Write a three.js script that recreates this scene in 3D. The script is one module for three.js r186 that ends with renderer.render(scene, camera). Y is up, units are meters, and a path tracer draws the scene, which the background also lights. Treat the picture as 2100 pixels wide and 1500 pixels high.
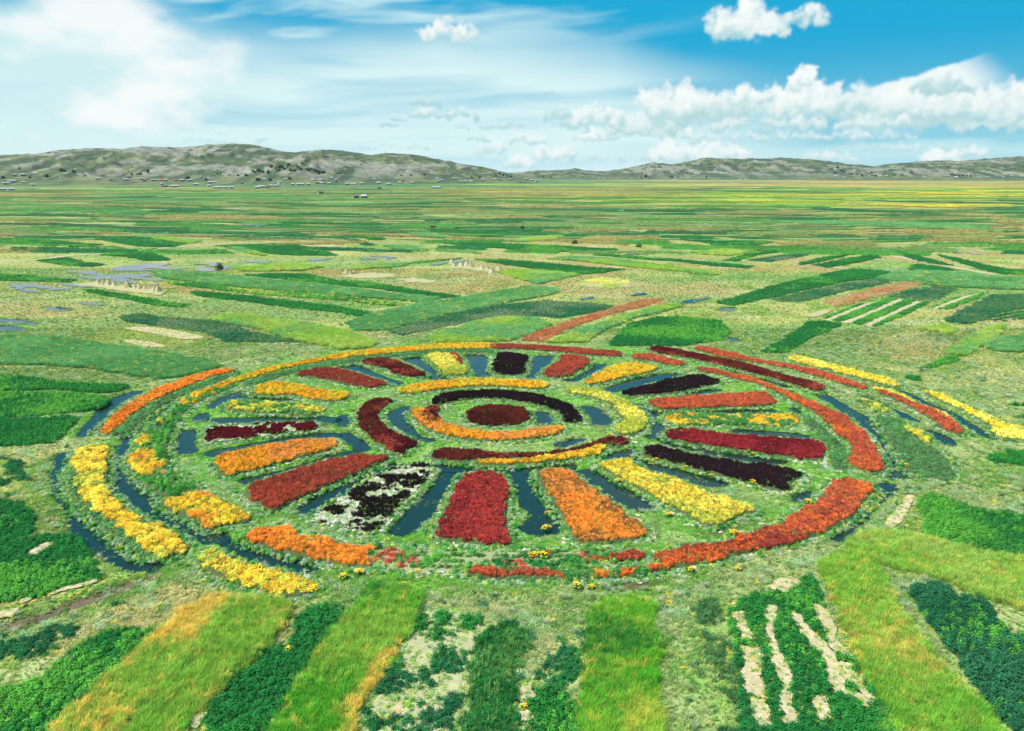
import * as THREE from 'three';
import { mergeGeometries } from 'three/addons/utils/BufferGeometryUtils.js';
import { MarchingCubes } from 'three/addons/objects/MarchingCubes.js';

// ---------- camera, light, exposure ----------
const scene = new THREE.Scene();
const EYE = new THREE.Vector3(1.88, 26, 87.7);                       // drone height, the wheel of beds has its centre at the origin
const camera = new THREE.PerspectiveCamera(48.24, 1024 / 731, 0.5, 60000);
camera.position.copy(EYE); camera.rotation.set(-13.269 * Math.PI / 180, 0, 0);
const renderer = new THREE.WebGLRenderer({ antialias: true });
renderer.setSize(1024, 731); renderer.toneMapping = THREE.LinearToneMapping; renderer.toneMappingExposure = 1.75;
renderer.shadowMap.enabled = true;
const sun = new THREE.DirectionalLight(new THREE.Color(1, 0.955, 0.87), 4.4);
sun.position.set(-130, 190, 60); sun.target.position.set(0, 0, 0);
sun.castShadow = true; sun.shadow.mapSize.set(4096, 4096);
Object.assign(sun.shadow.camera, { left: -160, right: 160, top: 160, bottom: -160, near: 1, far: 600 });
scene.add(sun, sun.target);
scene.fog = new THREE.FogExp2(new THREE.Color(0.72, 0.86, 0.95), 0.00002);

// ---------- random numbers and noise ----------
let seed = 7;
const rnd = () => { seed = (seed + 0x6d2b79f5) | 0; let t = Math.imul(seed ^ (seed >>> 15), 1 | seed); t = (t + Math.imul(t ^ (t >>> 7), 61 | t)) ^ t; return ((t ^ (t >>> 14)) >>> 0) / 4294967296; };
const rr = (a, b) => a + (b - a) * rnd(), pick = (a) => a[Math.floor(rnd() * a.length)];
const { lerp, clamp, smoothstep, degToRad } = THREE.MathUtils;
const hash = (x, y) => { let n = Math.imul(x, 374761393) + Math.imul(y, 668265263); n = Math.imul(n ^ (n >>> 13), 1274126177); return ((n ^ (n >>> 16)) >>> 0) / 4294967296; };
const vnoise = (x, y) => { const i = Math.floor(x), j = Math.floor(y); let u = x - i, v = y - j; u = u * u * (3 - 2 * u); v = v * v * (3 - 2 * v); return lerp(lerp(hash(i, j), hash(i + 1, j), u), lerp(hash(i, j + 1), hash(i + 1, j + 1), u), v); };
const fbm = (x, y, o = 4) => { let s = 0, a = 0.5, w = 0; for (let i = 0; i < o; i++) { s += a * vnoise(x + i * 17.3, y - i * 9.1); w += a; a *= 0.5; x *= 2.03; y *= 2.03; } return s / w; };
const worley = (x, y) => { const i = Math.floor(x), j = Math.floor(y); let d = 9; for (let a = -1; a < 2; a++) for (let b = -1; b < 2; b++) { const p = i + a + hash(i + a, j + b), q = j + b + hash(i + a + 57, j + b - 31), e = (p - x) ** 2 + (q - y) ** 2; if (e < d) d = e; } return Math.sqrt(d); };
const mix3 = (a, b, t) => [lerp(a[0], b[0], t), lerp(a[1], b[1], t), lerp(a[2], b[2], t)];
const table = (t, x) => { if (x <= t[0][0]) return t[0][1]; for (let i = 1; i < t.length; i++) if (x <= t[i][0]) return lerp(t[i - 1][1], t[i][1], (x - t[i - 1][0]) / (t[i][0] - t[i - 1][0])); return t[t.length - 1][1]; };

// ---------- sky: clear air, a thin high veil and banks of cumulus ----------
{
  const W = 4096, Hh = 2048, data = new Float32Array(W * Hh * 4);
  // clouds: azimuth, elevation (degrees, 0 = straight ahead), width, height, whiteness, softness
  const C = [];
  const put = (az, el, w, h, white = 1, soft = 1) => C.push({ az, el, w: w / 29 / 2 * 0.98, h: h / 29 / 2 * 1.04, white, soft });
  put(10.79, 1.36, 90, 60, 1, 1.1); put(13.01, 1.35, 190, 60, 1, 1.2); put(2.81, 1.38, 90, 56, 1, 1.4); put(0.50, 0.74, 70, 44, 0.95, 1.2); put(-1.32, 1.77, 90, 50, 0.9, 2);
  put(28.38, 1.22, 80, 36, 1, 1.2); put(26.85, 0.95, 80, 44, 1, 1.2); put(20.61, 1.00, 120, 36, 0.9, 1.6); put(24.77, 1.61, 240, 26, 0.85, 2); put(7.25, 1.06, 150, 30, 0.8, 2.4);
  put(1.15, 2.28, 90, 30, 0.9, 1.2); put(5.91, 2.49, 110, 30, 0.95, 1.1); put(11.06, 2.58, 110, 30, 0.95, 1); put(18.15, 2.35, 150, 26, 0.8, 1.6); put(22.49, 2.31, 200, 24, 0.85, 1.6); put(14.52, 2.27, 160, 26, 0.75, 1.8);
  put(8.80, 3.16, 160, 66, 0.85, 1.1); put(12.57, 3.73, 190, 66, 0.8, 1.2); put(24.62, 3.13, 240, 44, 0.85, 1.2); put(30.06, 2.90, 150, 40, 0.95, 1.1); put(16.89, 3.21, 220, 56, 0.85, 1.1);
  put(5.39, 3.71, 130, 66, 0.9, 1); put(11.12, 4.57, 190, 100, 0.98, 1); put(14.40, 4.31, 180, 86, 0.82, 1.2); put(16.62, 4.94, 130, 62, 1, 0.9); put(18.86, 5.81, 52, 62, 1.05, 0.9); put(19.30, 4.55, 140, 96, 1, 0.9); put(21.75, 4.27, 130, 80, 0.8, 1.4);
  put(30.25, 4.38, 160, 80, 0.98, 1.1); put(28.22, 3.73, 190, 90, 0.85, 1.2); put(25.06, 4.11, 190, 80, 0.9, 1); put(26.66, 5.16, 100, 54, 0.6, 1.1);
  put(14.99, 9.32, 140, 92, 1, 1); put(16.66, 8.57, 60, 26, 0.9, 1); put(18.54, 9.43, 80, 46, 0.85, 1.4); put(-4.09, 9.04, 110, 62, 0.95, 1.2);
  put(-5.79, 4.55, 66, 20, 0.35, 1.2); put(-5.81, 3.90, 66, 34, 0.7, 1.2); put(-3.34, 3.94, 74, 36, 0.7, 1.2); put(-8.26, 3.07, 40, 13, 0.3, 1.3); put(-7.60, 3.42, 34, 13, 0.35, 1.3); put(-3.28, 2.97, 30, 10, 0.4, 1.5); put(-0.66, 3.13, 110, 22, 0.5, 1.8); put(-2.31, 2.24, 50, 16, 0.45, 1.6); put(2.80, 5.12, 36, 12, 0.5, 1.6); put(-5.51, 5.50, 40, 14, 0.6, 2.2); put(2.95, 3.82, 60, 36, 0.5, 1.5);
  put(-16.52, 2.03, 30, 12, 0.4, 1.6); put(-8.21, 1.75, 170, 18, 0.55, 2.2); put(-21.33, 2.68, 170, 14, 0.5, 2.6); put(-19.65, 2.03, 110, 14, 0.5, 2.6);
  for (let a = 40; a < 326; a += 3.1) put(a + rr(-2, 2), rr(1.5, 7.5), rr(70, 220), rr(26, 90), rr(0.7, 1), rr(1, 1.8));   // the same kind of bank goes on all round
  const veilTop = [[-180, 6], [-60, 9], [-30.35, 8.39], [-22.80, 7.93], [-17.80, 7.00], [-9.27, 7.48], [-4.82, 8.03], [0.97, 7.34], [6.77, 6.39], [11.29, 4.36], [20.55, 1.66], [60, 2], [130, 5], [180, 6]];
  const DEEP = [0.010, 0.30, 0.62], MID = [0.014, 0.405, 0.69], LOW = [0.30, 0.68, 0.80], VEIL = [0.72, 0.93, 0.94];
  const shadeC = [0.44, 0.70, 0.73], whiteC = [0.95, 0.99, 0.97];
  function skyAt(az, el) {
    let c = el > 9 ? mix3(MID, DEEP, smoothstep(el, 14, 50)) : mix3(LOW, MID, Math.pow(smoothstep(el, -1.0, 9.0), 1.05));
    // veil
    const e = Math.max(el, 0), warp = fbm(az * 0.05 + 3, e * 0.16, 4) - 0.5, streak = fbm(az * 0.07 + e * 0.10, e * 0.9 - az * 0.05 + warp * 3, 5);
    const top = table(veilTop, az) + warp * 5.5;
    let v = smoothstep(top - e, -2.6, 3.4) * clamp(0.26 + streak * 1.40, 0, 1);
    v = Math.max(v, smoothstep(streak, 0.50, 0.74) * smoothstep(e, 3, 7) * (1 - smoothstep(e, 11, 25)) * smoothstep(-az, -16, 6) * 0.75);
    if (el > 14) v = Math.max(v, smoothstep(fbm(az * 0.03, el * 0.05, 4), 0.5, 0.8) * 0.5 * (1 - smoothstep(el, 60, 90)));
    c = mix3(c, VEIL, clamp(v, 0, 0.97));
    const hz = smoothstep(fbm(az * 0.10 + 40, e * 0.8, 4), 0.40, 0.62) * smoothstep(e, 0.2, 1.2) * (1 - smoothstep(e, 3.0, 5.6)) * smoothstep(az, 2, 9);
    c = mix3(c, [0.60, 0.86, 0.89], hz * 0.7);
    // the broad soft cloud on the left
    const bl = fbm(az * 0.16 + 9, e * 0.30 + 2, 5), bx = (az + 29) / 12, by = (e - 6.4) / 5.0, big = smoothstep(1.05 - bx * bx - by * by + (bl - 0.5) * 2.2, 0, 0.9);
    c = mix3(c, mix3([0.62, 0.86, 0.89], [0.95, 0.985, 0.98], smoothstep(bl + by * 0.12, 0.38, 0.62)), big * 0.94);
    return c;
  }
  const A0 = [21.32, 4.43], A1 = [28.88, 6.65];
  const anvil = (az, el, c) => {
    const dx = A1[0] - A0[0], dy = A1[1] - A0[1], L = Math.hypot(dx, dy), s = ((az - A0[0]) * dx + (el - A0[1]) * dy) / (L * L), q = ((el - A0[1]) * dx - (az - A0[0]) * dy) / L;
    const n = fbm(az * 0.9, el * 1.4, 5) - 0.5, top = q - 0.25 - n * 0.9, a = smoothstep(-top, -0.05, 0.16) * smoothstep(q + n * 1.5, -3.4, -1.0) * smoothstep(s, -0.15, 0.08) * (1 - smoothstep(s + q * 0.08, 0.72, 1.06));
    return mix3(c, [0.90, 0.975, 0.965], clamp(a * 0.95, 0, 1));
  };
  for (const k of C) {                                                 // each cloud is a heap of round puffs over a flat base
    k.p = []; const n = Math.round(clamp(13 * k.w / k.h + 10, 12, 80));
    for (let i = 0; i < n; i++) { const u = rr(-0.92, 0.92), hi = (1 - u * u) * rr(0.25, 1.05), v = lerp(-0.5, hi - 0.3, Math.pow(rnd(), 0.8)), r = k.h * rr(0.28, 0.62) * (1 - 0.25 * Math.abs(u)) * (1 - 0.3 * Math.max(0, v)); k.p.push([u * k.w, v * k.h, r]); }
    k.p.sort((a, b) => b[1] - a[1]);
  }
  function cumulus(az, el, c) {
    let wx = null, wy = 0;
    for (const k of C) {
      let dx = az - k.az; if (dx > 180) dx -= 360; else if (dx < -180) dx += 360;
      const dy = el - k.el;
      if (Math.abs(dx) > k.w * 1.35 + 0.3 || Math.abs(dy) > k.h * 1.5 + 0.3) continue;
      if (wx === null) { wx = (fbm(az * 1.9, el * 1.9 + 9, 4) - 0.5) * 1.0 + (vnoise(az * 7, el * 7) - 0.5) * 0.2; wy = (fbm(az * 1.9 + 33, el * 1.9, 4) - 0.5) * 1.0 + (vnoise(az * 7 + 70, el * 7) - 0.5) * 0.2; }
      const broken = 0.62 + 0.38 * smoothstep(wx + wy * 0.6 + vnoise(az * 1.1 + k.el * 9, el * 2.2) * 0.9, 0.02, 0.55), q = Math.min(1, 0.35 + k.h * 0.55), X = dx + wx * q, Yy = dy + wy * q, base = smoothstep(Yy / k.h, -0.85, -0.5);
      for (const [px, py, r] of k.p) {
        const ex = (X - px) / r, ey = (Yy - py) / r, rad = ex * ex + ey * ey; if (rad >= 1) continue;
        const a = smoothstep(1 - rad, 0, 0.9 * k.soft) * base * broken, ez = Math.sqrt(1 - rad), lam = 0.5 + 0.5 * (-0.42 * ex + 0.78 * ey + 0.46 * ez);
        const lit = lam * 0.62 + clamp((Yy / k.h + 0.6) * 0.42, 0, 0.55) + (k.white - 1) * 0.75;
        c = mix3(c, mix3(shadeC, whiteC, smoothstep(lit, 0.22, 0.92)), a * (0.86 - 0.12 * (k.soft - 1)));
      }
    }
    return c;
  }
  const write = (row, col, c) => { const o = (row * W + col) * 4; data[o] = c[0] / 1.75; data[o + 1] = c[1] / 1.75; data[o + 2] = c[2] / 1.75; data[o + 3] = 1; };
  for (let row = 0; row < Hh; row++) {
    const el = ((row + 0.5) / Hh - 0.5) * 180;
    if (el < -0.3) { for (let col = 0; col < W; col++) write(row, col, [0.30, 0.42, 0.30]); continue; }
    const step = el < 15 ? 1 : 16, line = [];
    for (let col = 0; col <= W; col += step) {
      let az = ((col + 0.5) / W - 0.25) * 360; if (az > 180) az -= 360;
      let c = skyAt(az, el);
      if (el < 15) { if (az > 20 && az < 40) c = anvil(az, el, c); c = cumulus(az, el, c); }
      line.push(c);
    }
    for (let col = 0; col < W; col++) { const i = Math.floor(col / step), t = (col % step) / step; write(row, col, t ? mix3(line[i], line[i + 1], t) : line[i]); }
  }
  const sky = new THREE.DataTexture(data, W, Hh, THREE.RGBAFormat, THREE.FloatType);
  sky.mapping = THREE.EquirectangularReflectionMapping; sky.magFilter = sky.minFilter = THREE.LinearFilter; sky.needsUpdate = true;
  scene.background = sky; scene.environment = sky;
}

// ---------- survey data: outlines in metres (x,z), east and south of the wheel's centre ----------
const CROPS = [
  'crimson|broad crimson quinoa wedge pointing at the bottom of the picture|-2.10,20.14 -0.92,19.65 0.59,19.78 1.30,21.89 1.44,24.63 1.36,29.53 1.43,33.62 0.49,33.94 -1.28,33.38 -3.45,32.57 -3.67,31.30 -3.23,28.61 -2.90,25.15 -2.50,21.89',
  'orangefade|orange quinoa wedge fading to brown, right of the bottom crimson wedge|4.49,19.21 6.68,19.04 7.54,20.76 8.68,23.99 10.48,28.05 11.26,30.17 11.66,31.67 11.47,32.51 9.18,33.33 6.67,33.33 6.25,30.67 5.74,28.59 5.24,25.50 4.44,22.41',
  'lemon|long lemon yellow quinoa wedge between the orange and lower black wedges|9.88,17.60 12.53,16.29 13.19,17.96 13.72,19.39 15.56,20.76 17.35,23.68 19.22,25.50 20.78,27.22 20.67,28.19 19.78,28.46 18.38,29.65 16.75,30.67 15.67,28.86 14.06,25.79 12.73,23.37 11.31,20.76',
  'black|ragged black quinoa wedge above the lemon yellow wedge|14.27,14.19 15.50,12.33 16.86,13.19 18.96,15.15 21.98,16.89 24.75,18.04 27.28,19.65 25.80,21.77 25.28,23.34 23.97,23.34 22.34,21.89 19.21,19.17 16.22,16.63 14.32,15.02',
  'crimsondark|long deep crimson quinoa wedge just above the ragged black wedge|18.48,7.19 20.42,7.52 24.04,8.97 28.62,10.07 32.06,11.29 31.06,15.02 30.30,16.10 27.04,15.02 22.98,13.05 19.61,11.29 17.52,9.60',
  'sparseorange|sparse green and orange spoke bed between two red wedges on the right|18.70,1.88 20.72,1.13 25.91,1.88 31.43,1.32 32.92,1.69 32.36,4.58 30.06,5.61 24.98,5.44 19.88,5.27 18.49,3.87',
  'redbright|slim coral red spoke bed right of the inner yellow arc|17.89,-3.61 22.02,-5.31 28.12,-6.63 32.34,-7.08 32.12,-3.19 30.24,-1.96 25.64,-1.36 21.10,-0.76 18.39,-0.96',
  'black|black spoke bed at upper right below the golden wedge|15.26,-7.24 17.07,-9.21 19.47,-11.27 22.65,-14.14 26.12,-16.01 27.86,-14.14 28.31,-13.04 24.76,-9.89 20.81,-7.24 17.30,-6.28 15.47,-6.28',
  'gold|golden orange spoke bed at upper right beside a narrow pond|11.44,-13.40 13.44,-17.17 16.21,-21.62 17.92,-22.90 20.12,-22.05 21.76,-20.37 20.03,-17.95 16.92,-15.63 13.90,-13.04 11.46,-11.62',
  'red|short red spoke bed at the top right of the black square bed|5.94,-16.78 6.93,-20.37 8.70,-24.65 9.08,-27.84 11.27,-27.38 12.62,-25.55 12.35,-22.47 10.17,-17.95 8.91,-15.63 6.34,-15.25',
  'black|small square black quinoa bed at the top of the wheel|-0.39,-25.55 0.35,-29.74 4.02,-27.84 3.77,-24.65 3.09,-17.17 1.98,-16.39 -0.24,-17.56',
  'lemonfade|small pale yellow spoke bed left of the square black bed|-10.13,-28.79 -7.10,-29.26 -5.36,-22.73 -4.02,-17.56 -4.70,-16.39 -6.35,-16.39 -7.53,-19.55',
  'red|tiny red row along the edge of the pale yellow bed|-6.99,-29.46 -6.45,-29.26 -4.99,-23.33 -5.30,-22.56',
  'darkred|dark maroon spoke bed at upper left beside a blue pond|-19.03,-23.77 -17.44,-26.00 -15.38,-25.55 -12.75,-22.05 -10.65,-18.75 -9.47,-16.39 -10.65,-15.48 -12.95,-16.39 -14.95,-19.96 -16.85,-21.20',
  'redbrown|dusty red spoke bed at upper left under the ring path|-26.16,-16.39 -25.17,-19.15 -23.09,-19.96 -19.94,-18.35 -16.55,-14.88 -13.80,-11.62 -14.89,-10.23 -17.62,-10.92 -20.68,-13.04 -23.87,-15.25',
  'gold|golden orange spoke bed on the left below the dusty red bed|-29.21,-7.24 -28.66,-12.32 -25.65,-11.62 -22.45,-9.21 -19.59,-7.89 -17.32,-6.60 -18.73,-3.81 -21.38,-4.72 -24.34,-6.60 -26.84,-6.60',
  'sparseyellow|thin patchy yellow spoke bed on the left of the wheel|-30.51,-1.18 -30.59,-4.25 -28.18,-3.83 -24.55,-3.00 -20.98,-2.18 -19.07,-0.60 -20.15,1.32 -24.55,0.94 -27.97,0.37',
  'sparsedark|gappy dark maroon spoke bed at the far left of the wheel|-29.58,6.46 -27.83,5.61 -24.45,4.92 -21.45,4.58 -19.07,4.75 -18.81,6.95 -21.56,7.94 -24.12,9.37 -26.21,10.45 -28.07,10.90 -28.78,9.37',
  'orangesoft|soft orange spoke bed at left above the long red wedge|-25.41,16.36 -24.42,14.33 -22.20,12.47 -19.76,10.99 -17.01,10.38 -15.74,10.68 -15.31,12.91 -17.01,14.46 -19.18,16.63 -21.24,18.67 -23.14,20.14 -24.03,19.17',
  'red|long brick red wedge at lower left of the wheel|-20.24,23.99 -20.10,22.73 -18.50,20.43 -16.57,18.32 -14.49,16.29 -12.08,15.33 -9.87,15.25 -9.80,16.10 -11.17,18.32 -12.86,21.10 -14.67,23.68 -15.91,26.08 -17.00,27.78 -18.22,26.66',
  'sparseblack|patchy black wedge with bare stony gaps left of the crimson wedge|-13.42,29.50 -12.39,26.23 -10.79,22.60 -9.00,18.56 -6.64,17.29 -5.69,17.84 -5.62,20.97 -6.45,24.16 -7.65,27.91 -7.95,29.50 -8.75,31.76 -9.93,31.52 -11.06,30.02 -12.49,30.27',
  'maroon|round maroon quinoa bed at the very centre of the wheel|-3.08,1.92 -2.59,0.02 -1.44,-1.36 0.22,-1.76 1.88,-1.36 3.19,0.02 3.69,1.92 3.34,3.93 2.14,5.16 0.34,5.67 -1.31,5.33 -2.55,4.10',
  'orangesoft|orange crescent bed curving under the round centre bed|-9.23,0.02 -8.51,3.39 -7.18,6.18 -5.30,8.49 -2.99,9.91 -0.05,10.53 2.37,10.22 4.82,9.29 6.99,7.52 6.71,6.18 4.40,6.86 2.38,7.68 -0.11,8.17 -2.65,7.19 -4.52,5.67 -5.66,4.28 -6.89,2.29 -7.81,0.02 -8.66,-0.76',
  'darkred|small dark red patch at the left tip of the orange crescent|-7.86,2.14 -7.65,-0.32 -6.68,-1.74 -6.32,-0.32 -6.49,2.14 -5.85,4.21 -6.65,5.22 -7.34,4.21',
  'black|black crescent bed arching over the round centre bed|-7.45,-3.61 -6.83,-6.18 -4.59,-7.53 -1.08,-8.21 2.47,-7.53 5.91,-5.31 8.27,-1.96 9.32,2.29 9.28,4.10 7.59,4.46 7.30,2.29 6.78,0.02 4.67,-2.37 1.88,-4.24 -0.99,-5.09 -3.83,-4.45 -5.71,-2.98 -7.05,-2.37',
  'darkred|dark red curved bed on the left side of the inner ring|-12.16,-4.41 -13.84,-4.72 -14.62,-3.51 -15.07,-0.60 -14.86,2.66 -14.08,5.71 -12.85,8.56 -11.29,11.23 -9.89,13.33 -8.52,14.54 -8.41,13.33 -7.62,12.08 -8.24,10.36 -10.08,8.10 -11.59,5.71 -12.58,3.19 -13.00,0.51 -12.80,-1.17 -12.03,-3.51',
  'gold|golden curved bed along the top of the inner ring|-11.89,-8.44 -9.74,-11.53 -6.20,-13.27 -1.25,-14.04 2.50,-13.53 6.18,-12.02 5.97,-9.84 2.48,-10.08 -1.16,-10.80 -4.76,-10.08 -8.21,-8.44 -10.42,-7.08',
  'lemonfade|pale yellow curved bed on the right side of the inner ring|8.37,-8.55 9.92,-9.89 12.20,-8.55 13.93,-5.96 15.41,-2.32 16.25,0.51 16.21,3.70 15.59,6.68 14.51,8.10 12.74,8.56 12.69,6.68 13.81,3.70 13.55,1.06 13.08,-2.91 11.55,-5.34 9.69,-6.92',
  'darkred|dark red half of the curved bed below the orange crescent|-5.66,15.56 -5.08,13.34 -2.30,13.76 0.03,14.33 2.34,14.74 6.29,13.91 8.96,12.47 11.25,10.22 13.09,10.22 13.30,11.14 12.31,12.18 11.08,11.74 8.89,13.34 6.23,14.88 2.33,15.69 -0.38,15.96 -3.51,16.49',
  'gold|golden front row of the curved bed below the orange crescent|-1.56,16.89 0.53,16.36 3.23,16.10 6.23,15.02 8.86,13.62 10.71,12.03 10.77,13.19 9.58,14.88 6.84,16.10 3.48,17.02 0.55,17.53 -1.14,17.41',
  'goldring|long golden ring bed sweeping over the top left of the wheel|-36.26,-6.63 -35.17,-10.80 -33.44,-14.81 -31.83,-19.14 -29.74,-22.03 -26.50,-25.38 -22.77,-29.60 -19.25,-31.65 -15.48,-33.41 -10.86,-35.22 -7.19,-36.33 -1.14,-36.33 -1.08,-33.41 -6.94,-32.70 -11.93,-31.30 -17.01,-28.93 -20.68,-27.62 -24.90,-24.45 -28.16,-21.15 -30.68,-17.21 -32.78,-12.77 -34.50,-8.90 -35.80,-6.18',
  'mixgreen|green and orange patchy ring bed on the left of the wheel|-36.30,-6.62 -36.42,-3.55 -35.85,-0.10 -35.90,2.07 -35.96,5.13 -35.39,8.46 -34.64,11.13 -33.94,13.63 -32.28,17.47 -30.29,20.97 -28.10,23.54 -26.37,24.91 -24.24,23.54 -26.65,21.30 -28.60,18.56 -30.19,15.60 -31.99,11.55 -33.45,6.59 -34.42,1.53 -34.80,-3.55 -33.73,-7.90 -32.57,-11.61 -34.31,-9.56',
  'orangeyellow|small orange clump at the left edge of the patchy ring bed|-35.21,10.58 -35.15,8.33 -34.06,10.36 -33.79,12.71',
  'orangeyellow|orange yellow square of plants inside the left patchy ring bed|-33.93,14.34 -32.40,13.74 -30.59,17.23 -29.98,20.26 -30.99,19.91',
  'orangeyellow|orange yellow bed at lower left between channel and brick red wedge|-26.45,25.79 -25.43,25.79 -24.06,24.30 -22.58,25.20 -20.42,27.22 -18.46,28.86 -18.35,29.91 -19.87,30.42 -20.45,31.17 -21.56,30.42 -22.05,29.39 -24.52,28.05 -25.97,26.66',
  'orange|bright orange ring bed at lower left under the patchy black wedge|-17.36,32.75 -17.00,31.43 -15.54,31.06 -14.57,31.18 -13.67,32.28 -11.89,32.87 -10.29,33.79 -8.39,34.36 -7.90,34.91 -8.36,35.67 -7.74,37.02 -8.69,37.02 -10.19,36.61 -11.14,36.20 -12.86,35.45 -15.15,34.25 -16.96,33.22',
  'rowgreen|green rows with bare pale soil along the bottom of the ring|-8.17,33.72 -5.01,34.50 -1.55,34.81 1.88,34.96 5.29,35.04 8.56,34.81 9.98,35.71 8.63,37.15 6.75,37.85 3.50,38.12 0.26,38.12 -1.38,37.71 -4.65,37.57 -6.86,37.01 -8.31,36.30',
  'redbright|thin coral red row along the very bottom of the ring|-1.11,37.79 -0.24,37.58 0.91,38.06 2.85,38.20 4.98,38.20 4.94,38.80 2.84,38.74 0.28,38.74 -0.95,38.40',
  'orange|short orange row at the end of the bottom coral row|7.02,38.06 8.07,37.92 8.07,38.54 7.04,38.87',
  'redbright|small red clump left of the broad fiery ring bed|8.77,35.63 10.73,35.18 10.88,35.93 8.89,36.29',
  'fiery|broad fiery red ring bed at lower right of the wheel|29.99,21.31 31.12,21.43 32.22,22.79 31.79,23.99 30.19,26.08 27.96,29.07 25.53,31.13 23.08,32.82 20.96,34.02 18.28,34.95 15.51,36.37 12.95,37.23 10.96,37.92 10.94,37.44 12.73,36.80 11.78,36.37 12.68,35.10 15.07,34.02 16.51,33.78 19.20,32.40 21.51,30.96 22.73,29.89 23.58,28.89 26.88,25.77 28.39,23.34',
  'redorange|long red ring bed curving down the right side of the wheel|30.78,-16.78 32.30,-15.63 33.92,-11.97 35.23,-7.89 36.38,-3.51 37.34,-0.04 38.04,2.14 37.80,5.71 37.72,9.02 36.57,13.33 36.02,16.10 35.62,17.60 34.73,19.04 33.28,19.21 32.57,17.60 33.49,15.33 35.07,12.08 35.00,9.47 35.27,6.20 35.60,2.14 35.35,-0.60 34.76,-3.51 34.04,-7.89 32.37,-12.68 30.24,-14.73 29.94,-16.39',
  'redbright|thin red ring row joining the long right hand ring bed|27.17,-20.37 28.75,-19.39 30.44,-17.17 29.77,-16.01 28.31,-17.56 27.04,-18.91',
  'redbright|short red ring row at upper right beside the maroon outer row|19.68,-28.31 21.79,-28.79 24.25,-25.55 26.08,-23.33 24.86,-21.62 22.03,-24.21 19.35,-26.00',
  'red|red ring row at the top right after the golden ring bed|-1.13,-35.96 2.63,-35.59 7.82,-34.13 12.84,-32.00 17.73,-30.28 17.51,-27.94 14.61,-27.94 8.40,-30.96 2.61,-32.70 -1.07,-33.05',
  'darkred|long dark maroon outer row at the upper right|22.45,-32.70 24.64,-33.41 28.11,-29.94 32.21,-25.69 35.55,-20.57 37.78,-15.60 40.10,-12.02 40.79,-10.08 38.81,-8.44 36.85,-12.77 33.87,-17.48 29.75,-23.23 25.71,-27.94 22.75,-30.96',
  'redbright|long red outer row right of the dark maroon row|29.51,-33.41 31.07,-33.77 34.19,-29.26 36.88,-25.07 39.98,-22.33 42.58,-18.86 44.46,-14.04 45.72,-10.32 45.20,-8.67 44.04,-10.80 42.00,-14.81 39.31,-20.28 35.70,-23.83 31.79,-27.94',
  'yellow|yellow outer row at upper right along the meadow|41.38,-26.64 43.10,-27.56 45.92,-22.73 48.69,-17.79 50.63,-12.68 49.90,-10.71 48.67,-11.48 46.81,-15.48 44.01,-20.21 41.62,-24.39',
  'redbright|red half of the lower outer row at far right|46.12,-8.41 47.34,-6.60 48.03,-2.79 49.22,1.17 48.38,6.78 47.47,8.47 46.72,7.73 47.12,3.81 47.20,-1.05 46.71,-5.21',
  'yellow|yellow half of the lower outer row at far right|46.32,-9.48 48.16,-8.41 48.37,-3.51 48.78,0.51 48.62,5.22 48.84,7.25 48.52,6.78 49.41,0.95 48.25,-3.09 47.54,-6.85',
  'yellow|bright yellow outermost row running off the right edge|52.07,-8.41 53.19,-6.60 53.40,-2.32 54.06,2.14 54.23,5.71 60.78,8.56 59.17,10.88 51.38,9.56 52.25,5.32 52.60,0.62 51.85,-3.99',
  'sparseyellow|short yellow row beside the right hand water channel|42.50,-4.75 43.80,-4.15 43.94,-0.10 43.40,1.10 42.74,-0.94 42.20,-3.43',
  'sparseyellow|faint yellow row on the leafy green outer bed|42.73,5.72 43.72,7.16 43.29,10.78 42.24,11.64 42.84,8.10',
  'herbgreen|leafy green outer bed right of the wide water channel|42.06,2.07 43.67,3.22 42.84,8.10 42.52,11.64 42.42,14.50 40.94,19.33 39.63,21.37 38.20,20.36 37.46,19.61 38.12,16.36 39.47,11.13 40.72,6.11',
  'sparsered|gappy red and orange row joining the bottom coral row to the fiery bed|5.11,38.20 6.72,38.20 8.71,37.79 11.03,37.51 10.94,38.06 8.68,38.54 6.66,38.87 5.07,38.80',
  'sparsered|loose red row above the bottom coral row|5.23,36.08 6.92,35.93 8.63,35.63 8.63,36.22 6.86,36.58 5.19,36.73',
  'herbgreen|dark leafy strip inside the orange outer ring bed|-39.05,8.10 -39.35,4.99 -39.54,2.96 -39.78,-1.39 -39.52,-4.94 -38.48,-9.42 -37.30,-13.24 -36.09,-16.74 -35.06,-16.97 -36.09,-11.61 -37.51,-6.30 -38.24,-2.08 -37.99,2.85 -37.48,7.30 -37.70,8.69',
  'herbgreen|leafy strip inside the long golden ring bed|-32.08,-12.47 -29.81,-16.86 -27.14,-21.04 -24.06,-24.31 -19.73,-27.77 -15.08,-30.42 -9.05,-32.49 -1.05,-32.49 -1.01,-30.76 -8.84,-30.09 -14.67,-27.45 -19.17,-24.62 -23.47,-21.62 -26.50,-18.49 -29.06,-14.24 -31.46,-10.53',
  'herbgreen|leafy strip on the outer side of the wide yellow ring bed|-37.83,18.68 -37.81,18.06 -35.42,22.22 -33.14,25.44 -30.68,28.00 -27.95,30.56 -25.52,33.16 -23.25,35.49 -23.36,35.86 -25.94,33.56 -28.63,30.91 -31.18,28.38 -33.86,25.44',
  'herbgreen|leafy strip on the inner side of the long red ring bed|34.25,1.69 34.41,4.92 34.24,10.90 32.99,15.86 31.86,18.68 31.18,18.06 32.08,13.81 33.07,8.58 33.21,4.23',
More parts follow.
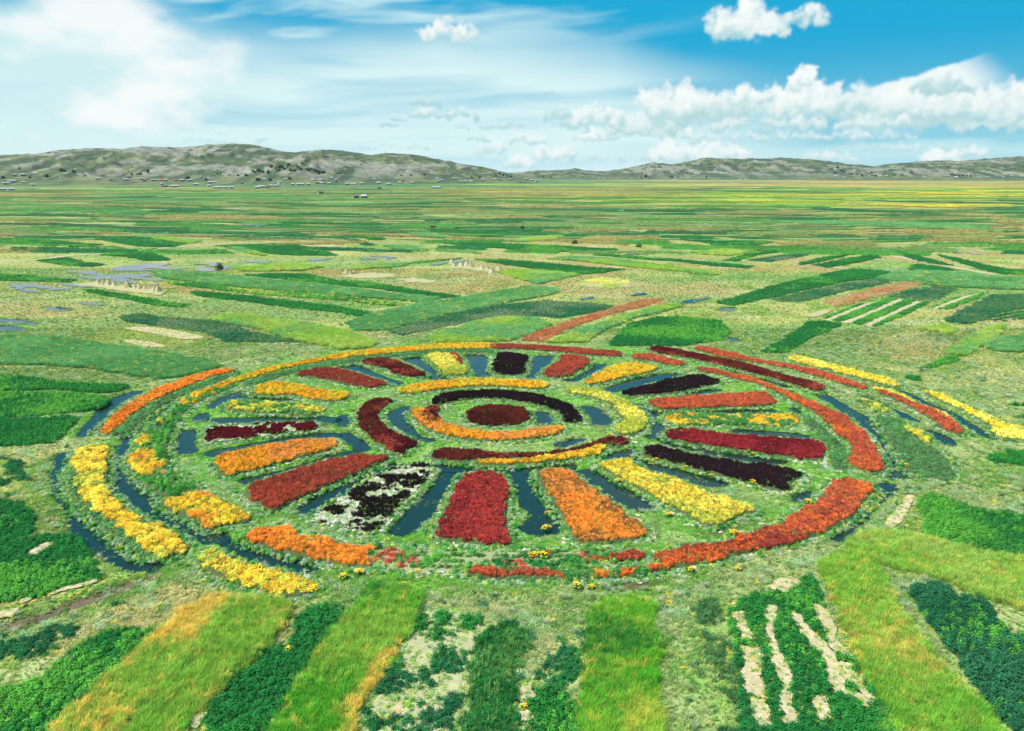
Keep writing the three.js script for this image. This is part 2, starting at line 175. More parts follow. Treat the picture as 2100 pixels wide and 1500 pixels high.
  'orange|orange outer ring bed at upper left above the channel|-40.50,7.73 -41.25,3.29 -42.17,-3.39 -41.78,-7.76 -40.83,-12.54 -39.57,-16.24 -36.99,-19.39 -35.35,-18.99 -36.17,-17.01 -37.82,-13.99 -38.85,-9.75 -39.86,-5.21 -40.10,-1.63 -39.74,3.29 -39.40,5.32 -39.09,8.42',
  'yellowbush|wide bushy yellow outer ring bed on the left side|-39.65,13.34 -39.28,12.03 -37.76,12.33 -36.53,14.19 -34.86,17.92 -33.42,20.73 -32.95,22.45 -30.84,25.15 -28.49,27.75 -26.67,29.35 -24.39,30.96 -21.14,34.26 -21.03,35.33 -22.97,35.56 -25.44,33.06 -27.88,30.43 -30.53,28.04 -32.95,25.46 -35.07,22.45 -37.64,17.92',
  'yellowbush|bushy yellow outer ring bed at lower left beside dark water|-19.76,35.56 -18.97,35.10 -17.35,36.37 -15.13,37.44 -12.59,38.40 -10.88,40.17 -11.53,41.04 -12.70,40.92 -13.80,40.30 -15.85,39.53 -17.61,38.40 -19.23,36.80',
  'barley|long tall green barley field behind the left ponds|-95.4,-132.5 -90.7,-137.1 -77.7,-128.1 -61.7,-117.8 -47.1,-108.4 -38.0,-102.3 -25.1,-91.9 -13.15,-84.58 -16.14,-78.50 -23.73,-82.50 -35.3,-88.9 -47.3,-94.2 -60.2,-100.6 -75.1,-110.2 -87.9,-119.7',
  'beanflower|green bean strip with yellow blossom below the long barley field|-84.0,-112.5 -74.9,-109.4 -59.8,-99.4 -47.0,-93.0 -35.05,-87.83 -25.11,-80.42 -19.51,-76.09 -22.55,-74.42 -33.78,-81.54 -45.11,-85.92 -57.4,-91.8 -72.2,-102.4 -79.6,-106.4',
  'bean|dark green bean strip crossing left of the diagonal barley field|-70.3,-94.3 -67.3,-94.3 -56.4,-88.6 -43.67,-80.42 -32.04,-72.99 -23.99,-65.23 -26.68,-61.44 -30.61,-65.97 -41.41,-71.78 -53.72,-80.20 -66.9,-88.3',
  'bean|dark green bean strip below the left straw stacks|-96.3,-97.5 -92.6,-97.5 -81.1,-88.6 -70.7,-80.4 -63.27,-76.09 -63.62,-71.98 -70.06,-75.05 -80.7,-83.8 -91.8,-92.3',
  'sage|dull dark green strip above the pale tracks on the left|-70.96,-61.62 -68.96,-65.23 -62.47,-60.74 -54.04,-58.16 -48.67,-55.35 -41.59,-46.48 -34.65,-40.95 -30.05,-38.09 -42.82,-38.09 -49.63,-46.19 -60.31,-52.16 -67.92,-56.99',
  'lightbarley|pale feathery barley field just behind the wheel\'s upper left|-53.00,-57.82 -52.79,-63.05 -48.76,-64.69 -40.95,-58.84 -30.56,-51.99 -24.95,-46.16 -19.18,-38.05 -19.59,-33.62 -23.81,-32.56 -28.32,-36.17 -33.09,-39.99 -40.24,-48.35',
  'barley|big smooth blue green barley field at the left edge|-92.22,-42.32 -74.35,-42.32 -65.81,-38.91 -57.20,-34.61 -48.73,-29.62 -42.22,-25.90 -38.12,-21.55 -40.20,-17.89 -42.67,-14.84 -48.05,-16.73 -56.52,-20.71 -63.19,-22.39 -80.24,-25.00',
  'bean|uppermost of the bean rows left of the wheel|-74.54,-16.74 -61.12,-15.45 -54.13,-12.53 -49.36,-11.82 -45.72,-10.78 -46.01,-8.43 -48.24,-7.77 -54.03,-9.09 -69.25,-9.09',
  'bean|second bean row left of the wheel below the uppermost|-68.57,-8.10 -55.01,-7.77 -49.60,-7.13 -45.51,-5.24 -44.59,-1.68 -45.96,0.01 -49.73,1.64 -60.74,3.22',
  'bean|third bean row left of the wheel, squarish at its end|-60.04,4.24 -49.90,2.70 -45.77,2.17 -44.26,6.21 -43.51,10.78 -45.50,11.64 -54.92,11.64',
  'patchbean|ragged small bean patch at left edge beside the old ditch|-52.72,14.82 -44.26,15.60 -41.48,19.26 -38.86,24.16 -45.43,25.35',
  'bean|small bean plot at the left edge below the ragged patch|-44.95,26.05 -38.05,25.95 -34.10,30.47 -33.70,32.43 -40.20,32.92',
  'bean|green bean strip at the left edge above the ponds|-154.4,-132.3 -125.3,-125.0 -116.1,-119.9 -106.1,-115.0 -106.0,-110.3 -115.6,-111.9 -144.7,-118.2',
  'bean|leaf shaped bean field below the left dirt road|-142.7,-161.8 -138.7,-170.2 -125.9,-157.1 -115.9,-150.4 -117.4,-144.0 -127.0,-148.3 -136.3,-154.9',
  'bean|rounded bean field on the left with pale track above|-132.7,-178.6 -129.2,-188.2 -122.9,-189.9 -111.9,-177.0 -102.3,-161.8 -109.1,-160.9 -120.0,-171.8',
  'bean|largest dark bean field left of centre beyond the flooded meadow|-108.2,-213.5 -97.4,-217.0 -86.8,-222.0 -80.3,-220.6 -70.9,-206.8 -61.6,-191.1 -54.2,-177.0 -61.1,-177.0 -68.9,-177.0 -78.4,-182.5 -92.1,-200.3',
  'lightbarley|narrow striped light green field at foot of largest bean field|-99.6,-204.8 -94.7,-204.8 -77.9,-179.1 -79.2,-176.4',
  'bean|bright green bean field with pale rear edge at far left|-169.6,-248.1 -162.4,-259.6 -141.3,-242.2 -120.7,-222.8 -119.8,-206.8 -133.5,-210.1 -150.8,-228.0',
  'lightbarley|pale green band behind the bright bean field at far left|-162.0,-266.2 -144.9,-258.8 -119.2,-233.4 -120.4,-223.5 -142.4,-244.8 -158.6,-258.8',
  'bean|long bean strip reaching the left edge above yellow flowers|-237.5,-252.4 -193.5,-248.1 -149.2,-217.0 -155.3,-206.8 -176.8,-224.2 -223.3,-231.8',
  'dark|long dark strip across the far left plain|-313.3,-362.0 -245.6,-354.6 -212.5,-340.3 -182.7,-320.6 -161.7,-308.4 -168.4,-296.9 -199.7,-314.4 -234.0,-333.6 -298.3,-340.3',
  'dark|thin dark strip at far left above the long dark strip|-287.9,-399.9 -260.2,-389.4 -231.8,-366.7 -255.8,-372.9',
  'bean|bean strip right of the angular white pond|-127.1,-347.3 -111.6,-340.3 -79.9,-308.4 -70.6,-300.3 -94.9,-306.1 -117.2,-324.4',
  'bean|short bean field above the tiny round pond|-143.0,-422.3 -133.1,-422.3 -114.5,-394.6 -122.7,-382.7',
  'bean|short bean strip below the angular white pond|-106.2,-270.9 -98.3,-275.8 -84.1,-261.4 -92.5,-254.2',
  'lightbarley|bright green grassy field at the edge of flooded meadow|-77.1,-140.7 -71.0,-149.0 -62.7,-153.4 -51.2,-144.7 -55.7,-134.8 -66.2,-132.9 -72.0,-134.8',
  'bean|dark bean strip behind the long barley field|-68.5,-125.0 -60.6,-128.6 -51.5,-126.8 -39.9,-111.9 -38.6,-105.3 -47.5,-110.3 -57.5,-117.6',
  'barley|broad diagonal barley field behind the top of the wheel|-27.87,-55.34 -24.33,-65.43 -17.77,-75.29 -10.18,-84.11 -1.8,-93.9 5.7,-103.4 11.3,-100.6 12.4,-93.9 8.91,-87.66 0.22,-77.41 -8.91,-65.43 -14.32,-58.33 -18.72,-48.05 -24.77,-48.05',
  'sage|dull dark potato field right of the diagonal barley field|-18.45,-46.19 -15.45,-55.35 -8.89,-65.05 0.24,-75.67 8.65,-81.09 16.93,-78.88 22.63,-73.60 17.33,-65.79 10.84,-60.39 6.41,-62.15 -2.55,-58.67 -9.43,-52.16 -13.19,-47.64 -15.92,-43.38',
  'lightbarley|pale barley field between dark potatoes and golden ring bed|-12.03,-41.72 -5.32,-55.01 0.38,-60.92 6.35,-60.05 9.01,-53.41 5.98,-47.32 1.88,-39.34 -4.49,-37.80 -10.61,-37.80',
  'rust|long rust coloured strip behind the wheel|2.91,-39.37 5.95,-46.19 12.10,-56.99 20.87,-69.60 29.15,-82.22 34.13,-83.36 29.78,-75.67 20.21,-63.95 14.88,-55.35 10.01,-46.19 7.01,-38.73',
  'lightbarley|light green strip right of the rust coloured strip|7.23,-37.80 12.81,-47.32 19.56,-58.33 29.04,-71.20 36.90,-79.59 35.70,-73.63 29.63,-65.43 24.22,-60.05 16.91,-47.32 13.35,-37.80',
  'bean|big rounded bean field behind the wheel at upper right|16.79,-36.46 22.59,-54.70 27.83,-60.22 33.52,-61.79 39.47,-56.66 38.31,-46.48 36.16,-40.29 28.14,-35.35 22.89,-35.35 17.79,-35.35',
  'bean|dark bean strip left of the diagonal barley field|-40.5,-114.4 -31.6,-109.7 -22.5,-99.6 -14.3,-91.8 -8.97,-86.87 -12.24,-84.05 -21.5,-91.8 -30.0,-99.6 -38.3,-103.8',
  'bean|wide bean field right of the central straw stacks|-9.7,-165.7 -0.6,-164.2 11.5,-154.9 22.6,-144.0 32.9,-138.0 25.6,-128.6 20.3,-126.8 12.8,-132.3 4.2,-144.0 -5.4,-157.1',
  'lightbarley|light green triangle field below the central straw stacks|-2.0,-131.0 1.9,-137.9 10.7,-134.8 19.7,-125.6 11.9,-113.9 7.7,-106.3 3.9,-117.1',
  'bean|long bean strip across the middle of the plain|-28.0,-228.0 -13.7,-228.0 10.9,-217.0 38.9,-200.3 36.6,-191.1 21.0,-188.2 4.7,-197.2 -12.8,-210.1',
  'bean|thin bean strip right of the middle pond sliver|27.8,-185.3 38.6,-177.0 54.0,-164.2 62.1,-154.9 71.6,-146.1 67.8,-140.8 59.5,-146.1 52.6,-157.1 39.7,-166.7 28.7,-178.1',
  'lightbarley|pale barley field with golden front edge right of centre|12.5,-166.1 20.1,-175.3 30.0,-170.1 40.9,-158.0 49.6,-142.7 58.5,-131.0 53.7,-123.8 47.7,-132.9 36.2,-142.7 23.8,-158.0',
  'bean|dark bean field behind the reddish cow|-36.2,-291.4 -16.8,-291.4 13.3,-300.3 23.7,-280.9 5.3,-261.4 -11.5,-252.4 -29.2,-278.8',
  'barley|small green barley field in front of the reddish cow|-47.0,-283.1 -36.6,-288.4 -26.1,-258.8 -25.1,-245.6 -35.2,-254.3',
  'barley|narrow blue green barley strip left of the small ditch|-45.0,-212.8 -37.2,-216.3 -26.8,-196.5 -28.4,-190.5 -37.5,-196.5',
  'bean|small bean strip beside the central dirt road|-66.9,-261.4 -59.0,-263.3 -48.5,-243.9 -52.6,-237.3',
  'dark|small dark strip below the central dirt road|-66.8,-243.9 -60.3,-243.9 -48.7,-217.0 -51.7,-213.5',
  'lightbarley|bright green strip left of the central straw stacks|-46.0,-141.5 -38.1,-149.0 -28.3,-153.4 -29.1,-144.7 -38.6,-138.7 -44.6,-134.8',
  'bean|thin bean strip above the central straw stacks|-30.1,-152.6 -22.9,-161.8 -13.9,-169.2 -15.6,-164.2 -24.6,-154.9',
  'yellowherb|meadow full of yellow wild flowers right of centre|17.8,-111.9 24.8,-121.6 30.8,-116.6 29.7,-103.0 22.5,-100.2 18.5,-105.9',
  'dark|flat dark green field at right of centre|42.5,-280.9 57.8,-291.4 64.7,-270.9 50.0,-261.4',
  'bean|thin bean strip right of the reddish cow|-25.8,-314.4 -14.4,-327.0 -2.2,-324.4 -13.6,-304.9',
  'lightbarley|light green ribbon field near the middle of the plain|-3.8,-233.4 8.5,-249.9 26.7,-273.0 18.1,-241.4 5.0,-229.5',
  'bean|bright green bean field left of the right hand road|72.7,-261.4 82.0,-266.1 83.7,-252.4 85.9,-239.8 102.2,-228.0 91.2,-213.5 77.6,-206.8 74.4,-231.8 68.4,-239.8',
  'bean|long diagonal bean field at right leading to the road|43.53,-78.23 51.0,-87.3 60.1,-100.2 72.6,-115.0 89.4,-132.3 96.6,-139.2 103.6,-131.5 94.7,-119.2 83.3,-111.2 71.2,-99.6 60.0,-88.1 52.69,-81.09 45.92,-74.63',
  'sage|dull green strip below the long diagonal bean field|56.43,-83.36 67.5,-94.3 79.0,-105.3 93.3,-116.0 94.4,-111.2 85.5,-102.4 73.8,-91.8 62.46,-79.98 57.41,-79.98',
  'dry|orange tan stubble strip at right above the striped plot|66.3,-80.4 73.8,-87.3 86.4,-100.2 97.2,-111.2 100.9,-108.2 93.7,-99.6 83.4,-89.3 71.67,-77.80 66.40,-73.60',
  'barley|wide smooth barley field at the right edge|94.1,-118.7 103.4,-129.2 112.5,-134.8 121.6,-131.0 126.2,-123.8 143.3,-110.8 132.0,-94.4 110.3,-99.2 103.1,-103.4 97.0,-110.8',
  'sage|dark potato plot below the wide right barley field|83.1,-86.9 92.4,-96.9 100.7,-102.4 104.5,-99.6 98.9,-91.8 89.9,-81.1 85.9,-83.4',
  'rowsand|striped plot of green rows and pale bare soil at right|58.41,-59.01 70.13,-74.01 81.5,-85.0 85.6,-82.7 87.5,-78.2 74.53,-62.50 64.72,-51.70 62.34,-54.86',
  'rowsand|smaller striped plot right of the larger striped plot|84.39,-71.98 98.4,-87.3 108.2,-93.5 99.3,-82.7 87.21,-69.99',
  'sage|dark potato field at the right edge beside the small striped plot|79.44,-57.32 91.8,-72.0 106.5,-89.3 131.1,-93.0 123.9,-82.7 95.9,-68.1 88.30,-59.01 82.06,-54.06 79.75,-55.67',
  'rowbean|neat dark green rows at the right edge|88.00,-59.01 95.7,-67.7 124.4,-83.4 113.5,-67.7 89.49,-56.99',
  'bean|bean wedge right of the big rounded bean field|39.25,-31.11 44.11,-38.34 51.18,-50.02 56.87,-57.16 59.76,-54.22 54.28,-46.48 48.58,-39.50 41.94,-30.42',
  'lightbarley|bright grassy patch in the right hand pasture|72.35,-50.61 77.18,-52.93 78.37,-49.85 74.32,-44.74 71.71,-47.61',
  'lightbarley|yellow green barley strip in the right hand pasture|66.08,-29.81 74.92,-40.38 79.94,-46.16 88.54,-53.89 83.19,-46.16 78.37,-39.21 73.34,-34.34 67.06,-28.16',
  'barley|pale barley plot at the right edge of the pasture|73.99,-34.70 78.82,-39.99 102.35,-51.53 92.24,-36.92 74.93,-30.83',
  'bean|short bean strip in the pasture above the yellow outer row|56.61,-18.93 61.32,-24.38 66.02,-28.47 66.21,-26.16 61.20,-22.22 58.24,-20.15',
  'bean|tiny bean patch beside the yellow outer row|53.54,-16.20 55.19,-16.20 54.11,-13.60 53.21,-13.97',
  'bean|bean patch at the right edge below the outermost row|46.25,15.67 49.23,13.71 56.70,14.50 54.34,17.91 47.01,16.81',
  'bean|thin bean sliver at right edge above outermost row|58.69,-2.84 68.29,-2.25 67.10,-0.54',
  'bean|small bean corner at right edge under the thin sliver|56.66,2.17 65.41,1.91 63.62,4.49',
  'bean|curved bean strip left of the right hand road fork|84.7,-150.4 98.7,-169.2 112.7,-181.4 108.3,-174.4 94.2,-157.1 85.8,-148.3',
  'bean|second curved bean strip beside the pale thatchy plot|88.6,-148.3 105.3,-166.7 117.3,-177.0 119.1,-171.8 106.4,-157.1 90.9,-142.0',
  'paleherb|pale thatchy plot beside the right hand road|98.6,-144.0 112.9,-160.9 120.5,-156.2 118.3,-149.5 107.4,-132.3 103.4,-134.1',
  'bean|small bean wedge above the wide right barley field|110.5,-136.1 120.7,-152.6 124.0,-144.0 123.2,-132.3 114.5,-134.1',
  'bean|slanting bean strip beyond the right hand road|134.0,-200.3 133.0,-182.5 131.1,-161.8 128.7,-146.1 125.3,-150.4 125.5,-166.7',
  'bean|long bean field beyond the road running off the right edge|141.5,-182.5 140.5,-161.8 138.8,-138.0 155.6,-128.6 148.0,-117.6 130.7,-127.9 133.1,-148.3 138.2,-171.8',
  'bean|slim bean strip above the pale barley with golden edge|66.7,-161.8 79.5,-182.5 92.0,-195.3 94.6,-191.1 80.6,-177.0 69.6,-159.5',
  'sage|dull bean strip right of the slim bean strip|73.7,-161.8 88.4,-177.0 103.0,-185.3 91.0,-169.2 78.7,-157.1',
  'lightbarley|light green field below the bright bean field at right|61.8,-187.5 75.8,-199.6 85.0,-192.3 72.5,-176.4 65.3,-179.1',
  'dark|dark strip by the right hand farm track|87.7,-294.7 106.4,-306.1 120.4,-284.0 106.5,-278.8',
  'dark|thin dark strip below the farm track on the right|90.8,-254.2 105.3,-250.7 120.6,-235.7 107.7,-237.3 93.9,-245.5',
  'dark|dark wedge right of the bend in the right hand road|129.0,-268.9 142.6,-278.8 149.0,-259.6 153.5,-242.2 143.5,-246.4 130.3,-255.1',
  'bean|small bean block far out on the right plain|147.4,-407.1 162.0,-426.2 167.7,-412.7 154.2,-394.6',
  'barley|very long blue green barley band across the right plain|131.8,-368.7 179.6,-376.7 217.7,-361.0 249.4,-339.3 220.8,-296.0 195.1,-313.5 165.5,-339.3',
  'bean|dense bean plot at lower left with pale soil edge|-39.24,34.32 -33.34,32.72 -31.69,32.01 -29.68,32.72 -28.26,34.32 -26.39,36.87 -25.34,38.07 -25.23,38.84 -26.22,39.40 -27.42,40.67 -28.52,41.37 -33.89,42.06',
  'patchbean|broken dark green strip beside the muddy stream|-30.42,47.07 -25.88,45.66 -24.92,44.46 -23.84,43.37 -23.39,42.22 -22.56,41.24 -22.42,41.92 -22.98,43.40 -23.37,45.39 -23.96,46.96 -24.73,48.30 -28.69,49.56',
  'bean|dense dark bean strip at the lower left corner|-27.10,51.87 -23.29,50.15 -22.78,48.40 -22.29,46.40 -21.81,44.95 -21.07,44.80 -19.45,44.95 -18.82,45.10 -18.92,45.98 -19.29,47.77 -19.61,49.93 -19.94,51.56 -20.30,52.97 -18.51,57.17 -23.44,57.17',
  'straw|golden ripening barley strip at lower left|-20.15,53.85 -19.83,51.76 -19.52,49.65 -19.10,47.33 -18.39,45.34 -18.09,43.02 -16.94,41.52 -15.81,41.00 -15.55,42.53 -15.86,45.64 -15.98,48.39 -16.44,50.85 -16.86,53.05 -15.54,57.24 -18.34,57.24',
  'barleymix|green half of the ripening barley strip at lower left|-15.52,41.86 -13.51,41.34 -12.06,41.86 -11.62,43.18 -11.85,45.64 -11.99,47.06 -12.49,48.65 -13.13,49.65 -13.01,50.85 -13.25,51.76 -13.57,52.41 -13.72,53.26 -12.50,57.24 -15.54,57.24 -16.44,50.85 -15.98,48.39 -15.86,45.64',
  'bean|narrow bean strip between two barley strips at lower left|-11.99,57.17 -13.02,52.42 -12.97,50.16 -12.41,48.91 -12.06,47.36 -11.49,46.64 -10.86,46.64 -10.87,45.03 -10.65,42.91 -9.48,42.04 -8.57,42.39 -8.31,43.69 -8.42,45.49 -8.94,46.64 -9.25,48.29 -9.44,50.49 -9.56,51.88 -9.76,53.79 -8.86,57.17',
  'barleydeep|deep green barley strip left of the stony bean patch|-7.67,42.53 -7.37,40.28 -6.90,39.37 -5.87,39.55 -4.54,40.10 -3.80,41.17 -3.83,42.53 -4.02,44.44 -4.24,45.93 -4.80,47.03 -5.82,48.37 -6.26,50.82 -6.50,52.50 -6.14,57.24 -8.70,57.24 -9.39,51.98 -9.14,49.03 -8.75,46.78 -8.30,44.44',
  'straw|dry tan right edge of the deep green barley strip|-4.79,47.10 -4.53,47.84 -5.05,49.41 -5.40,50.85 -5.66,52.20 -5.90,53.46 -5.41,57.24 -6.11,57.24 -6.46,52.52 -6.22,50.85 -5.78,48.42',
  'patchsand|scattered bean clumps on sandy soil at bottom centre|-4.19,43.05 -2.99,42.39 0.06,43.69 0.02,46.93 -0.47,49.54 -0.87,52.42 -0.67,57.17 -5.19,57.17 -5.27,51.65 -4.61,48.92 -4.21,46.23',
  'sagegrass|dull weedy strip right of the scattered bean clumps|0.11,45.49 1.74,44.02 2.59,45.03 2.92,46.64 2.23,48.01 2.13,50.74 2.22,57.17 -0.31,57.17 -0.37,51.30 -0.21,48.91',
  'bean|dense bean block at bottom left of the bright barley|2.86,50.50 4.23,50.50 4.89,51.31 5.13,52.74 4.72,57.17 2.83,57.17 2.75,52.42',
  'patchbean|loose bean clumps just left of the bright barley|4.59,45.36 5.30,45.51 5.98,46.93 5.73,48.92 4.97,50.15 3.87,50.50 3.09,50.03 3.74,48.27 4.42,46.93',
  'barleybright|bright green barley plot at the bottom centre|6.65,43.18 7.72,41.86 9.07,41.52 10.43,41.69 10.33,43.34 10.10,45.64 9.90,47.06 8.76,47.17 7.86,50.26 6.66,57.24 4.77,57.24 5.33,51.98 5.85,48.39 6.25,45.64',
  'straw2|yellowing corner of the bright green barley plot|8.76,47.22 9.89,47.11 9.39,50.26 9.23,51.98 8.36,57.24 6.69,57.24 7.90,50.29',
  'patchsage|loose weedy strip between bright barley and the sandy rows|13.15,40.32 14.41,41.03 14.31,43.21 14.55,45.51 13.94,46.93 14.03,48.92 13.82,50.50 13.77,52.42 12.71,57.17 11.19,57.17 12.25,51.31 11.65,49.54 12.86,46.23 12.96,43.21',
  'bean|bean plot cut by sandy bare lines at lower right|15.11,42.85 16.61,40.96 18.47,40.53 20.71,38.86 21.58,38.39 21.44,40.34 20.70,43.96 20.36,46.93 20.34,48.91 20.42,50.49 20.30,52.08 20.29,53.15 18.54,57.17 12.41,57.17 13.67,50.16 14.37,46.54',
  'barleymix|mixed green and yellow barley strip at lower right|22.86,37.03 25.40,34.93 26.52,36.21 25.87,40.82 25.24,44.90 25.08,48.39 25.26,50.85 25.41,53.05 23.30,57.24 18.55,57.24 20.42,51.76 20.73,49.03 21.15,46.36 21.47,44.13 22.21,40.46',
  'darkbean|dark blue green bean field at the lower right edge|27.33,40.17 28.76,39.44 29.67,39.44 30.25,40.89 31.28,41.41 31.09,43.24 30.74,45.25 34.25,46.96 27.20,57.17 25.66,53.79 25.74,51.89 25.96,49.56 26.29,46.96 26.49,44.03',
  'lightbarley|light green barley field at right below the bright bean plot|25.76,34.04 28.45,31.70 30.00,31.70 31.72,32.42 33.54,33.82 35.51,35.57 41.39,36.62 37.08,42.86 31.88,41.86 30.76,39.92 29.26,38.42 27.49,37.23 26.42,36.00',
  'beangrass|bright green bean plot at the right edge below the sand strip|34.78,25.64 36.74,24.50 37.87,25.64 39.02,27.62 46.15,29.76 41.93,35.86 36.31,35.11 34.36,34.12 32.30,32.26 33.63,29.12'];
const BED_COUNT = 63;
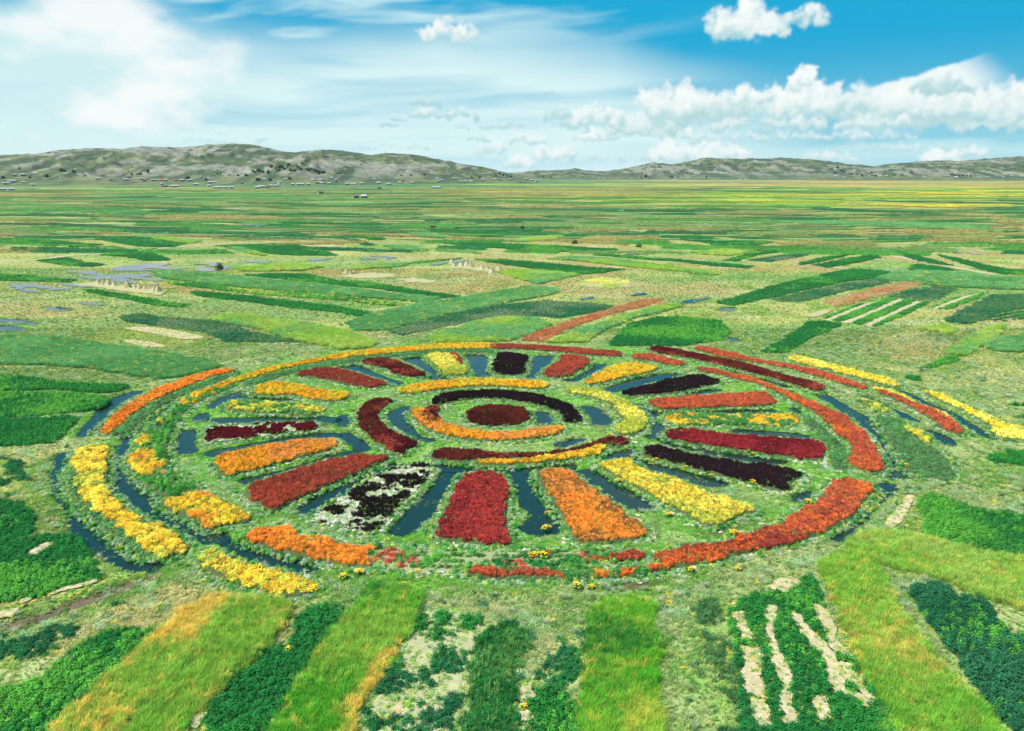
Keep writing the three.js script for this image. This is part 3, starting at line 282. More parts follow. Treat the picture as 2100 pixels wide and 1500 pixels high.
const WATER = ['-35.01,-18.43 -36.48,-11.66 -37.58,-6.40 -38.33,-3.37 -38.25,0.57 -38.10,3.71 -37.68,6.64 -37.13,9.38 -36.01,10.61 -36.35,8.94 -36.85,5.20 -37.33,1.64 -37.29,-1.64 -37.83,-5.78 -37.37,-10.29 -36.25,-14.50 -34.71,-17.49',
  '-36.58,11.74 -35.82,11.00 -33.90,15.50 -32.43,18.45 -30.44,21.52 -28.05,24.25 -25.72,26.58 -23.09,29.04 -20.83,30.81 -19.15,32.41 -19.94,33.29 -21.05,32.49 -23.03,30.81 -25.05,29.31 -26.69,28.21 -28.80,25.99 -31.58,22.42 -33.79,18.82 -36.04,13.87',
  '-18.60,33.29 -17.88,33.13 -16.58,33.92 -14.90,34.92 -13.30,35.81 -11.73,36.74 -11.64,37.37 -12.89,37.37 -14.54,36.17 -16.91,35.07 -18.02,34.31',
  '-43.84,-9.22 -45.05,-7.03 -44.76,-3.96 -44.75,-1.92 -43.67,2.17 -42.62,6.64 -41.87,8.94 -42.09,7.11 -42.66,4.21 -43.27,1.11 -43.66,-1.64 -43.69,-5.16',
  '-40.84,14.29 -40.71,13.32 -39.63,16.29 -38.28,19.06 -36.05,22.75 -33.76,25.79 -31.71,28.02 -29.48,30.29 -27.07,32.73 -24.22,35.44 -22.14,36.67 -22.47,37.23 -24.44,36.67 -26.58,34.99 -28.97,32.97 -31.15,30.55 -32.30,28.49 -35.16,24.87 -37.60,21.18 -39.36,17.70',
  '38.85,-8.44 39.63,-7.79 40.08,-2.90 40.30,0.47 40.73,3.10 40.34,6.07 39.91,9.30 38.92,12.71 38.44,15.47 37.82,18.41 37.12,20.14 35.20,20.31 36.26,17.70 37.57,13.92 38.68,10.18 39.17,6.07 39.03,2.06 39.24,-1.19 39.14,-4.68',
  '31.40,-22.39 33.51,-19.53 35.48,-16.29 36.34,-13.97 37.59,-10.32 35.55,-11.51 33.83,-13.97 32.10,-16.81',
  '33.69,21.79 34.53,21.79 33.70,23.37 32.20,25.17 30.20,27.44 28.23,29.82 26.68,31.55 25.80,32.73 25.40,32.73 27.49,30.32 29.53,27.98 31.51,25.17',
  '43.94,-7.15 44.72,-4.68 44.88,-1.75 45.28,0.47 45.47,3.61 44.95,2.17 44.25,-0.35 43.91,-3.19',
  '45.22,6.54 45.76,7.48 45.74,9.74 45.09,11.25 44.62,9.74',
  '49.17,-9.75 49.93,-8.44 50.04,-3.49 50.85,-0.08 50.74,3.61 50.60,6.54 50.85,8.40 50.28,9.38 50.03,7.57 49.81,4.21 49.55,0.03 49.42,-4.56',
  '-14.81,27.44 -14.71,26.04 -13.53,23.67 -11.79,20.47 -9.83,17.34 -8.73,16.97 -9.11,18.76 -10.83,22.43 -12.12,24.88 -13.21,27.16 -13.84,28.25',
  '-4.08,19.11 -2.96,19.11 -3.19,21.14 -3.71,23.67 -4.20,26.04 -4.85,28.52 -5.66,30.82 -6.37,31.79 -7.03,31.55 -6.56,29.56 -5.39,25.46 -4.58,21.79',
  '1.89,20.14 3.30,19.97 3.74,22.11 3.92,24.28 4.62,26.89 5.08,28.78 5.33,30.32 5.06,31.31 3.18,31.55 2.57,30.82 3.01,29.82 3.91,28.25 3.16,27.16 2.40,24.88 2.07,22.43',
  '7.83,18.76 8.99,18.41 10.10,20.81 11.57,23.37 12.90,26.04 12.85,27.02 11.13,26.61 10.18,25.17 9.23,23.37 8.49,21.14',
  '13.31,15.47 14.29,15.09 16.16,17.70 18.23,19.80 20.04,21.46 20.11,22.11 18.40,21.79 16.86,20.47 14.83,18.06 13.61,16.97',
  '17.09,9.95 18.73,11.00 21.60,13.03 24.07,14.29 26.92,15.50 26.94,16.42 24.41,16.29 22.47,15.10 19.73,13.03 17.33,11.30',
  '24.69,6.62 27.64,6.95 31.73,8.24 31.89,9.18 29.14,8.55 25.44,7.60',
  '16.24,-3.49 16.87,-2.32 17.59,1.00 17.49,5.10 16.55,8.85 15.83,9.30 16.67,5.59 16.88,1.54 16.69,-1.19',
  '21.83,-7.13 25.28,-9.39 27.67,-9.85 25.96,-8.47 22.91,-6.69',
  '18.02,-0.33 23.86,-0.71 29.90,-0.71 31.98,-0.33 31.74,0.44 25.27,0.25 18.13,0.63',
  '13.50,-9.42 15.80,-12.49 18.84,-16.13 21.86,-17.65 24.46,-17.65 22.43,-15.75 19.28,-13.20 16.84,-11.11 14.67,-9.09',
  '8.98,-13.92 10.53,-17.65 13.23,-22.48 14.73,-23.76 12.91,-19.22 11.08,-15.38 9.88,-13.92',
  '3.45,-16.13 4.30,-21.65 5.46,-28.68 7.71,-28.68 7.18,-25.95 5.59,-20.02 4.54,-15.75',
  '-4.46,-29.62 -2.39,-29.15 -1.99,-23.33 -1.08,-18.43 -1.03,-16.50 -2.50,-16.50 -3.59,-24.19',
  '-13.73,-27.30 -11.05,-27.76 -9.61,-23.33 -7.82,-18.43 -6.73,-15.38 -7.88,-15.01 -9.31,-18.43 -11.36,-23.33',
  '-21.46,-22.07 -19.44,-22.65 -17.30,-19.22 -14.95,-16.13 -12.11,-12.63 -12.59,-12.28 -14.54,-14.64 -17.04,-17.65 -19.34,-20.02',
  '-30.35,-6.25 -28.93,-7.13 -26.44,-5.60 -23.96,-4.96 -26.08,-4.33 -28.62,-5.18',
  '-30.45,2.65 -27.38,2.29 -22.16,1.93 -17.27,2.29 -17.01,3.54 -21.78,3.37 -26.93,3.72 -30.01,3.90',
  '-27.27,13.60 -24.94,11.89 -22.01,9.95 -19.02,8.24 -16.13,7.76 -16.10,8.87 -18.71,9.49 -21.71,11.00 -24.00,12.89 -26.23,14.56',
  '-21.75,20.83 -19.98,19.66 -18.48,18.33 -16.49,16.16 -14.41,13.74 -12.89,13.18 -14.16,14.97 -16.84,17.32 -18.79,19.42 -20.82,21.52',
  '-16.90,2.06 -16.50,1.00 -15.94,3.10 -15.99,5.10',
  '-15.36,7.48 -14.61,8.40 -13.29,10.18 -12.16,12.71 -12.56,12.71 -13.91,10.61 -15.09,8.85',
  '-11.08,-1.19 -9.95,-2.32 -9.87,2.06 -8.77,6.07 -7.59,8.85 -5.92,9.96 -7.30,10.18 -9.09,7.01 -10.88,3.61 -11.48,1.54',
  '10.14,-2.32 11.21,-1.75 11.87,1.00 12.34,3.61 11.78,4.61 10.74,4.61 10.89,1.54',
  '4.47,-0.08 5.55,0.47 5.94,2.06 5.70,4.11 4.21,4.11',
  '-31.54,9.30 -31.90,6.54 -31.28,7.01 -30.05,10.61 -28.80,13.52 -29.71,13.92 -30.79,11.88',
  '-32.33,3.10 -32.54,0.47 -31.96,1.00 -31.78,3.35',
  '-32.56,-1.75 -32.39,-5.90 -31.56,-8.44 -31.27,-7.03 -31.71,-2.04',
  '6.37,11.04 7.81,10.18 9.14,9.30 8.34,10.61 6.89,11.67',
  '10.53,14.70 12.26,13.52 13.72,12.71 12.56,14.31 11.13,15.17',
  '-5.27,16.94 -3.45,17.45 -1.42,18.08 1.66,18.33 4.09,17.83 7.26,16.68 7.30,17.45 4.07,18.57 1.66,19.06 -1.39,18.82 -3.83,18.33',
  '33.76,-2.32 34.08,3.10 33.85,7.01 33.68,9.74 33.63,10.61 33.08,10.61 33.41,7.01 33.89,1.00',
  '25.32,24.88 27.12,23.37 26.56,24.28 25.23,25.46',
  '-118.4,-133.1 -113.3,-133.1 -103.7,-124.2 -101.5,-127.7 -96.0,-125.9 -94.9,-131.3 -91.3,-122.5 -93.7,-120.8 -85.8,-114.3 -85.8,-111.9 -93.8,-118.2 -97.5,-119.1 -88.9,-109.4 -90.9,-108.3 -99.7,-115.9 -102.2,-113.7 -102.2,-116.9 -109.2,-120.1 -103.6,-121.5 -114.0,-129.4',
  '-109.9,-140.8 -107.3,-151.2 -99.2,-153.4 -98.4,-144.8 -89.9,-140.8 -92.7,-137.7 -98.6,-140.8 -101.3,-138.8 -96.1,-135.0 -100.5,-133.1 -106.7,-135.0',
  '-91.5,-152.1 -86.4,-155.1 -78.6,-144.8 -75.7,-136.9 -79.3,-137.7 -79.3,-142.8 -85.0,-148.6',
  '-88.7,-144.8 -81.9,-138.8 -77.2,-133.1 -82.8,-135.0',
  '-117.5,-105.3 -114.8,-108.3 -106.5,-102.5 -98.0,-95.8 -104.3,-98.4 -111.5,-102.5 -111.4,-99.8 -103.2,-93.2 -108.3,-94.5',
  '-108.1,-108.8 -103.1,-106.8 -96.6,-102.5 -97.3,-100.9 -103.2,-104.8',
  '-106.5,-62.9 -88.69,-59.46 -82.33,-54.53 -86.15,-56.14 -104.4,-59.8',
  '-99.42,-52.65 -85.99,-52.96 -81.47,-48.87 -83.11,-48.14 -97.74,-50.21',
  '-91.6,-74.4 -87.1,-71.9 -83.93,-69.02 -87.6,-70.0',
  '-86.9,-78.6 -83.6,-78.6 -80.2,-75.0 -83.0,-75.4',
  '-150.2,-360.1 -146.3,-375.5 -141.7,-352.7 -131.4,-338.8 -125.5,-338.8 -121.2,-325.7 -127.0,-321.9 -136.4,-338.8',
  '-112.7,-397.1 -106.7,-402.4 -103.5,-388.5 -109.1,-383.5',
  '-167.0,-200.7 -158.2,-195.2 -156.5,-191.6 -161.7,-194.0',
  '-61.8,-164.9 -54.6,-168.9 -56.7,-160.2 -59.6,-160.2',
  '-79.6,-161.1 -68.8,-157.9 -72.7,-154.7 -77.2,-156.5',
  '-22.2,-152.1 -16.2,-157.9 -12.1,-164.4 -11.8,-160.2 -15.4,-153.4 -21.2,-149.0',
  '37.1,-185.8 41.9,-189.3 47.0,-180.3 41.5,-178.7',
  '15.98,-83.64 19.41,-87.12 17.98,-82.96 16.17,-81.84',
  '27.81,-89.52 32.0,-93.5 29.94,-89.52 27.85,-87.36',
  '-43.3,-177.1 -34.8,-169.4 -35.5,-166.9 -42.1,-173.4',
  '-47.0,-170.4 -39.8,-165.4 -44.0,-163.5',
  '-40.2,-308.6 -34.2,-311.0 -33.1,-300.6 -37.7,-299.5',
  '37.63,-80.29 42.10,-83.64 44.72,-85.95 40.67,-80.29 37.31,-77.91',
  '42.50,-69.99 45.01,-73.55 46.37,-73.55 43.13,-68.45',
  '114.9,-210.4 117.6,-211.8 113.8,-200.7 112.0,-200.1',
  '151.6,-194.6 153.4,-191.6 148.9,-183.0 147.9,-185.3',
  '156.1,-188.7 155.9,-183.0 152.9,-179.8',
  '36.62,-42.55 38.07,-42.55 37.51,-39.91 36.27,-39.65'];
const MUD = ['-21.78,37.29 -21.11,37.56 -21.94,39.17 -23.27,41.05 -24.92,42.58 -26.07,44.24 -31.34,45.79 -32.12,44.66 -26.98,43.15 -25.74,41.59 -23.95,39.62 -22.58,38.44',
  '-41.39,16.13 -39.25,20.73 -37.23,24.52 -35.10,27.12 -33.02,29.53 -32.19,30.17 -32.98,30.09 -35.06,27.72 -37.26,24.82 -39.55,20.73 -41.46,16.50',
  '7.89,39.66 8.93,39.29 10.79,38.99 12.44,38.95 10.67,39.77 8.83,40.04',
  '-10.08,37.68 -7.98,38.46 -5.59,39.03 -3.02,39.18 -5.10,39.33 -7.92,38.76',
  '15.99,31.82 19.74,29.84 20.35,29.59 17.70,31.58 16.08,32.30'];
const BARE = ['30.19,30.40 32.38,27.24 34.86,24.35 34.78,25.24 33.14,27.51 30.81,30.65',
  '-27.56,40.63 -26.29,39.31 -25.50,38.71 -25.30,39.27 -26.36,40.22 -27.14,40.75',
  '-28.85,41.76 -28.42,40.98 -28.22,41.45 -28.57,41.92',
  '-33.21,43.08 -28.77,42.75 -28.44,42.59 -28.22,43.24 -28.62,43.55',
  '-32.23,34.52 -31.72,33.29 -31.32,33.29 -31.13,35.07 -31.56,35.60',
  '-64.57,-50.32 -61.27,-51.08 -54.18,-47.36 -48.03,-41.80 -50.14,-40.47 -57.37,-45.22',
  '-60.27,-40.26 -57.94,-40.04 -51.43,-35.08 -52.84,-34.36 -57.90,-37.51',
  '-103.2,-107.1 -98.8,-110.1 -87.0,-101.4 -77.2,-96.0 -75.0,-89.0 -81.6,-93.5 -94.3,-100.9',
  '-42.2,-123.0 -39.0,-128.2 -34.1,-130.0 -28.7,-125.7 -31.2,-119.6 -37.1,-118.3',
  '-26.2,-116.3 -23.0,-120.3 -19.7,-116.3 -16.7,-111.6 -20.6,-109.8 -24.4,-111.6',
  '-14.8,-145.6 -8.7,-144.7 -2.6,-135.6 -3.3,-130.7 -10.2,-136.4 -14.5,-140.7',
  '56.86,-61.72 60.50,-67.18 64.25,-70.05 60.72,-64.40 57.30,-60.84',
  '-190.0,-268.4 -187.2,-273.2 -178.4,-260.0 -177.9,-256.4 -183.9,-260.0',
  '2.43,50.26 2.94,50.14 2.99,51.19 2.69,51.52 2.38,51.30',
  '2.26,52.40 2.75,52.18 2.87,52.82 2.39,53.03',
  '-3.94,52.18 -3.66,51.64 -3.37,52.29 -3.57,52.82 -4.01,52.61',
  '-13.93,53.14 -13.45,52.40 -13.29,52.29 -13.16,52.82 -13.39,53.65',
  '-84.5,-222.6 -75.6,-226.3 -60.2,-208.7 -68.4,-208.7'];
const BARE_LINES = ['1.0|15.68,42.84 15.51,43.80 15.29,46.04',
  '1.3|15.25,46.74 15.02,48.09 14.51,49.61 14.18,51.03',
  '0.9|14.43,51.37 14.15,52.57 14.20,53.31',
  '0.8|17.87,42.18 17.01,44.57 16.62,46.74 16.44,48.74 16.07,50.57 15.59,51.71 15.41,52.79 15.47,53.41',
  '0.9|19.00,43.16 18.93,45.75 19.36,47.16 19.04,49.11 18.73,50.57 19.39,51.26 19.81,51.93',
  '0.8|20.77,42.01 20.42,44.11 20.15,46.32 20.37,47.56',
  '0.8|19.88,48.22 19.77,49.61 20.05,50.68 19.99,51.59',
  '0.8|17.70,51.03 17.18,52.14 17.24,53.00',
  '1.3|18.64,40.28 19.74,39.36 20.51,38.99'];
const ROADS = ['3.0|-170.0,-154.7 -145.4,-164.0 -140.4,-178.2 -130.9,-185.9 -124.0,-201.5 -112.2,-216.1 -100.6,-226.9 -85.0,-238.5 -71.5,-264.4',
  '3.0|-71.4,-266.3 -60.0,-282.0 -50.0,-300.2',
  '2.6|84.1,-150.3 88.4,-147.7 95.8,-140.3',
  '2.6|123.2,-188.2 124.6,-178.2 124.5,-167.9 125.7,-156.9 127.0,-141.1 128.3,-131.2 128.1,-121.7',
  '3.0|132.4,-358.4 126.5,-305.9 126.8,-276.9 126.3,-257.1 125.3,-223.2 123.2,-188.2',
  '3.0|-195.4,-488.1 -206.9,-547.6 -219.4,-602.7 -230.5,-624.5',
  '3.0|-0.6,-338.5 6.1,-341.2 13.2,-353.9',
  '2.6|-2.0,-192.9 3.5,-191.7 8.9,-185.9',
  '2.6|88.9,-300.2 99.7,-320.3 110.2,-339.9'];
const STACKS = ['-15.9,-153.3 -14.6,-144.4 -12.7,-145.6 -11.1,-148.1 -9.7,-143.1 -6.5,-139.5 -4.9,-138.3 -3.4,-133.8 -1.7,-136.0 -3.6,-130.4', '-97.6,-107.8 -95.8,-106.9 -94.2,-106.0 -92.1,-104.3 -87.7,-101.8 -85.2,-100.1 -83.8,-99.3 -82.2,-98.5 -80.2,-96.1 -79.2,-95.4 -78.3,-94.6 -77.6,-94.6', '-42.0,-128.3 -41.0,-128.3 -40.0,-129.3', '-188.8,-279.9 -187.5,-279.9 -186.2,-279.9'];
const FLOWERS = '14.50,16.13 15.27,16.13 17.57,18.13 19.38,20.09 22.51,22.00 22.50,22.00 11.82,9.16 4.73,28.23 4.44,31.08 11.09,21.57 14.09,28.63 -8.27,38.03 -4.44,37.83 -5.08,39.74 -9.20,38.71 3.39,35.62 4.06,35.70 6.05,40.01 6.94,40.01 17.01,37.53 18.25,31.93 24.77,14.34 25.71,26.27 37.76,17.51 18.21,31.94 -10.57,46.99 2.47,52.09 13.88,37.73';
const SHRUBS = '25.5,-223.2 47.5,-208.0 6.9,-305.9 -80.3,-141.9';
const COW = '-35.8,-305.9';
const CREST_NEAR = [[-40.41, 57.7], [-35.87, 70.4], [-32.69, 77.7], [-31.26, 81.3], [-29.78, 83.6], [-28.23, 97.6], [-26.66, 101.5], [-24.8, 96.7], [-23.67, 109.4], [-22.56, 107.1], [-21.43, 103.1], [-19.67, 116.4], [-18.19, 120.3], [-16.99, 117.8], [-15.49, 101.1], [-14.57, 95.0], [-13.64, 98.5], [-12.69, 103.6], [-11.43, 97.5], [-9.52, 86.6], [-8.54, 94.9], [-6.92, 87.0], [-4.96, 70.7], [-2.99, 55.9], [-1.66, 41.0], [-0.67, 31.0], [0.33, 21.0], [1.67, 12.6]];
const CREST_FAR = [[-2.33, 13.3], [-0.33, 23.5], [1.66, 38.7], [3.32, 41.2], [4.31, 51.3], [4.98, 38.7], [6.3, 33.6], [7.93, 51.2], [9.54, 78.6], [10.83, 70.9], [13.03, 102.5], [15.22, 96.9], [16.44, 98.9], [17.65, 103.3], [19.15, 95.5], [20.63, 83.0], [21.8, 68.4], [23.23, 58.7], [24.87, 72.1], [26.21, 80.6], [27.79, 82.1], [28.81, 88.2], [30.3, 98.2], [31.27, 103.9], [33.6, 116.6], [37.98, 99.9], [41.91, 73.2]];
const KNOLL = [-14.23, 2240.0, 40.0, 140.0, 200.0];
const HOUSES = '-1075,-1692,14.3,0 -1106,-1766,16.7,0 -1085,-1723,12.7,1 -775,-1186,9.0,0 -762,-1185,8.9,0 -1061,-1733,7.2,0 -993,-1647,7.7,0 -1182,-1907,9.0,0 -1168,-1916,11.0,0 -1160,-1953,12.1,0 -1143,-1999,8.2,1 -1081,-1946,9.9,0 -1043,-1939,10.8,0 -971,-1877,8.5,0 -930,-1857,6.5,1 -906,-1881,13.0,0 -924,-1939,9.6,1 -928,-1994,8.8,1 -881,-1906,9.4,0 -855,-1864,8.2,1 -844,-1883,7.4,0 -836,-1886,6.5,0 -825,-1886,7.4,2 -816,-1890,7.4,0 -774,-1764,6.9,0 -655,-1493,8.8,1 -636,-1492,13.2,0 -797,-1898,5.5,2 -782,-1899,11.0,0 -763,-1898,11.9,0 -682,-1723,10.0,0 -727,-1912,11.0,0 -682,-1821,17.4,0 -592,-1548,5.5,0 -582,-1547,5.5,1 -507,-1345,7.8,0 -498,-1343,7.2,0 -490,-1346,6.5,0 -480,-1346,7.1,0 -706,-1978,11.3,0 -602,-1781,5.5,1 -434,-1343,7.7,0 -457,-1441,9.6,0 -431,-1390,6.0,1 -470,-1550,6.6,0 -459,-1549,10.2,0 -503,-1723,6.5,0 -574,-1857,10.5,0 -522,-1797,8.4,0 -523,-1846,7.8,0 -466,-1696,6.3,0 -454,-1695,7.9,0 -446,-1697,7.1,0 -434,-1700,7.1,0 -460,-1850,9.4,0 -446,-1858,9.4,0 -422,-1785,8.3,0 -404,-1768,8.2,0 -433,-1782,7.4,1 -428,-1907,7.9,0 -413,-1889,7.8,0 -243,-977,5.5,1 -432,-1799,6.7,0 -362,-1757,8.1,0 -349,-1763,13.0,0 -339,-1806,8.3,0 -339,-1980,8.1,0 -310,-1868,10.2,0 -277,-1796,8.2,0 -274,-1800,7.4,0 -163,-793,5.5,1 -154,-791,5.8,0 -219,-1303,6.1,1 -268,-1926,8.7,0 -271,-2007,6.4,1 -239,-1938,7.0,0 -184,-2028,6.4,0 -180,-2069,7.4,0 -132,-1346,5.6,0 -123,-1343,5.5,0 -195,-2120,8.6,0 -155,-2155,8.7,0 -128,-2020,7.3,0 -117,-2025,7.3,0 -101,-2030,8.2,0 -76,-2147,8.7,0 -45,-2208,7.9,0 -35,-2188,7.8,1 -5,-2264,8.1,0 42,-2348,8.4,0 57,-2284,8.2,0 69,-2251,8.0,0 91,-2611,8.1,0 206,-3462,12.2,0 217,-2780,9.9,0 354,-3475,9.2,0 360,-3346,10.4,0 369,-3268,8.7,0 457,-3237,8.7,1 477,-3230,7.2,0 554,-3429,10.7,0 593,-2972,16.1,0 709,-3299,14.9,0 740,-3207,5.8,0 706,-2783,5.5,0 834,-2973,10.9,0 857,-2971,10.9,0 1311,-3334,15.7,0 1293,-3256,13.9,0 1294,-3169,12.0,0 1382,-3293,12.6,0 1393,-3263,10.9,0 1406,-3262,10.9,0 1415,-3232,10.9,0 1448,-3209,9.3,0 1480,-3221,9.3,0 1523,-3215,7.8,0 1565,-3248,9.5,0 1580,-3130,7.7,2 1546,-3049,12.0,0 1606,-3086,9.2,0 1638,-3002,12.0,0 1654,-3025,9.1,0 1700,-2959,9.0,0 1721,-2943,12.0,0 1774,-2935,9.0,0 1819,-2960,10.7,0 1832,-2919,9.1,0';
const TREES = '-1283,-2062,7.8 -1155,-1816,9.8 -1240,-2031,7.7 -1155,-2015,7.5 -1109,-1981,13.2 -1097,-1974,11.7 -1070,-1961,15.9 -1023,-1926,7.1 -1114,-1850,8.4 -1082,-1863,11.2 -938,-1985,8.6 -918,-1985,10.0 -916,-2026,10.1 -778,-1922,9.5 -778,-1935,8.2 -720,-1889,9.2 -735,-2011,7.0 -728,-2009,7.0 -686,-1951,8.1 -656,-1928,8.0 -636,-1917,11.9 -626,-1899,10.5 -634,-1968,9.4 -622,-1951,8.0 -621,-1968,12.1 -610,-1955,8.0 -601,-1941,10.6 -583,-1929,10.5 -606,-2018,6.9 -593,-1989,10.8 -578,-1972,8.0 -569,-1975,13.4 -561,-1940,13.2 -553,-1954,11.9 -569,-1987,10.8 -550,-1972,10.7 -533,-1943,11.8 -553,-2000,12.2 -524,-1941,9.2 -540,-2012,12.2 -535,-2025,13.7 -520,-2004,13.5 -527,-1982,10.7 -511,-1953,10.6 -499,-1952,11.8 -491,-1950,11.8 -487,-1967,11.9 -474,-1945,13.1 -463,-1936,14.3 -457,-1945,13.1 -494,-2006,10.8 -504,-2025,9.5 -429,-1972,7.9 -423,-1981,9.3 -524,-2053,11.1 -559,-2102,11.3 -556,-2053,9.7 -570,-2033,8.3 -584,-1837,8.8 -581,-1842,7.6 -550,-1822,10.0 -511,-1845,10.0 -531,-1861,6.3 -432,-1832,7.4 -401,-1834,6.2 -293,-2153,7.1 -271,-2164,8.5 -251,-2223,7.3 -238,-2204,7.2 -287,-2532,8.3 -45,-2372,7.7 -37,-2512,9.8 -25,-2448,11.1 -13,-2448,9.5 -2,-2408,9.4 -86,-2231,8.7 -107,-2186,8.6 136,-3526,11.3 163,-3409,11.0 527,-3320,10.8 545,-3309,17.3 558,-3299,10.8 654,-3331,13.1 676,-3318,10.9 756,-3526,9.3 771,-3232,10.7 1376,-3524,14.5 1447,-3638,15.0 1407,-3495,16.9 1400,-3450,14.3 1319,-3336,16.1 1394,-3379,11.7 1382,-3324,13.8 1421,-3351,11.7 1388,-3231,13.5 1517,-3450,12.1 1437,-3218,11.3 1587,-3480,9.8 1619,-3518,9.9 1500,-3199,9.1 1534,-3205,11.4 1592,-3257,16.3 1678,-3107,13.6 1677,-3076,13.5 1687,-3071,11.2 1683,-3037,11.1 1693,-3031,11.1 1691,-3001,11.0';
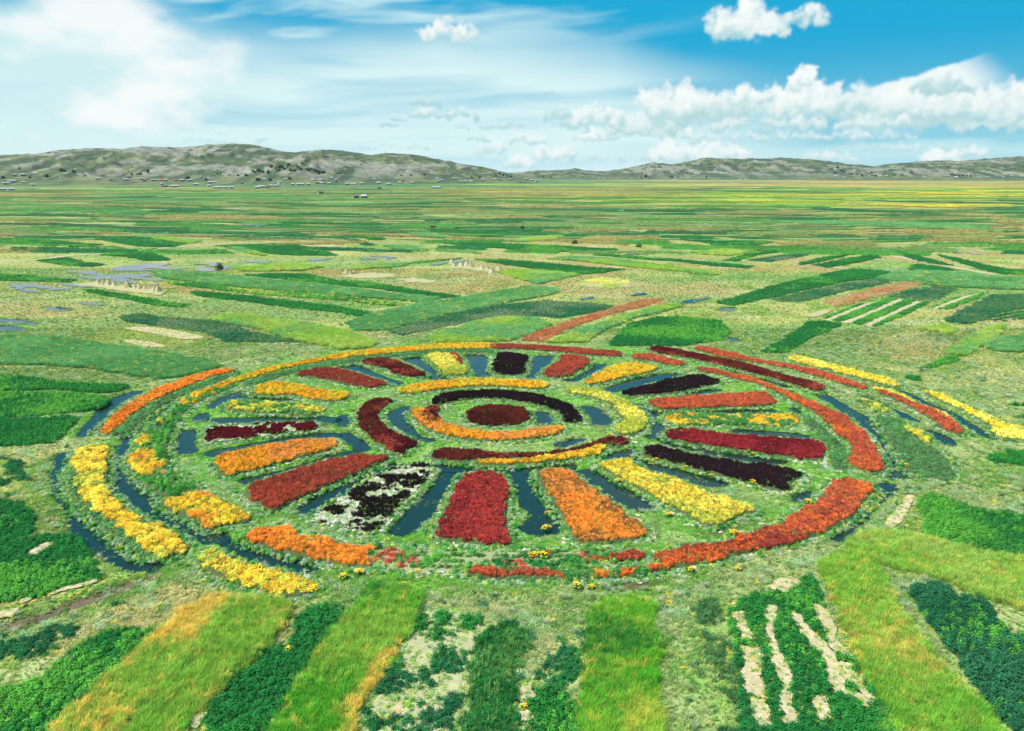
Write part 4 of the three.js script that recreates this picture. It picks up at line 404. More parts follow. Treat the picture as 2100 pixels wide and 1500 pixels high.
const FAR_STRIPS = ['tan|124.0,-518.9 147.4,-496.1 170.2,-478.7 189.4,-455.6 209.8,-441.1 227.6,-424.0 217.8,-399.5 202.2,-413.6 186.8,-432.0 168.9,-446.9 150.2,-463.7 129.3,-477.5',
  'green|820,-1473 839,-1385 860,-1312 877,-1244 894,-1183 909,-1128 859,-1099 838,-1149 820,-1211 793,-1268 769,-1340 741,-1416',
  'tan|-255.7,-265.3 -247.7,-265.5 -242.9,-270.6 -237.0,-274.3 -230.6,-277.5 -222.7,-278.4 -210.2,-261.9 -215.4,-258.4 -220.4,-254.8 -227.2,-254.2 -231.1,-249.3 -236.3,-246.5',
  'dark|258.1,-471.6 284.4,-474.1 312.4,-479.2 340.1,-483.1 364.1,-480.5 390.6,-482.0 381.3,-455.9 358.1,-456.3 333.9,-455.0 309.9,-454.0 284.5,-450.2 259.9,-447.1',
  'green|-176.5,-761.2 -136.7,-750.6 -97.7,-738.0 -59.9,-727.7 -23.0,-714.5 12.8,-705.4 27.9,-689.7 -9.8,-697.1 -48.6,-709.3 -88.3,-719.2 -128.7,-727.8 -170.5,-739.3',
  'teal|-321,-1467 -258,-1387 -203,-1323 -152,-1271 -105,-1215 -61,-1154 -57,-1080 -99,-1126 -144,-1177 -193,-1232 -246,-1289 -306,-1363',
  'green|-170.9,-375.0 -155.7,-373.9 -142.3,-378.6 -127.4,-379.0 -113.4,-383.2 -98.5,-384.0 -95.6,-358.0 -111.3,-357.1 -126.4,-354.6 -142.3,-355.0 -157.0,-351.9 -171.9,-349.7',
  'green|173.1,-205.5 178.2,-203.2 183.3,-200.9 187.6,-197.5 193.1,-196.3 197.6,-193.8 192.1,-185.4 187.1,-187.9 181.4,-189.8 175.8,-191.7 170.4,-194.1 164.6,-196.2',
  'lime|86.3,-722.6 121.9,-742.9 159.5,-765.1 198.4,-785.4 240,-808 282,-831 280,-788 239.2,-767.0 199.6,-744.2 162.5,-724.8 127.4,-708.8 92.8,-685.8',
  'teal|-320,-1199 -263,-1249 -201,-1307 -134,-1372 -61,-1437 20,-1504 55,-1434 -25,-1370 -99,-1313 -167,-1259 -230,-1202 -288,-1155',
  'dark|46.1,-544.1 68.7,-549.9 90.1,-544.8 112.9,-549.8 134.9,-549.3 156.4,-546.5 153.5,-509.4 131.9,-504.0 112.4,-507.6 92.1,-508.3 71.8,-509.0 51.0,-504.0',
  'dark|-257.7,-675.6 -241.0,-666.9 -228.0,-669.0 -213.1,-664.9 -200.3,-668.1 -185.8,-664.8 -180.6,-628.3 -193.5,-630.0 -206.7,-632.7 -217.9,-628.5 -232.6,-635.5 -245.0,-635.0',
  'green|74.9,-754.2 107.6,-728.1 138.6,-704.8 167.6,-681.5 195.0,-659.4 221.3,-640.4 214.6,-621.3 191.0,-643.0 165.2,-662.8 138.0,-683.9 109.2,-704.9 78.9,-729.4',
  'tan|-505.7,-607.1 -475.3,-590.1 -448.7,-577.5 -425.1,-568.4 -397.6,-552.3 -374.2,-541.6 -356.9,-512.9 -382.6,-527.7 -403.5,-533.9 -428.6,-545.8 -455.3,-558.9 -482.5,-571.9',
  'tan|146.9,-292.6 151.1,-293.8 152.8,-288.6 156.4,-288.2 159.7,-287.2 162.0,-283.8 153.1,-264.9 149.8,-266.3 145.7,-265.9 143.7,-271.1 139.9,-271.4 136.9,-274.3',
  'teal|210,-2051 269,-2082 326,-2093 388,-2129 450,-2156 515,-2194 485,-2078 427,-2040 375,-2025 323,-2005 269,-1966 220,-1952',
  'pale|-33.3,-449.1 -17.4,-450.8 -1.4,-451.6 14.8,-455.2 31.2,-459.0 47.9,-464.3 50.0,-437.6 33.8,-431.9 18.0,-429.4 2.5,-429.6 -13.0,-423.9 -28.4,-424.1',
  'teal|-32,-2410 120,-2409 275,-2431 436,-2477 594,-2489 753,-2495 799,-2369 628,-2325 469,-2316 310,-2294 155,-2295 -0,-2264',
  'green|-532,-1025 -483,-1026 -433,-1021 -386,-1024 -336,-1020 -287,-1019 -292,-978 -335,-978 -380,-981 -424,-985 -468,-986 -512,-986',
  'lime|225.8,-718.3 247.5,-707.3 268.4,-696.1 289.5,-687.3 309.3,-676.7 330.7,-671.1 312.3,-626.5 293.8,-634.9 275.2,-644.3 256.5,-655.2 236.5,-664.2 216.6,-675.1',
  'pale|-579,-739 -540,-712 -513,-703 -480,-683 -454.1,-672.1 -426.6,-658.2 -401.2,-614.7 -427.5,-627.1 -455.9,-642.1 -483.1,-653.8 -514,-670 -542,-681',
  'dark|-68.6,-206.0 -62.0,-204.8 -55.3,-203.2 -48.5,-200.5 -41.9,-197.9 -35.5,-197.0 -32.0,-187.5 -38.5,-189.3 -44.9,-189.9 -51.8,-192.6 -58.8,-195.3 -65.5,-196.3',
  'green|0.6,-196.1 4.1,-194.8 7.5,-192.9 10.9,-191.9 14.3,-189.8 17.6,-188.6 15.7,-182.4 12.4,-184.0 9.2,-185.8 5.8,-187.4 2.5,-187.5 -0.9,-190.2',
  'dark|-119.3,-615.0 -109.6,-622.7 -99.0,-625.8 -88.5,-631.3 -78.4,-640.9 -67.6,-647.5 -70.3,-621.0 -80.8,-615.6 -90.9,-608.0 -100.9,-601.4 -110.6,-594.4 -120.8,-591.4',
  'lime|336.2,-731.7 352.7,-738.3 370,-746 388,-755 405,-762 424,-772 404,-742 387,-736 369.5,-729.6 350.1,-718.3 334.4,-714.8 316.9,-706.7',
  'pale|0.9,-348.2 14.5,-346.2 27.9,-341.4 41.1,-337.8 53.8,-332.2 66.9,-331.6 59.0,-308.0 47.2,-312.2 35.0,-315.6 22.6,-318.2 10.0,-321.0 -2.7,-322.2',
  'lime|-919,-1201 -889,-1240 -853,-1277 -816,-1316 -779,-1364 -739,-1411 -706,-1364 -743,-1322 -773,-1274 -803,-1232 -833,-1195 -864,-1164',
  'tan|-394.2,-654.1 -359.1,-629.7 -328.3,-611.1 -299.1,-593.8 -272.4,-580.1 -246.3,-565.7 -226.9,-523.4 -248.6,-534.0 -273.8,-551.6 -301.0,-571.2 -324.6,-581.0 -354.1,-601.5',
  'teal|-281,-3159 -44,-3231 206,-3341 466,-3403 743,-3506 1033,-3601 1027,-3299 772,-3221 527,-3138 295,-3071 73,-3006 -141,-2946',
  'tan|191.2,-376.6 212.0,-384.7 232.9,-391.9 254.1,-398.5 277.1,-407.7 300.5,-416.3 287.5,-397.1 264.8,-388.5 244.0,-382.2 222.1,-372.9 202.2,-366.5 182.5,-359.4',
  'green|74.4,-397.2 90.5,-391.8 106.5,-387.3 122.5,-383.9 138.2,-380.4 153.5,-376.8 147.2,-358.2 132.3,-363.6 116.1,-365.5 100.8,-371.9 84.3,-374.5 68.2,-381.2',
  'pale|67.5,-356.1 82.5,-349.2 97.1,-342.9 110.0,-331.7 124.1,-327.5 136.3,-318.1 128.0,-298.3 115.4,-306.6 101.5,-311.9 87.7,-320.0 72.8,-325.2 57.7,-331.7',
  'green|43.4,-237.7 47.1,-234.6 51.0,-234.4 54.9,-233.6 59.0,-234.3 63.1,-234.8 60.5,-217.8 56.3,-216.8 52.4,-216.9 48.7,-219.2 44.9,-220.3 40.7,-219.2',
  'tan|177.7,-281.3 185.3,-281.2 192.9,-281.2 198.6,-277.5 205.3,-275.8 212.3,-275.0 206.4,-261.5 198.9,-262.4 192.2,-264.7 184.7,-265.8 176.6,-265.7 169.0,-266.6',
  'teal|256,-1551 331,-1578 405,-1593 485,-1625 565,-1648 648,-1674 650,-1596 576,-1575 503,-1551 433,-1530 366,-1513 298,-1489',
  'tan|-172,-954 -125,-953 -79,-949 -32,-948 14,-944 60,-943 64,-913 19,-921 -26,-920 -72,-923 -118,-928 -164,-932',
  'lime|-184,-1253 -113,-1259 -43,-1277 30,-1287 104,-1307 178,-1312 145,-1254 76,-1244 8,-1227 -59,-1209 -124,-1203 -189,-1193',
  'green|-203.6,-226.9 -190.7,-223.3 -177.9,-219.4 -165.6,-215.9 -153.1,-211.6 -141.3,-208.3 -133.2,-201.9 -144.8,-206.0 -156.3,-209.5 -168.4,-213.5 -180.3,-216.9 -192.1,-219.7',
  'dark|-20.7,-400.5 -9.3,-399.4 2.0,-394.8 13.3,-393.7 24.7,-397.1 35.8,-393.9 29.0,-365.8 18.2,-367.0 7.4,-367.4 -3.5,-371.2 -14.4,-368.8 -25.4,-371.0',
  'green|-119.2,-191.7 -115.0,-192.8 -110.2,-192.2 -106.0,-193.4 -101.9,-195.1 -97.4,-195.5 -91.2,-183.2 -95.9,-183.3 -99.7,-181.0 -104.1,-180.3 -108.9,-180.9 -113.8,-181.6',
  'teal|870,-1569 903,-1572 928,-1560 960,-1562 993,-1565 1020,-1559 976,-1501 949,-1503 918,-1500 893,-1506 867,-1508 839,-1510',
  'dark|350.8,-525.9 366.9,-522.0 380.3,-514.1 397.4,-512.6 411.2,-506.4 426.1,-502.1 419.6,-482.8 404.0,-486.4 390.6,-493.7 373.9,-496.4 359.3,-502.9 342.4,-506.1',
  'green|-958,-1204 -873,-1147 -793,-1091 -720,-1041 -648,-987 -586,-943 -560,-896 -622,-943 -681,-981 -745,-1023 -819,-1075 -899,-1131',
  'tan|-81,-986 -55,-1012 -27,-1024 1,-1043 31,-1069 61,-1089 63,-1039 36,-1014 10,-997 -15,-982 -39,-962 -63,-949',
  'yellow|484,-1321 584,-1350 692,-1386 810,-1433 928,-1469 1057,-1517 996,-1460 881,-1414 777,-1382 673,-1340 577,-1307 486,-1274',
  'brown|952,-1628 1002,-1650 1049,-1665 1090,-1671 1147,-1701 1202,-1725 1141,-1630 1088,-1601 1050,-1593 1006,-1576 967,-1565 918,-1536',
  'yellow|360.1,-608.3 373.5,-611.9 385.6,-613.1 399.4,-617.2 412.9,-620.6 426.1,-623.2 417.7,-602.1 403.9,-599.9 389.1,-596.0 374.9,-592.8 361.9,-591.5 348.0,-588.7',
  'tan|7.3,-248.5 15.0,-245.4 22.6,-244.2 29.8,-238.2 37.1,-236.3 44.2,-233.1 44.5,-213.4 38.6,-219.3 31.8,-219.9 25.3,-224.5 18.6,-228.5 11.7,-229.7',
  'dark|11.4,-279.9 24.8,-275.4 37.8,-270.6 50.6,-266.5 63.4,-264.5 75.5,-259.8 76.1,-246.1 64.1,-251.8 51.2,-254.8 38.2,-258.9 24.8,-260.5 11.2,-264.9',
  'green|184.5,-223.5 187.9,-222.6 192.1,-223.0 196.1,-223.2 201.2,-225.0 206.7,-227.5 196.3,-208.4 192.5,-208.4 187.7,-206.7 182.6,-204.6 179.6,-205.7 174.9,-204.1',
  'tan|-88.1,-220.1 -82.0,-223.3 -75.4,-225.1 -68.8,-227.5 -62.0,-229.5 -55.4,-232.9 -53.6,-224.0 -60.8,-221.2 -68.0,-218.3 -75.1,-216.3 -82.4,-214.8 -89.3,-212.4',
  'teal|-1367,-1950 -1296,-1990 -1229,-2043 -1152,-2088 -1086,-2163 -997,-2204 -891,-2065 -979,-2025 -1054,-1969 -1128,-1920 -1202,-1879 -1265,-1827',
  'pale|-151,-876 -131,-852 -113,-842 -94,-824 -76.7,-807.1 -60.1,-796.6 -48.2,-749.7 -65.1,-765.7 -82.1,-775.7 -100.1,-791.7 -118.2,-804.2 -137,-820',
  'green|-194.4,-310.8 -189.5,-308.5 -183.8,-304.7 -179.3,-303.1 -176.3,-304.9 -171.4,-302.4 -159.8,-280.2 -163.3,-279.4 -168.3,-281.9 -173.5,-284.9 -177.7,-285.5 -183.4,-289.2',
  'green|-1175,-1425 -1090,-1398 -1016,-1383 -942,-1367 -865,-1343 -796,-1330 -745,-1259 -809,-1273 -872,-1280 -949,-1308 -1022,-1327 -1096,-1345',
  'green|-50.2,-756.2 -16.2,-735.5 16.2,-712.1 46.5,-686.6 76.3,-675.6 104.3,-658.3 95.0,-618.0 66.2,-635.4 35.8,-650.2 4.1,-670.2 -29.1,-686.5 -64.2,-708.9',
  'teal|-1364,-1693 -1300,-1687 -1233,-1676 -1175,-1678 -1115,-1677 -1055,-1674 -1032,-1592 -1080,-1586 -1129,-1581 -1184,-1584 -1235,-1583 -1291,-1588',
  'pale|63.9,-411.9 82.7,-416.3 101.1,-417.7 120.7,-423.3 140.6,-428.9 159.9,-430.9 158.9,-411.7 139.8,-405.6 122.0,-402.8 104.3,-400.0 86.6,-395.7 69.4,-393.2',
  'dark|358.0,-548.7 381.2,-560.5 403.1,-569.2 423.0,-574.1 447.0,-584.8 467.3,-589.3 444.1,-543.3 426.3,-539.1 407.4,-533.0 390.3,-529.3 370.5,-520.8 352.3,-514.4',
  'dark|-174.8,-287.0 -159.5,-283.6 -145.3,-282.5 -130.5,-279.5 -116.1,-277.0 -102.3,-275.7 -101.7,-265.9 -115.1,-268.9 -128.0,-270.5 -141.8,-273.7 -155.1,-275.3 -169.2,-278.4',
  'tan|288.5,-443.9 295.5,-443.9 300.8,-441.2 309.0,-443.4 314.1,-440.4 320.6,-439.8 311.1,-419.7 304.4,-419.4 296.7,-417.3 292.3,-421.0 286.7,-422.7 280.0,-422.3',
  'tan|-497,-739 -476,-735 -454,-731 -435,-732 -413,-726 -391.0,-720.5 -362.2,-680.8 -382.3,-681.4 -405.0,-687.1 -427.3,-691.6 -448,-693 -471,-697',
  'green|-361,-1222 -309,-1219 -256,-1211 -202,-1195 -151,-1187 -101,-1183 -72,-1147 -124,-1152 -177,-1165 -230,-1170 -284,-1181 -339,-1188',
  'brown|1182,-3142 1266,-2867 1365,-2693 1441,-2516 1503,-2353 1559,-2211 1432,-2101 1368,-2218 1292,-2339 1225,-2509 1140,-2690 1036,-2875',
  'dark|65.2,-290.3 73.7,-289.3 82.4,-289.3 90.5,-286.4 99.6,-288.2 107.0,-283.7 99.9,-268.0 91.3,-269.8 82.3,-270.0 73.7,-272.7 64.6,-273.1 55.2,-271.4',
  'green|-157.1,-302.0 -153.3,-302.6 -149.7,-303.7 -146.8,-306.7 -142.9,-307.1 -139.3,-308.5 -134.1,-296.3 -138.2,-295.5 -142.7,-295.7 -146.8,-294.9 -150.8,-293.7 -155.0,-293.2',
  'brown|572,-2089 599,-2057 622,-2015 645,-1978 670,-1949 691,-1912 657,-1836 630,-1860 603,-1886 578,-1923 550,-1956 521,-1985',
  'yellow|557,-1039 604,-1020 649,-1000 690,-978 726,-951 763,-929 736,-886 697,-898 663,-921 627,-943 585,-960 545,-982',
  'tan|297,-1739 352,-1759 407,-1777 463,-1790 523,-1818 580,-1831 570,-1721 513,-1716 453,-1697 393,-1675 335,-1657 280,-1650',
  'tan|-38,-1194 20,-1201 78,-1217 138,-1231 199,-1241 260,-1253 245,-1206 187,-1202 128,-1185 71,-1174 14,-1165 -41,-1151',
  'tan|-427,-2201 -373,-2164 -322,-2141 -269,-2094 -218,-2055 -171,-2027 -140,-1929 -187,-1966 -234,-1987 -284,-2019 -336,-2058 -388,-2091',
  'tan|248.3,-324.7 253.1,-324.2 257.4,-322.8 261.7,-321.6 266.5,-321.2 270.1,-318.9 256.8,-299.8 253.0,-301.1 250.2,-304.1 245.4,-304.0 241.5,-305.3 238.8,-308.7',
  'green|-193.5,-351.3 -179.3,-345.8 -166.0,-341.9 -151.0,-332.7 -138.4,-329.0 -125.7,-324.6 -124.2,-303.0 -135.5,-305.1 -148.2,-310.7 -161.2,-316.4 -173.9,-320.6 -187.3,-325.7',
  'green|-365,-2633 -215,-2488 -80,-2342 40,-2205 147,-2076 246,-1982 282,-1860 184,-1950 77,-2053 -42,-2160 -174,-2291 -320,-2422',
  'tan|-81.2,-745.1 -49.5,-706.1 -20.8,-672.8 5.7,-637.3 29.9,-607.0 52.3,-580.7 51.2,-566.6 30.2,-592.1 7.5,-621.4 -17.1,-651.8 -44.2,-687.9 -73.8,-726.4',
  'teal|-350,-1420 -320,-1423 -291,-1429 -261,-1437 -231,-1440 -200,-1440 -209,-1392 -241,-1390 -272,-1387 -301,-1376 -334,-1379 -363,-1371',
  'green|-808,-933 -723,-886 -648,-846 -576,-805 -505,-760 -449,-733 -402.9,-689.8 -463,-723 -528,-759 -595,-793 -670,-832 -753,-876',
  'yellow|681,-1176 729,-1196 769,-1200 811,-1207 857,-1219 901,-1228 865,-1152 825,-1145 786,-1140 747,-1134 706,-1124 665,-1112',
  'green|-585,-1204 -519,-1157 -454,-1103 -394,-1054 -340,-1014 -288,-970 -263,-941 -311,-979 -363,-1021 -421,-1069 -480,-1114 -544,-1162',
  'dark|-252.7,-496.6 -244.6,-497.1 -238.1,-501.6 -229.5,-500.8 -224.0,-508.4 -216.4,-510.9 -209.5,-482.2 -215.7,-477.4 -223.8,-477.8 -229.2,-471.6 -237.4,-472.4 -242.8,-466.7',
  'tan|210.5,-275.0 214.5,-274.7 217.9,-273.6 221.0,-272.0 224.5,-271.1 228.4,-270.7 220.2,-259.0 216.7,-260.3 212.8,-261.0 208.3,-260.7 205.0,-262.6 201.1,-263.3',
  'pale|-208.8,-223.0 -204.6,-222.2 -199.7,-220.2 -194.9,-218.4 -190.5,-217.1 -185.9,-215.6 -181.9,-208.2 -185.3,-207.8 -189.8,-209.0 -195.1,-211.4 -199.6,-212.5 -204.4,-214.1',
  'dark|-39.7,-303.3 -25.1,-307.7 -10.3,-313.4 5.0,-319.6 20.8,-327.9 37.1,-333.9 39.4,-306.7 24.2,-299.9 9.5,-295.3 -4.8,-287.5 -18.8,-284.6 -32.2,-277.8',
  'teal|-315,-1844 -280,-1862 -242,-1859 -206,-1865 -169,-1874 -132,-1883 -107,-1769 -141,-1775 -173,-1756 -208,-1769 -240,-1758 -273,-1753',
  'brown|673,-2499 726,-2473 768,-2410 817,-2380 860,-2339 897,-2285 863,-2175 814,-2197 767,-2229 723,-2273 672,-2302 628,-2366',
  'green|-59.2,-356.3 -50.1,-353.8 -41.2,-352.2 -32.3,-350.0 -23.4,-347.3 -14.7,-344.9 -18.0,-331.6 -26.7,-334.3 -35.6,-337.3 -44.4,-338.9 -53.3,-340.3 -62.2,-341.4',
  'tan|-32.3,-442.8 -20.5,-432.1 -9.4,-427.4 1.5,-422.0 12.2,-415.6 22.6,-406.5 22.7,-389.0 12.3,-395.9 1.6,-400.4 -9.4,-408.9 -20.6,-413.9 -32.2,-420.5',
  'tan|-198.6,-390.5 -180.5,-392.8 -163.0,-397.6 -145.8,-404.3 -126.8,-406.0 -108.2,-410.5 -113.4,-389.5 -131.7,-385.7 -149.2,-380.3 -167.4,-378.1 -183.7,-371.7 -200.4,-367.1',
  'tan|-10,-1267 54,-1224 116,-1193 173,-1154 225,-1107 278,-1083 245,-1027 195,-1056 142,-1091 86,-1130 26,-1170 -37,-1201',
  'dark|-47.4,-383.4 -35.6,-376.7 -24.4,-375.6 -13.3,-377.7 -2.1,-374.2 9.0,-373.4 3.3,-343.9 -6.5,-347.4 -16.3,-346.7 -26.3,-350.2 -36.3,-351.2 -46.2,-350.5',
  'lime|352,-799 399,-798 450,-803 500,-807 548,-808 596,-807 587,-780 543,-779 499,-776 454,-773 411,-772 366,-766',
  'green|-233.3,-605.6 -220.0,-606.0 -205.5,-602.4 -192.4,-603.0 -178.7,-601.7 -165.0,-600.0 -160.9,-581.6 -172.4,-580.6 -185.1,-583.8 -197.0,-583.9 -209.8,-587.0 -222.2,-588.3',
  'green|-507.9,-568.1 -466.9,-548.9 -427.6,-529.7 -392.4,-514.7 -361.0,-503.7 -327.0,-486.7 -309.6,-451.4 -341.6,-465.8 -372.1,-476.0 -406.6,-490.8 -439.2,-501.3 -475.6,-515.4',
  'dark|170.0,-193.5 172.8,-192.8 175.2,-191.5 177.8,-190.5 181.2,-190.9 183.0,-188.6 178.3,-180.0 175.2,-180.0 173.3,-181.9 169.8,-181.4 167.5,-182.7 164.6,-183.2',
  'yellow|408,-851 463,-868 523,-893 587,-919 655,-947 725,-975 681,-916 620,-894 562,-873 505,-849 450,-826 400,-808',
  'tan|-775,-985 -698,-950 -631,-928 -565,-901 -500,-873 -442,-852 -418,-796 -474,-819 -533,-844 -594,-869 -654,-888 -721,-914',
  'lime|740,-1540 816,-1533 879,-1504 948,-1489 1019,-1480 1081,-1460 1068,-1411 1001,-1419 936,-1432 876,-1457 807,-1467 741,-1486',
  'pale|21.5,-190.2 29.0,-191.2 36.4,-190.7 43.8,-189.8 51.0,-188.4 58.5,-189.0 59.7,-180.4 52.3,-181.2 44.8,-181.7 37.3,-182.5 29.7,-182.7 22.2,-182.6',
  'green|-631,-790 -544,-728 -471.1,-677.4 -405.1,-630.3 -349.5,-594.1 -297.7,-558.0 -269.9,-525.4 -316.1,-559.9 -366.4,-595.9 -423.4,-637.4 -487,-683 -560,-736',
  'dark|492,-751 495,-730 506,-722 512,-708 520,-697 527,-686 494.0,-645.2 488.6,-657.4 480.5,-666.0 477,-682 467,-689 461,-704',
  'brown|721,-1985 776,-1978 828,-1965 876,-1945 929,-1939 984,-1938 890,-1802 845,-1823 791,-1824 741,-1837 692,-1855 637,-1859',
  'yellow|255,-906 311,-925 366,-939 425,-956 488,-981 552,-1002 553,-962 493,-942 435,-923 380,-907 327,-890 274,-872',
  'pale|-209.6,-479.9 -186.3,-481.5 -164.1,-487.7 -141.1,-492.7 -117.6,-497.0 -93.9,-502.0 -84.4,-470.9 -108.7,-467.8 -132.2,-462.3 -154.6,-454.8 -179.2,-456.1 -201.4,-450.7',
  'tan|-172,-1130 -146,-1154 -119,-1177 -90,-1199 -61,-1225 -31,-1248 -37,-1208 -66,-1185 -93,-1166 -119,-1143 -144,-1116 -169,-1097',
  'pale|150.0,-215.3 155.6,-215.6 160.6,-214.6 165.9,-214.4 171.7,-215.1 176.1,-213.2 169.4,-205.4 164.0,-204.4 159.4,-205.2 154.4,-205.0 149.4,-204.8 144.8,-205.5',
  'dark|356.0,-729.1 381.5,-705.6 409.4,-690.9 429.0,-663.7 453.9,-649.2 474.8,-630.6 450.5,-593.0 433.9,-612.6 413.9,-629.2 391.5,-644.0 369.9,-662.8 348.9,-686.5',
  'green|56.8,-219.0 65.5,-217.2 73.4,-212.2 82.6,-213.2 90.8,-210.8 98.8,-207.9 94.1,-190.3 86.8,-193.3 78.5,-193.1 70.8,-195.3 62.9,-196.7 55.2,-200.2',
  'tan|191.4,-235.5 197.6,-236.0 203.8,-236.4 211.4,-239.1 217.7,-239.6 224.3,-240.6 214.7,-224.7 208.7,-224.3 202.4,-223.5 194.0,-219.1 189.5,-221.1 181.5,-217.1',
  'dark|-582,-850 -539,-838 -496,-823 -457,-812 -419,-803 -380,-789 -366,-771 -399,-782 -433,-790 -470,-804 -505,-814 -542,-825',
  'green|-258.6,-478.1 -245.5,-474.4 -231.3,-467.6 -217.5,-461.0 -205.4,-458.4 -191.9,-451.5 -187.3,-431.5 -200.4,-435.3 -213.9,-439.4 -228.7,-446.2 -242.2,-449.4 -255.3,-451.3',
  'green|2,-946 45,-914 85,-882 122,-847 157,-820 190,-795 177.9,-761.2 146.8,-785.7 114,-812 79,-840 42,-869 3,-907',
  'dark|-183.6,-307.3 -176.4,-304.9 -172.0,-309.0 -166.2,-309.9 -160.6,-311.2 -154.7,-312.2 -145.2,-286.0 -150.2,-284.8 -155.2,-283.6 -161.3,-285.1 -166.9,-285.4 -171.0,-282.3',
  'green|306,-1133 332,-1122 361,-1120 389,-1117 414,-1106 442,-1102 425,-1032 400,-1039 372,-1036 346,-1039 323,-1057 297,-1062',
  'pale|33.0,-320.7 39.2,-319.3 45.4,-317.9 51.6,-317.3 57.5,-314.2 63.6,-312.9 61.5,-295.7 55.5,-298.7 49.3,-300.3 43.0,-301.2 36.7,-303.4 30.5,-306.3',
  'brown|509,-1986 559,-1946 611,-1917 653,-1868 702,-1842 748,-1816 688,-1730 645,-1764 598,-1796 551,-1830 497,-1851 447,-1891',
  'green|-397.6,-523.8 -378.7,-530.4 -356.3,-531.7 -335.5,-536.4 -313.2,-538.6 -293.3,-546.4 -268.6,-515.8 -289.0,-512.2 -307.8,-506.1 -329.1,-505.1 -349.4,-502.7 -366.8,-495.8',
  'green|307.7,-418.6 315.3,-418.6 321.0,-415.6 328.4,-415.5 338.3,-419.1 343.7,-416.0 335.8,-399.7 329.4,-399.9 322.7,-399.9 316.5,-400.5 308.8,-398.9 301.5,-397.6',
  'teal|-636,-3733 -359,-3372 -133,-3140 64,-2885 235,-2708 381,-2510 421,-2362 284,-2525 127,-2712 -53,-2904 -261,-3141 -506,-3431',
  'tan|-8.5,-559.3 7.2,-560.8 23.1,-567.1 39.2,-571.2 55.8,-578.6 72.7,-586.3 73.9,-554.7 57.8,-550.0 41.7,-539.7 26.3,-538.2 11.0,-533.7 -4.1,-527.5',
  'brown|1187,-2194 1236,-2164 1289,-2144 1325,-2099 1369,-2071 1419,-2054 1315,-1927 1267,-1937 1231,-1966 1194,-1998 1153,-2025 1109,-2050',
  'green|-127.2,-308.3 -111.4,-304.5 -95.7,-300.4 -80.1,-294.8 -65.3,-291.9 -50.3,-285.5 -41.9,-273.8 -56.3,-278.2 -70.8,-281.8 -86.0,-286.7 -101.2,-290.4 -116.6,-294.0',
  'lime|-1067,-1760 -931,-1706 -809,-1670 -687,-1624 -572,-1581 -466,-1554 -429,-1493 -534,-1528 -644,-1566 -756,-1600 -878,-1644 -1003,-1684',
  'dark|-25.7,-213.1 -22.0,-212.1 -18.5,-213.0 -14.9,-211.9 -11.4,-213.4 -7.8,-211.8 -7.1,-197.0 -10.2,-196.8 -13.4,-197.7 -16.6,-197.9 -19.8,-197.9 -22.9,-196.7',
  'green|132.9,-511.4 151.2,-520.5 167.6,-521.2 186.2,-528.8 202.6,-528.5 223.0,-539.7 214.6,-503.1 197.3,-497.0 182.2,-497.0 165.0,-489.6 148.6,-484.2 133.7,-483.5',
  'dark|126.4,-326.6 135.2,-325.2 145.3,-327.4 155.0,-328.5 164.8,-329.7 173.0,-326.7 159.5,-301.6 150.9,-300.0 142.9,-300.0 135.1,-300.7 127.1,-300.7 118.0,-297.1',
  'green|93.9,-197.5 104.5,-197.3 115.2,-197.3 125.3,-196.2 135.7,-195.8 146.2,-195.6 135.3,-176.0 127.5,-178.9 117.7,-177.6 109.7,-180.5 100.7,-181.2 91.2,-180.6',
  'tan|-104.4,-532.2 -88.1,-531.2 -72.5,-535.6 -56.0,-533.1 -39.9,-534.7 -23.8,-537.4 -25.6,-517.8 -42.4,-517.9 -59.1,-518.2 -75.6,-516.1 -92.3,-515.6 -108.9,-515.2',
  'pale|-357.5,-449.3 -350.1,-452.9 -342.8,-456.9 -331.6,-454.6 -323.1,-456.9 -314.3,-458.6 -304.2,-438.9 -312.9,-437.6 -318.7,-431.5 -327.0,-429.8 -337.9,-432.3 -343.8,-427.0',
  'brown|908,-1685 989,-1728 1067,-1760 1164,-1820 1259,-1870 1349,-1908 1239,-1782 1152,-1751 1057,-1702 972,-1665 889,-1626 814,-1600',
  'tan|-310,-1034 -247,-975 -188,-912 -137,-866 -90,-826 -47.4,-782.0 -48.8,-731.1 -87.5,-771.8 -129,-808 -176,-858 -224,-894 -279,-944',
  'tan|-199.6,-191.3 -194.0,-194.7 -186.9,-195.9 -179.0,-196.0 -172.8,-198.8 -165.7,-200.4 -157.8,-186.6 -164.5,-185.0 -171.4,-183.8 -179.4,-184.3 -185.4,-181.9 -192.4,-181.1',
  'green|-517.6,-628.1 -490.0,-624.1 -462.5,-619.9 -433.0,-611.9 -407.5,-609.9 -380.5,-604.8 -362.5,-577.7 -391.4,-584.3 -418.8,-587.7 -446.6,-591.4 -472.9,-592.4 -501.5,-596.5',
  'dark|74,-917 107,-920 141,-928 174,-927 208,-931 242,-934 218,-899 182,-894 147,-897 110,-890 75,-891 40,-890',
  'tan|-279.2,-280.4 -271.0,-284.7 -260.8,-286.5 -252.6,-291.4 -242.7,-294.2 -232.7,-297.2 -227.4,-285.8 -236.2,-282.5 -244.6,-278.9 -253.2,-275.8 -259.6,-270.0 -268.8,-268.3',
  'green|-59.0,-334.2 -51.6,-331.3 -45.4,-338.3 -38.3,-338.0 -31.3,-339.2 -24.3,-340.8 -25.0,-313.6 -32.0,-309.4 -39.2,-307.8 -46.4,-306.5 -54.1,-309.2 -60.9,-305.8',
  'pale|-236.7,-373.7 -221.0,-373.6 -206.9,-376.9 -191.7,-378.1 -176.4,-379.3 -161.2,-380.8 -164.2,-370.0 -179.7,-368.4 -194.6,-365.7 -210.1,-364.7 -225.1,-362.8 -239.9,-360.8',
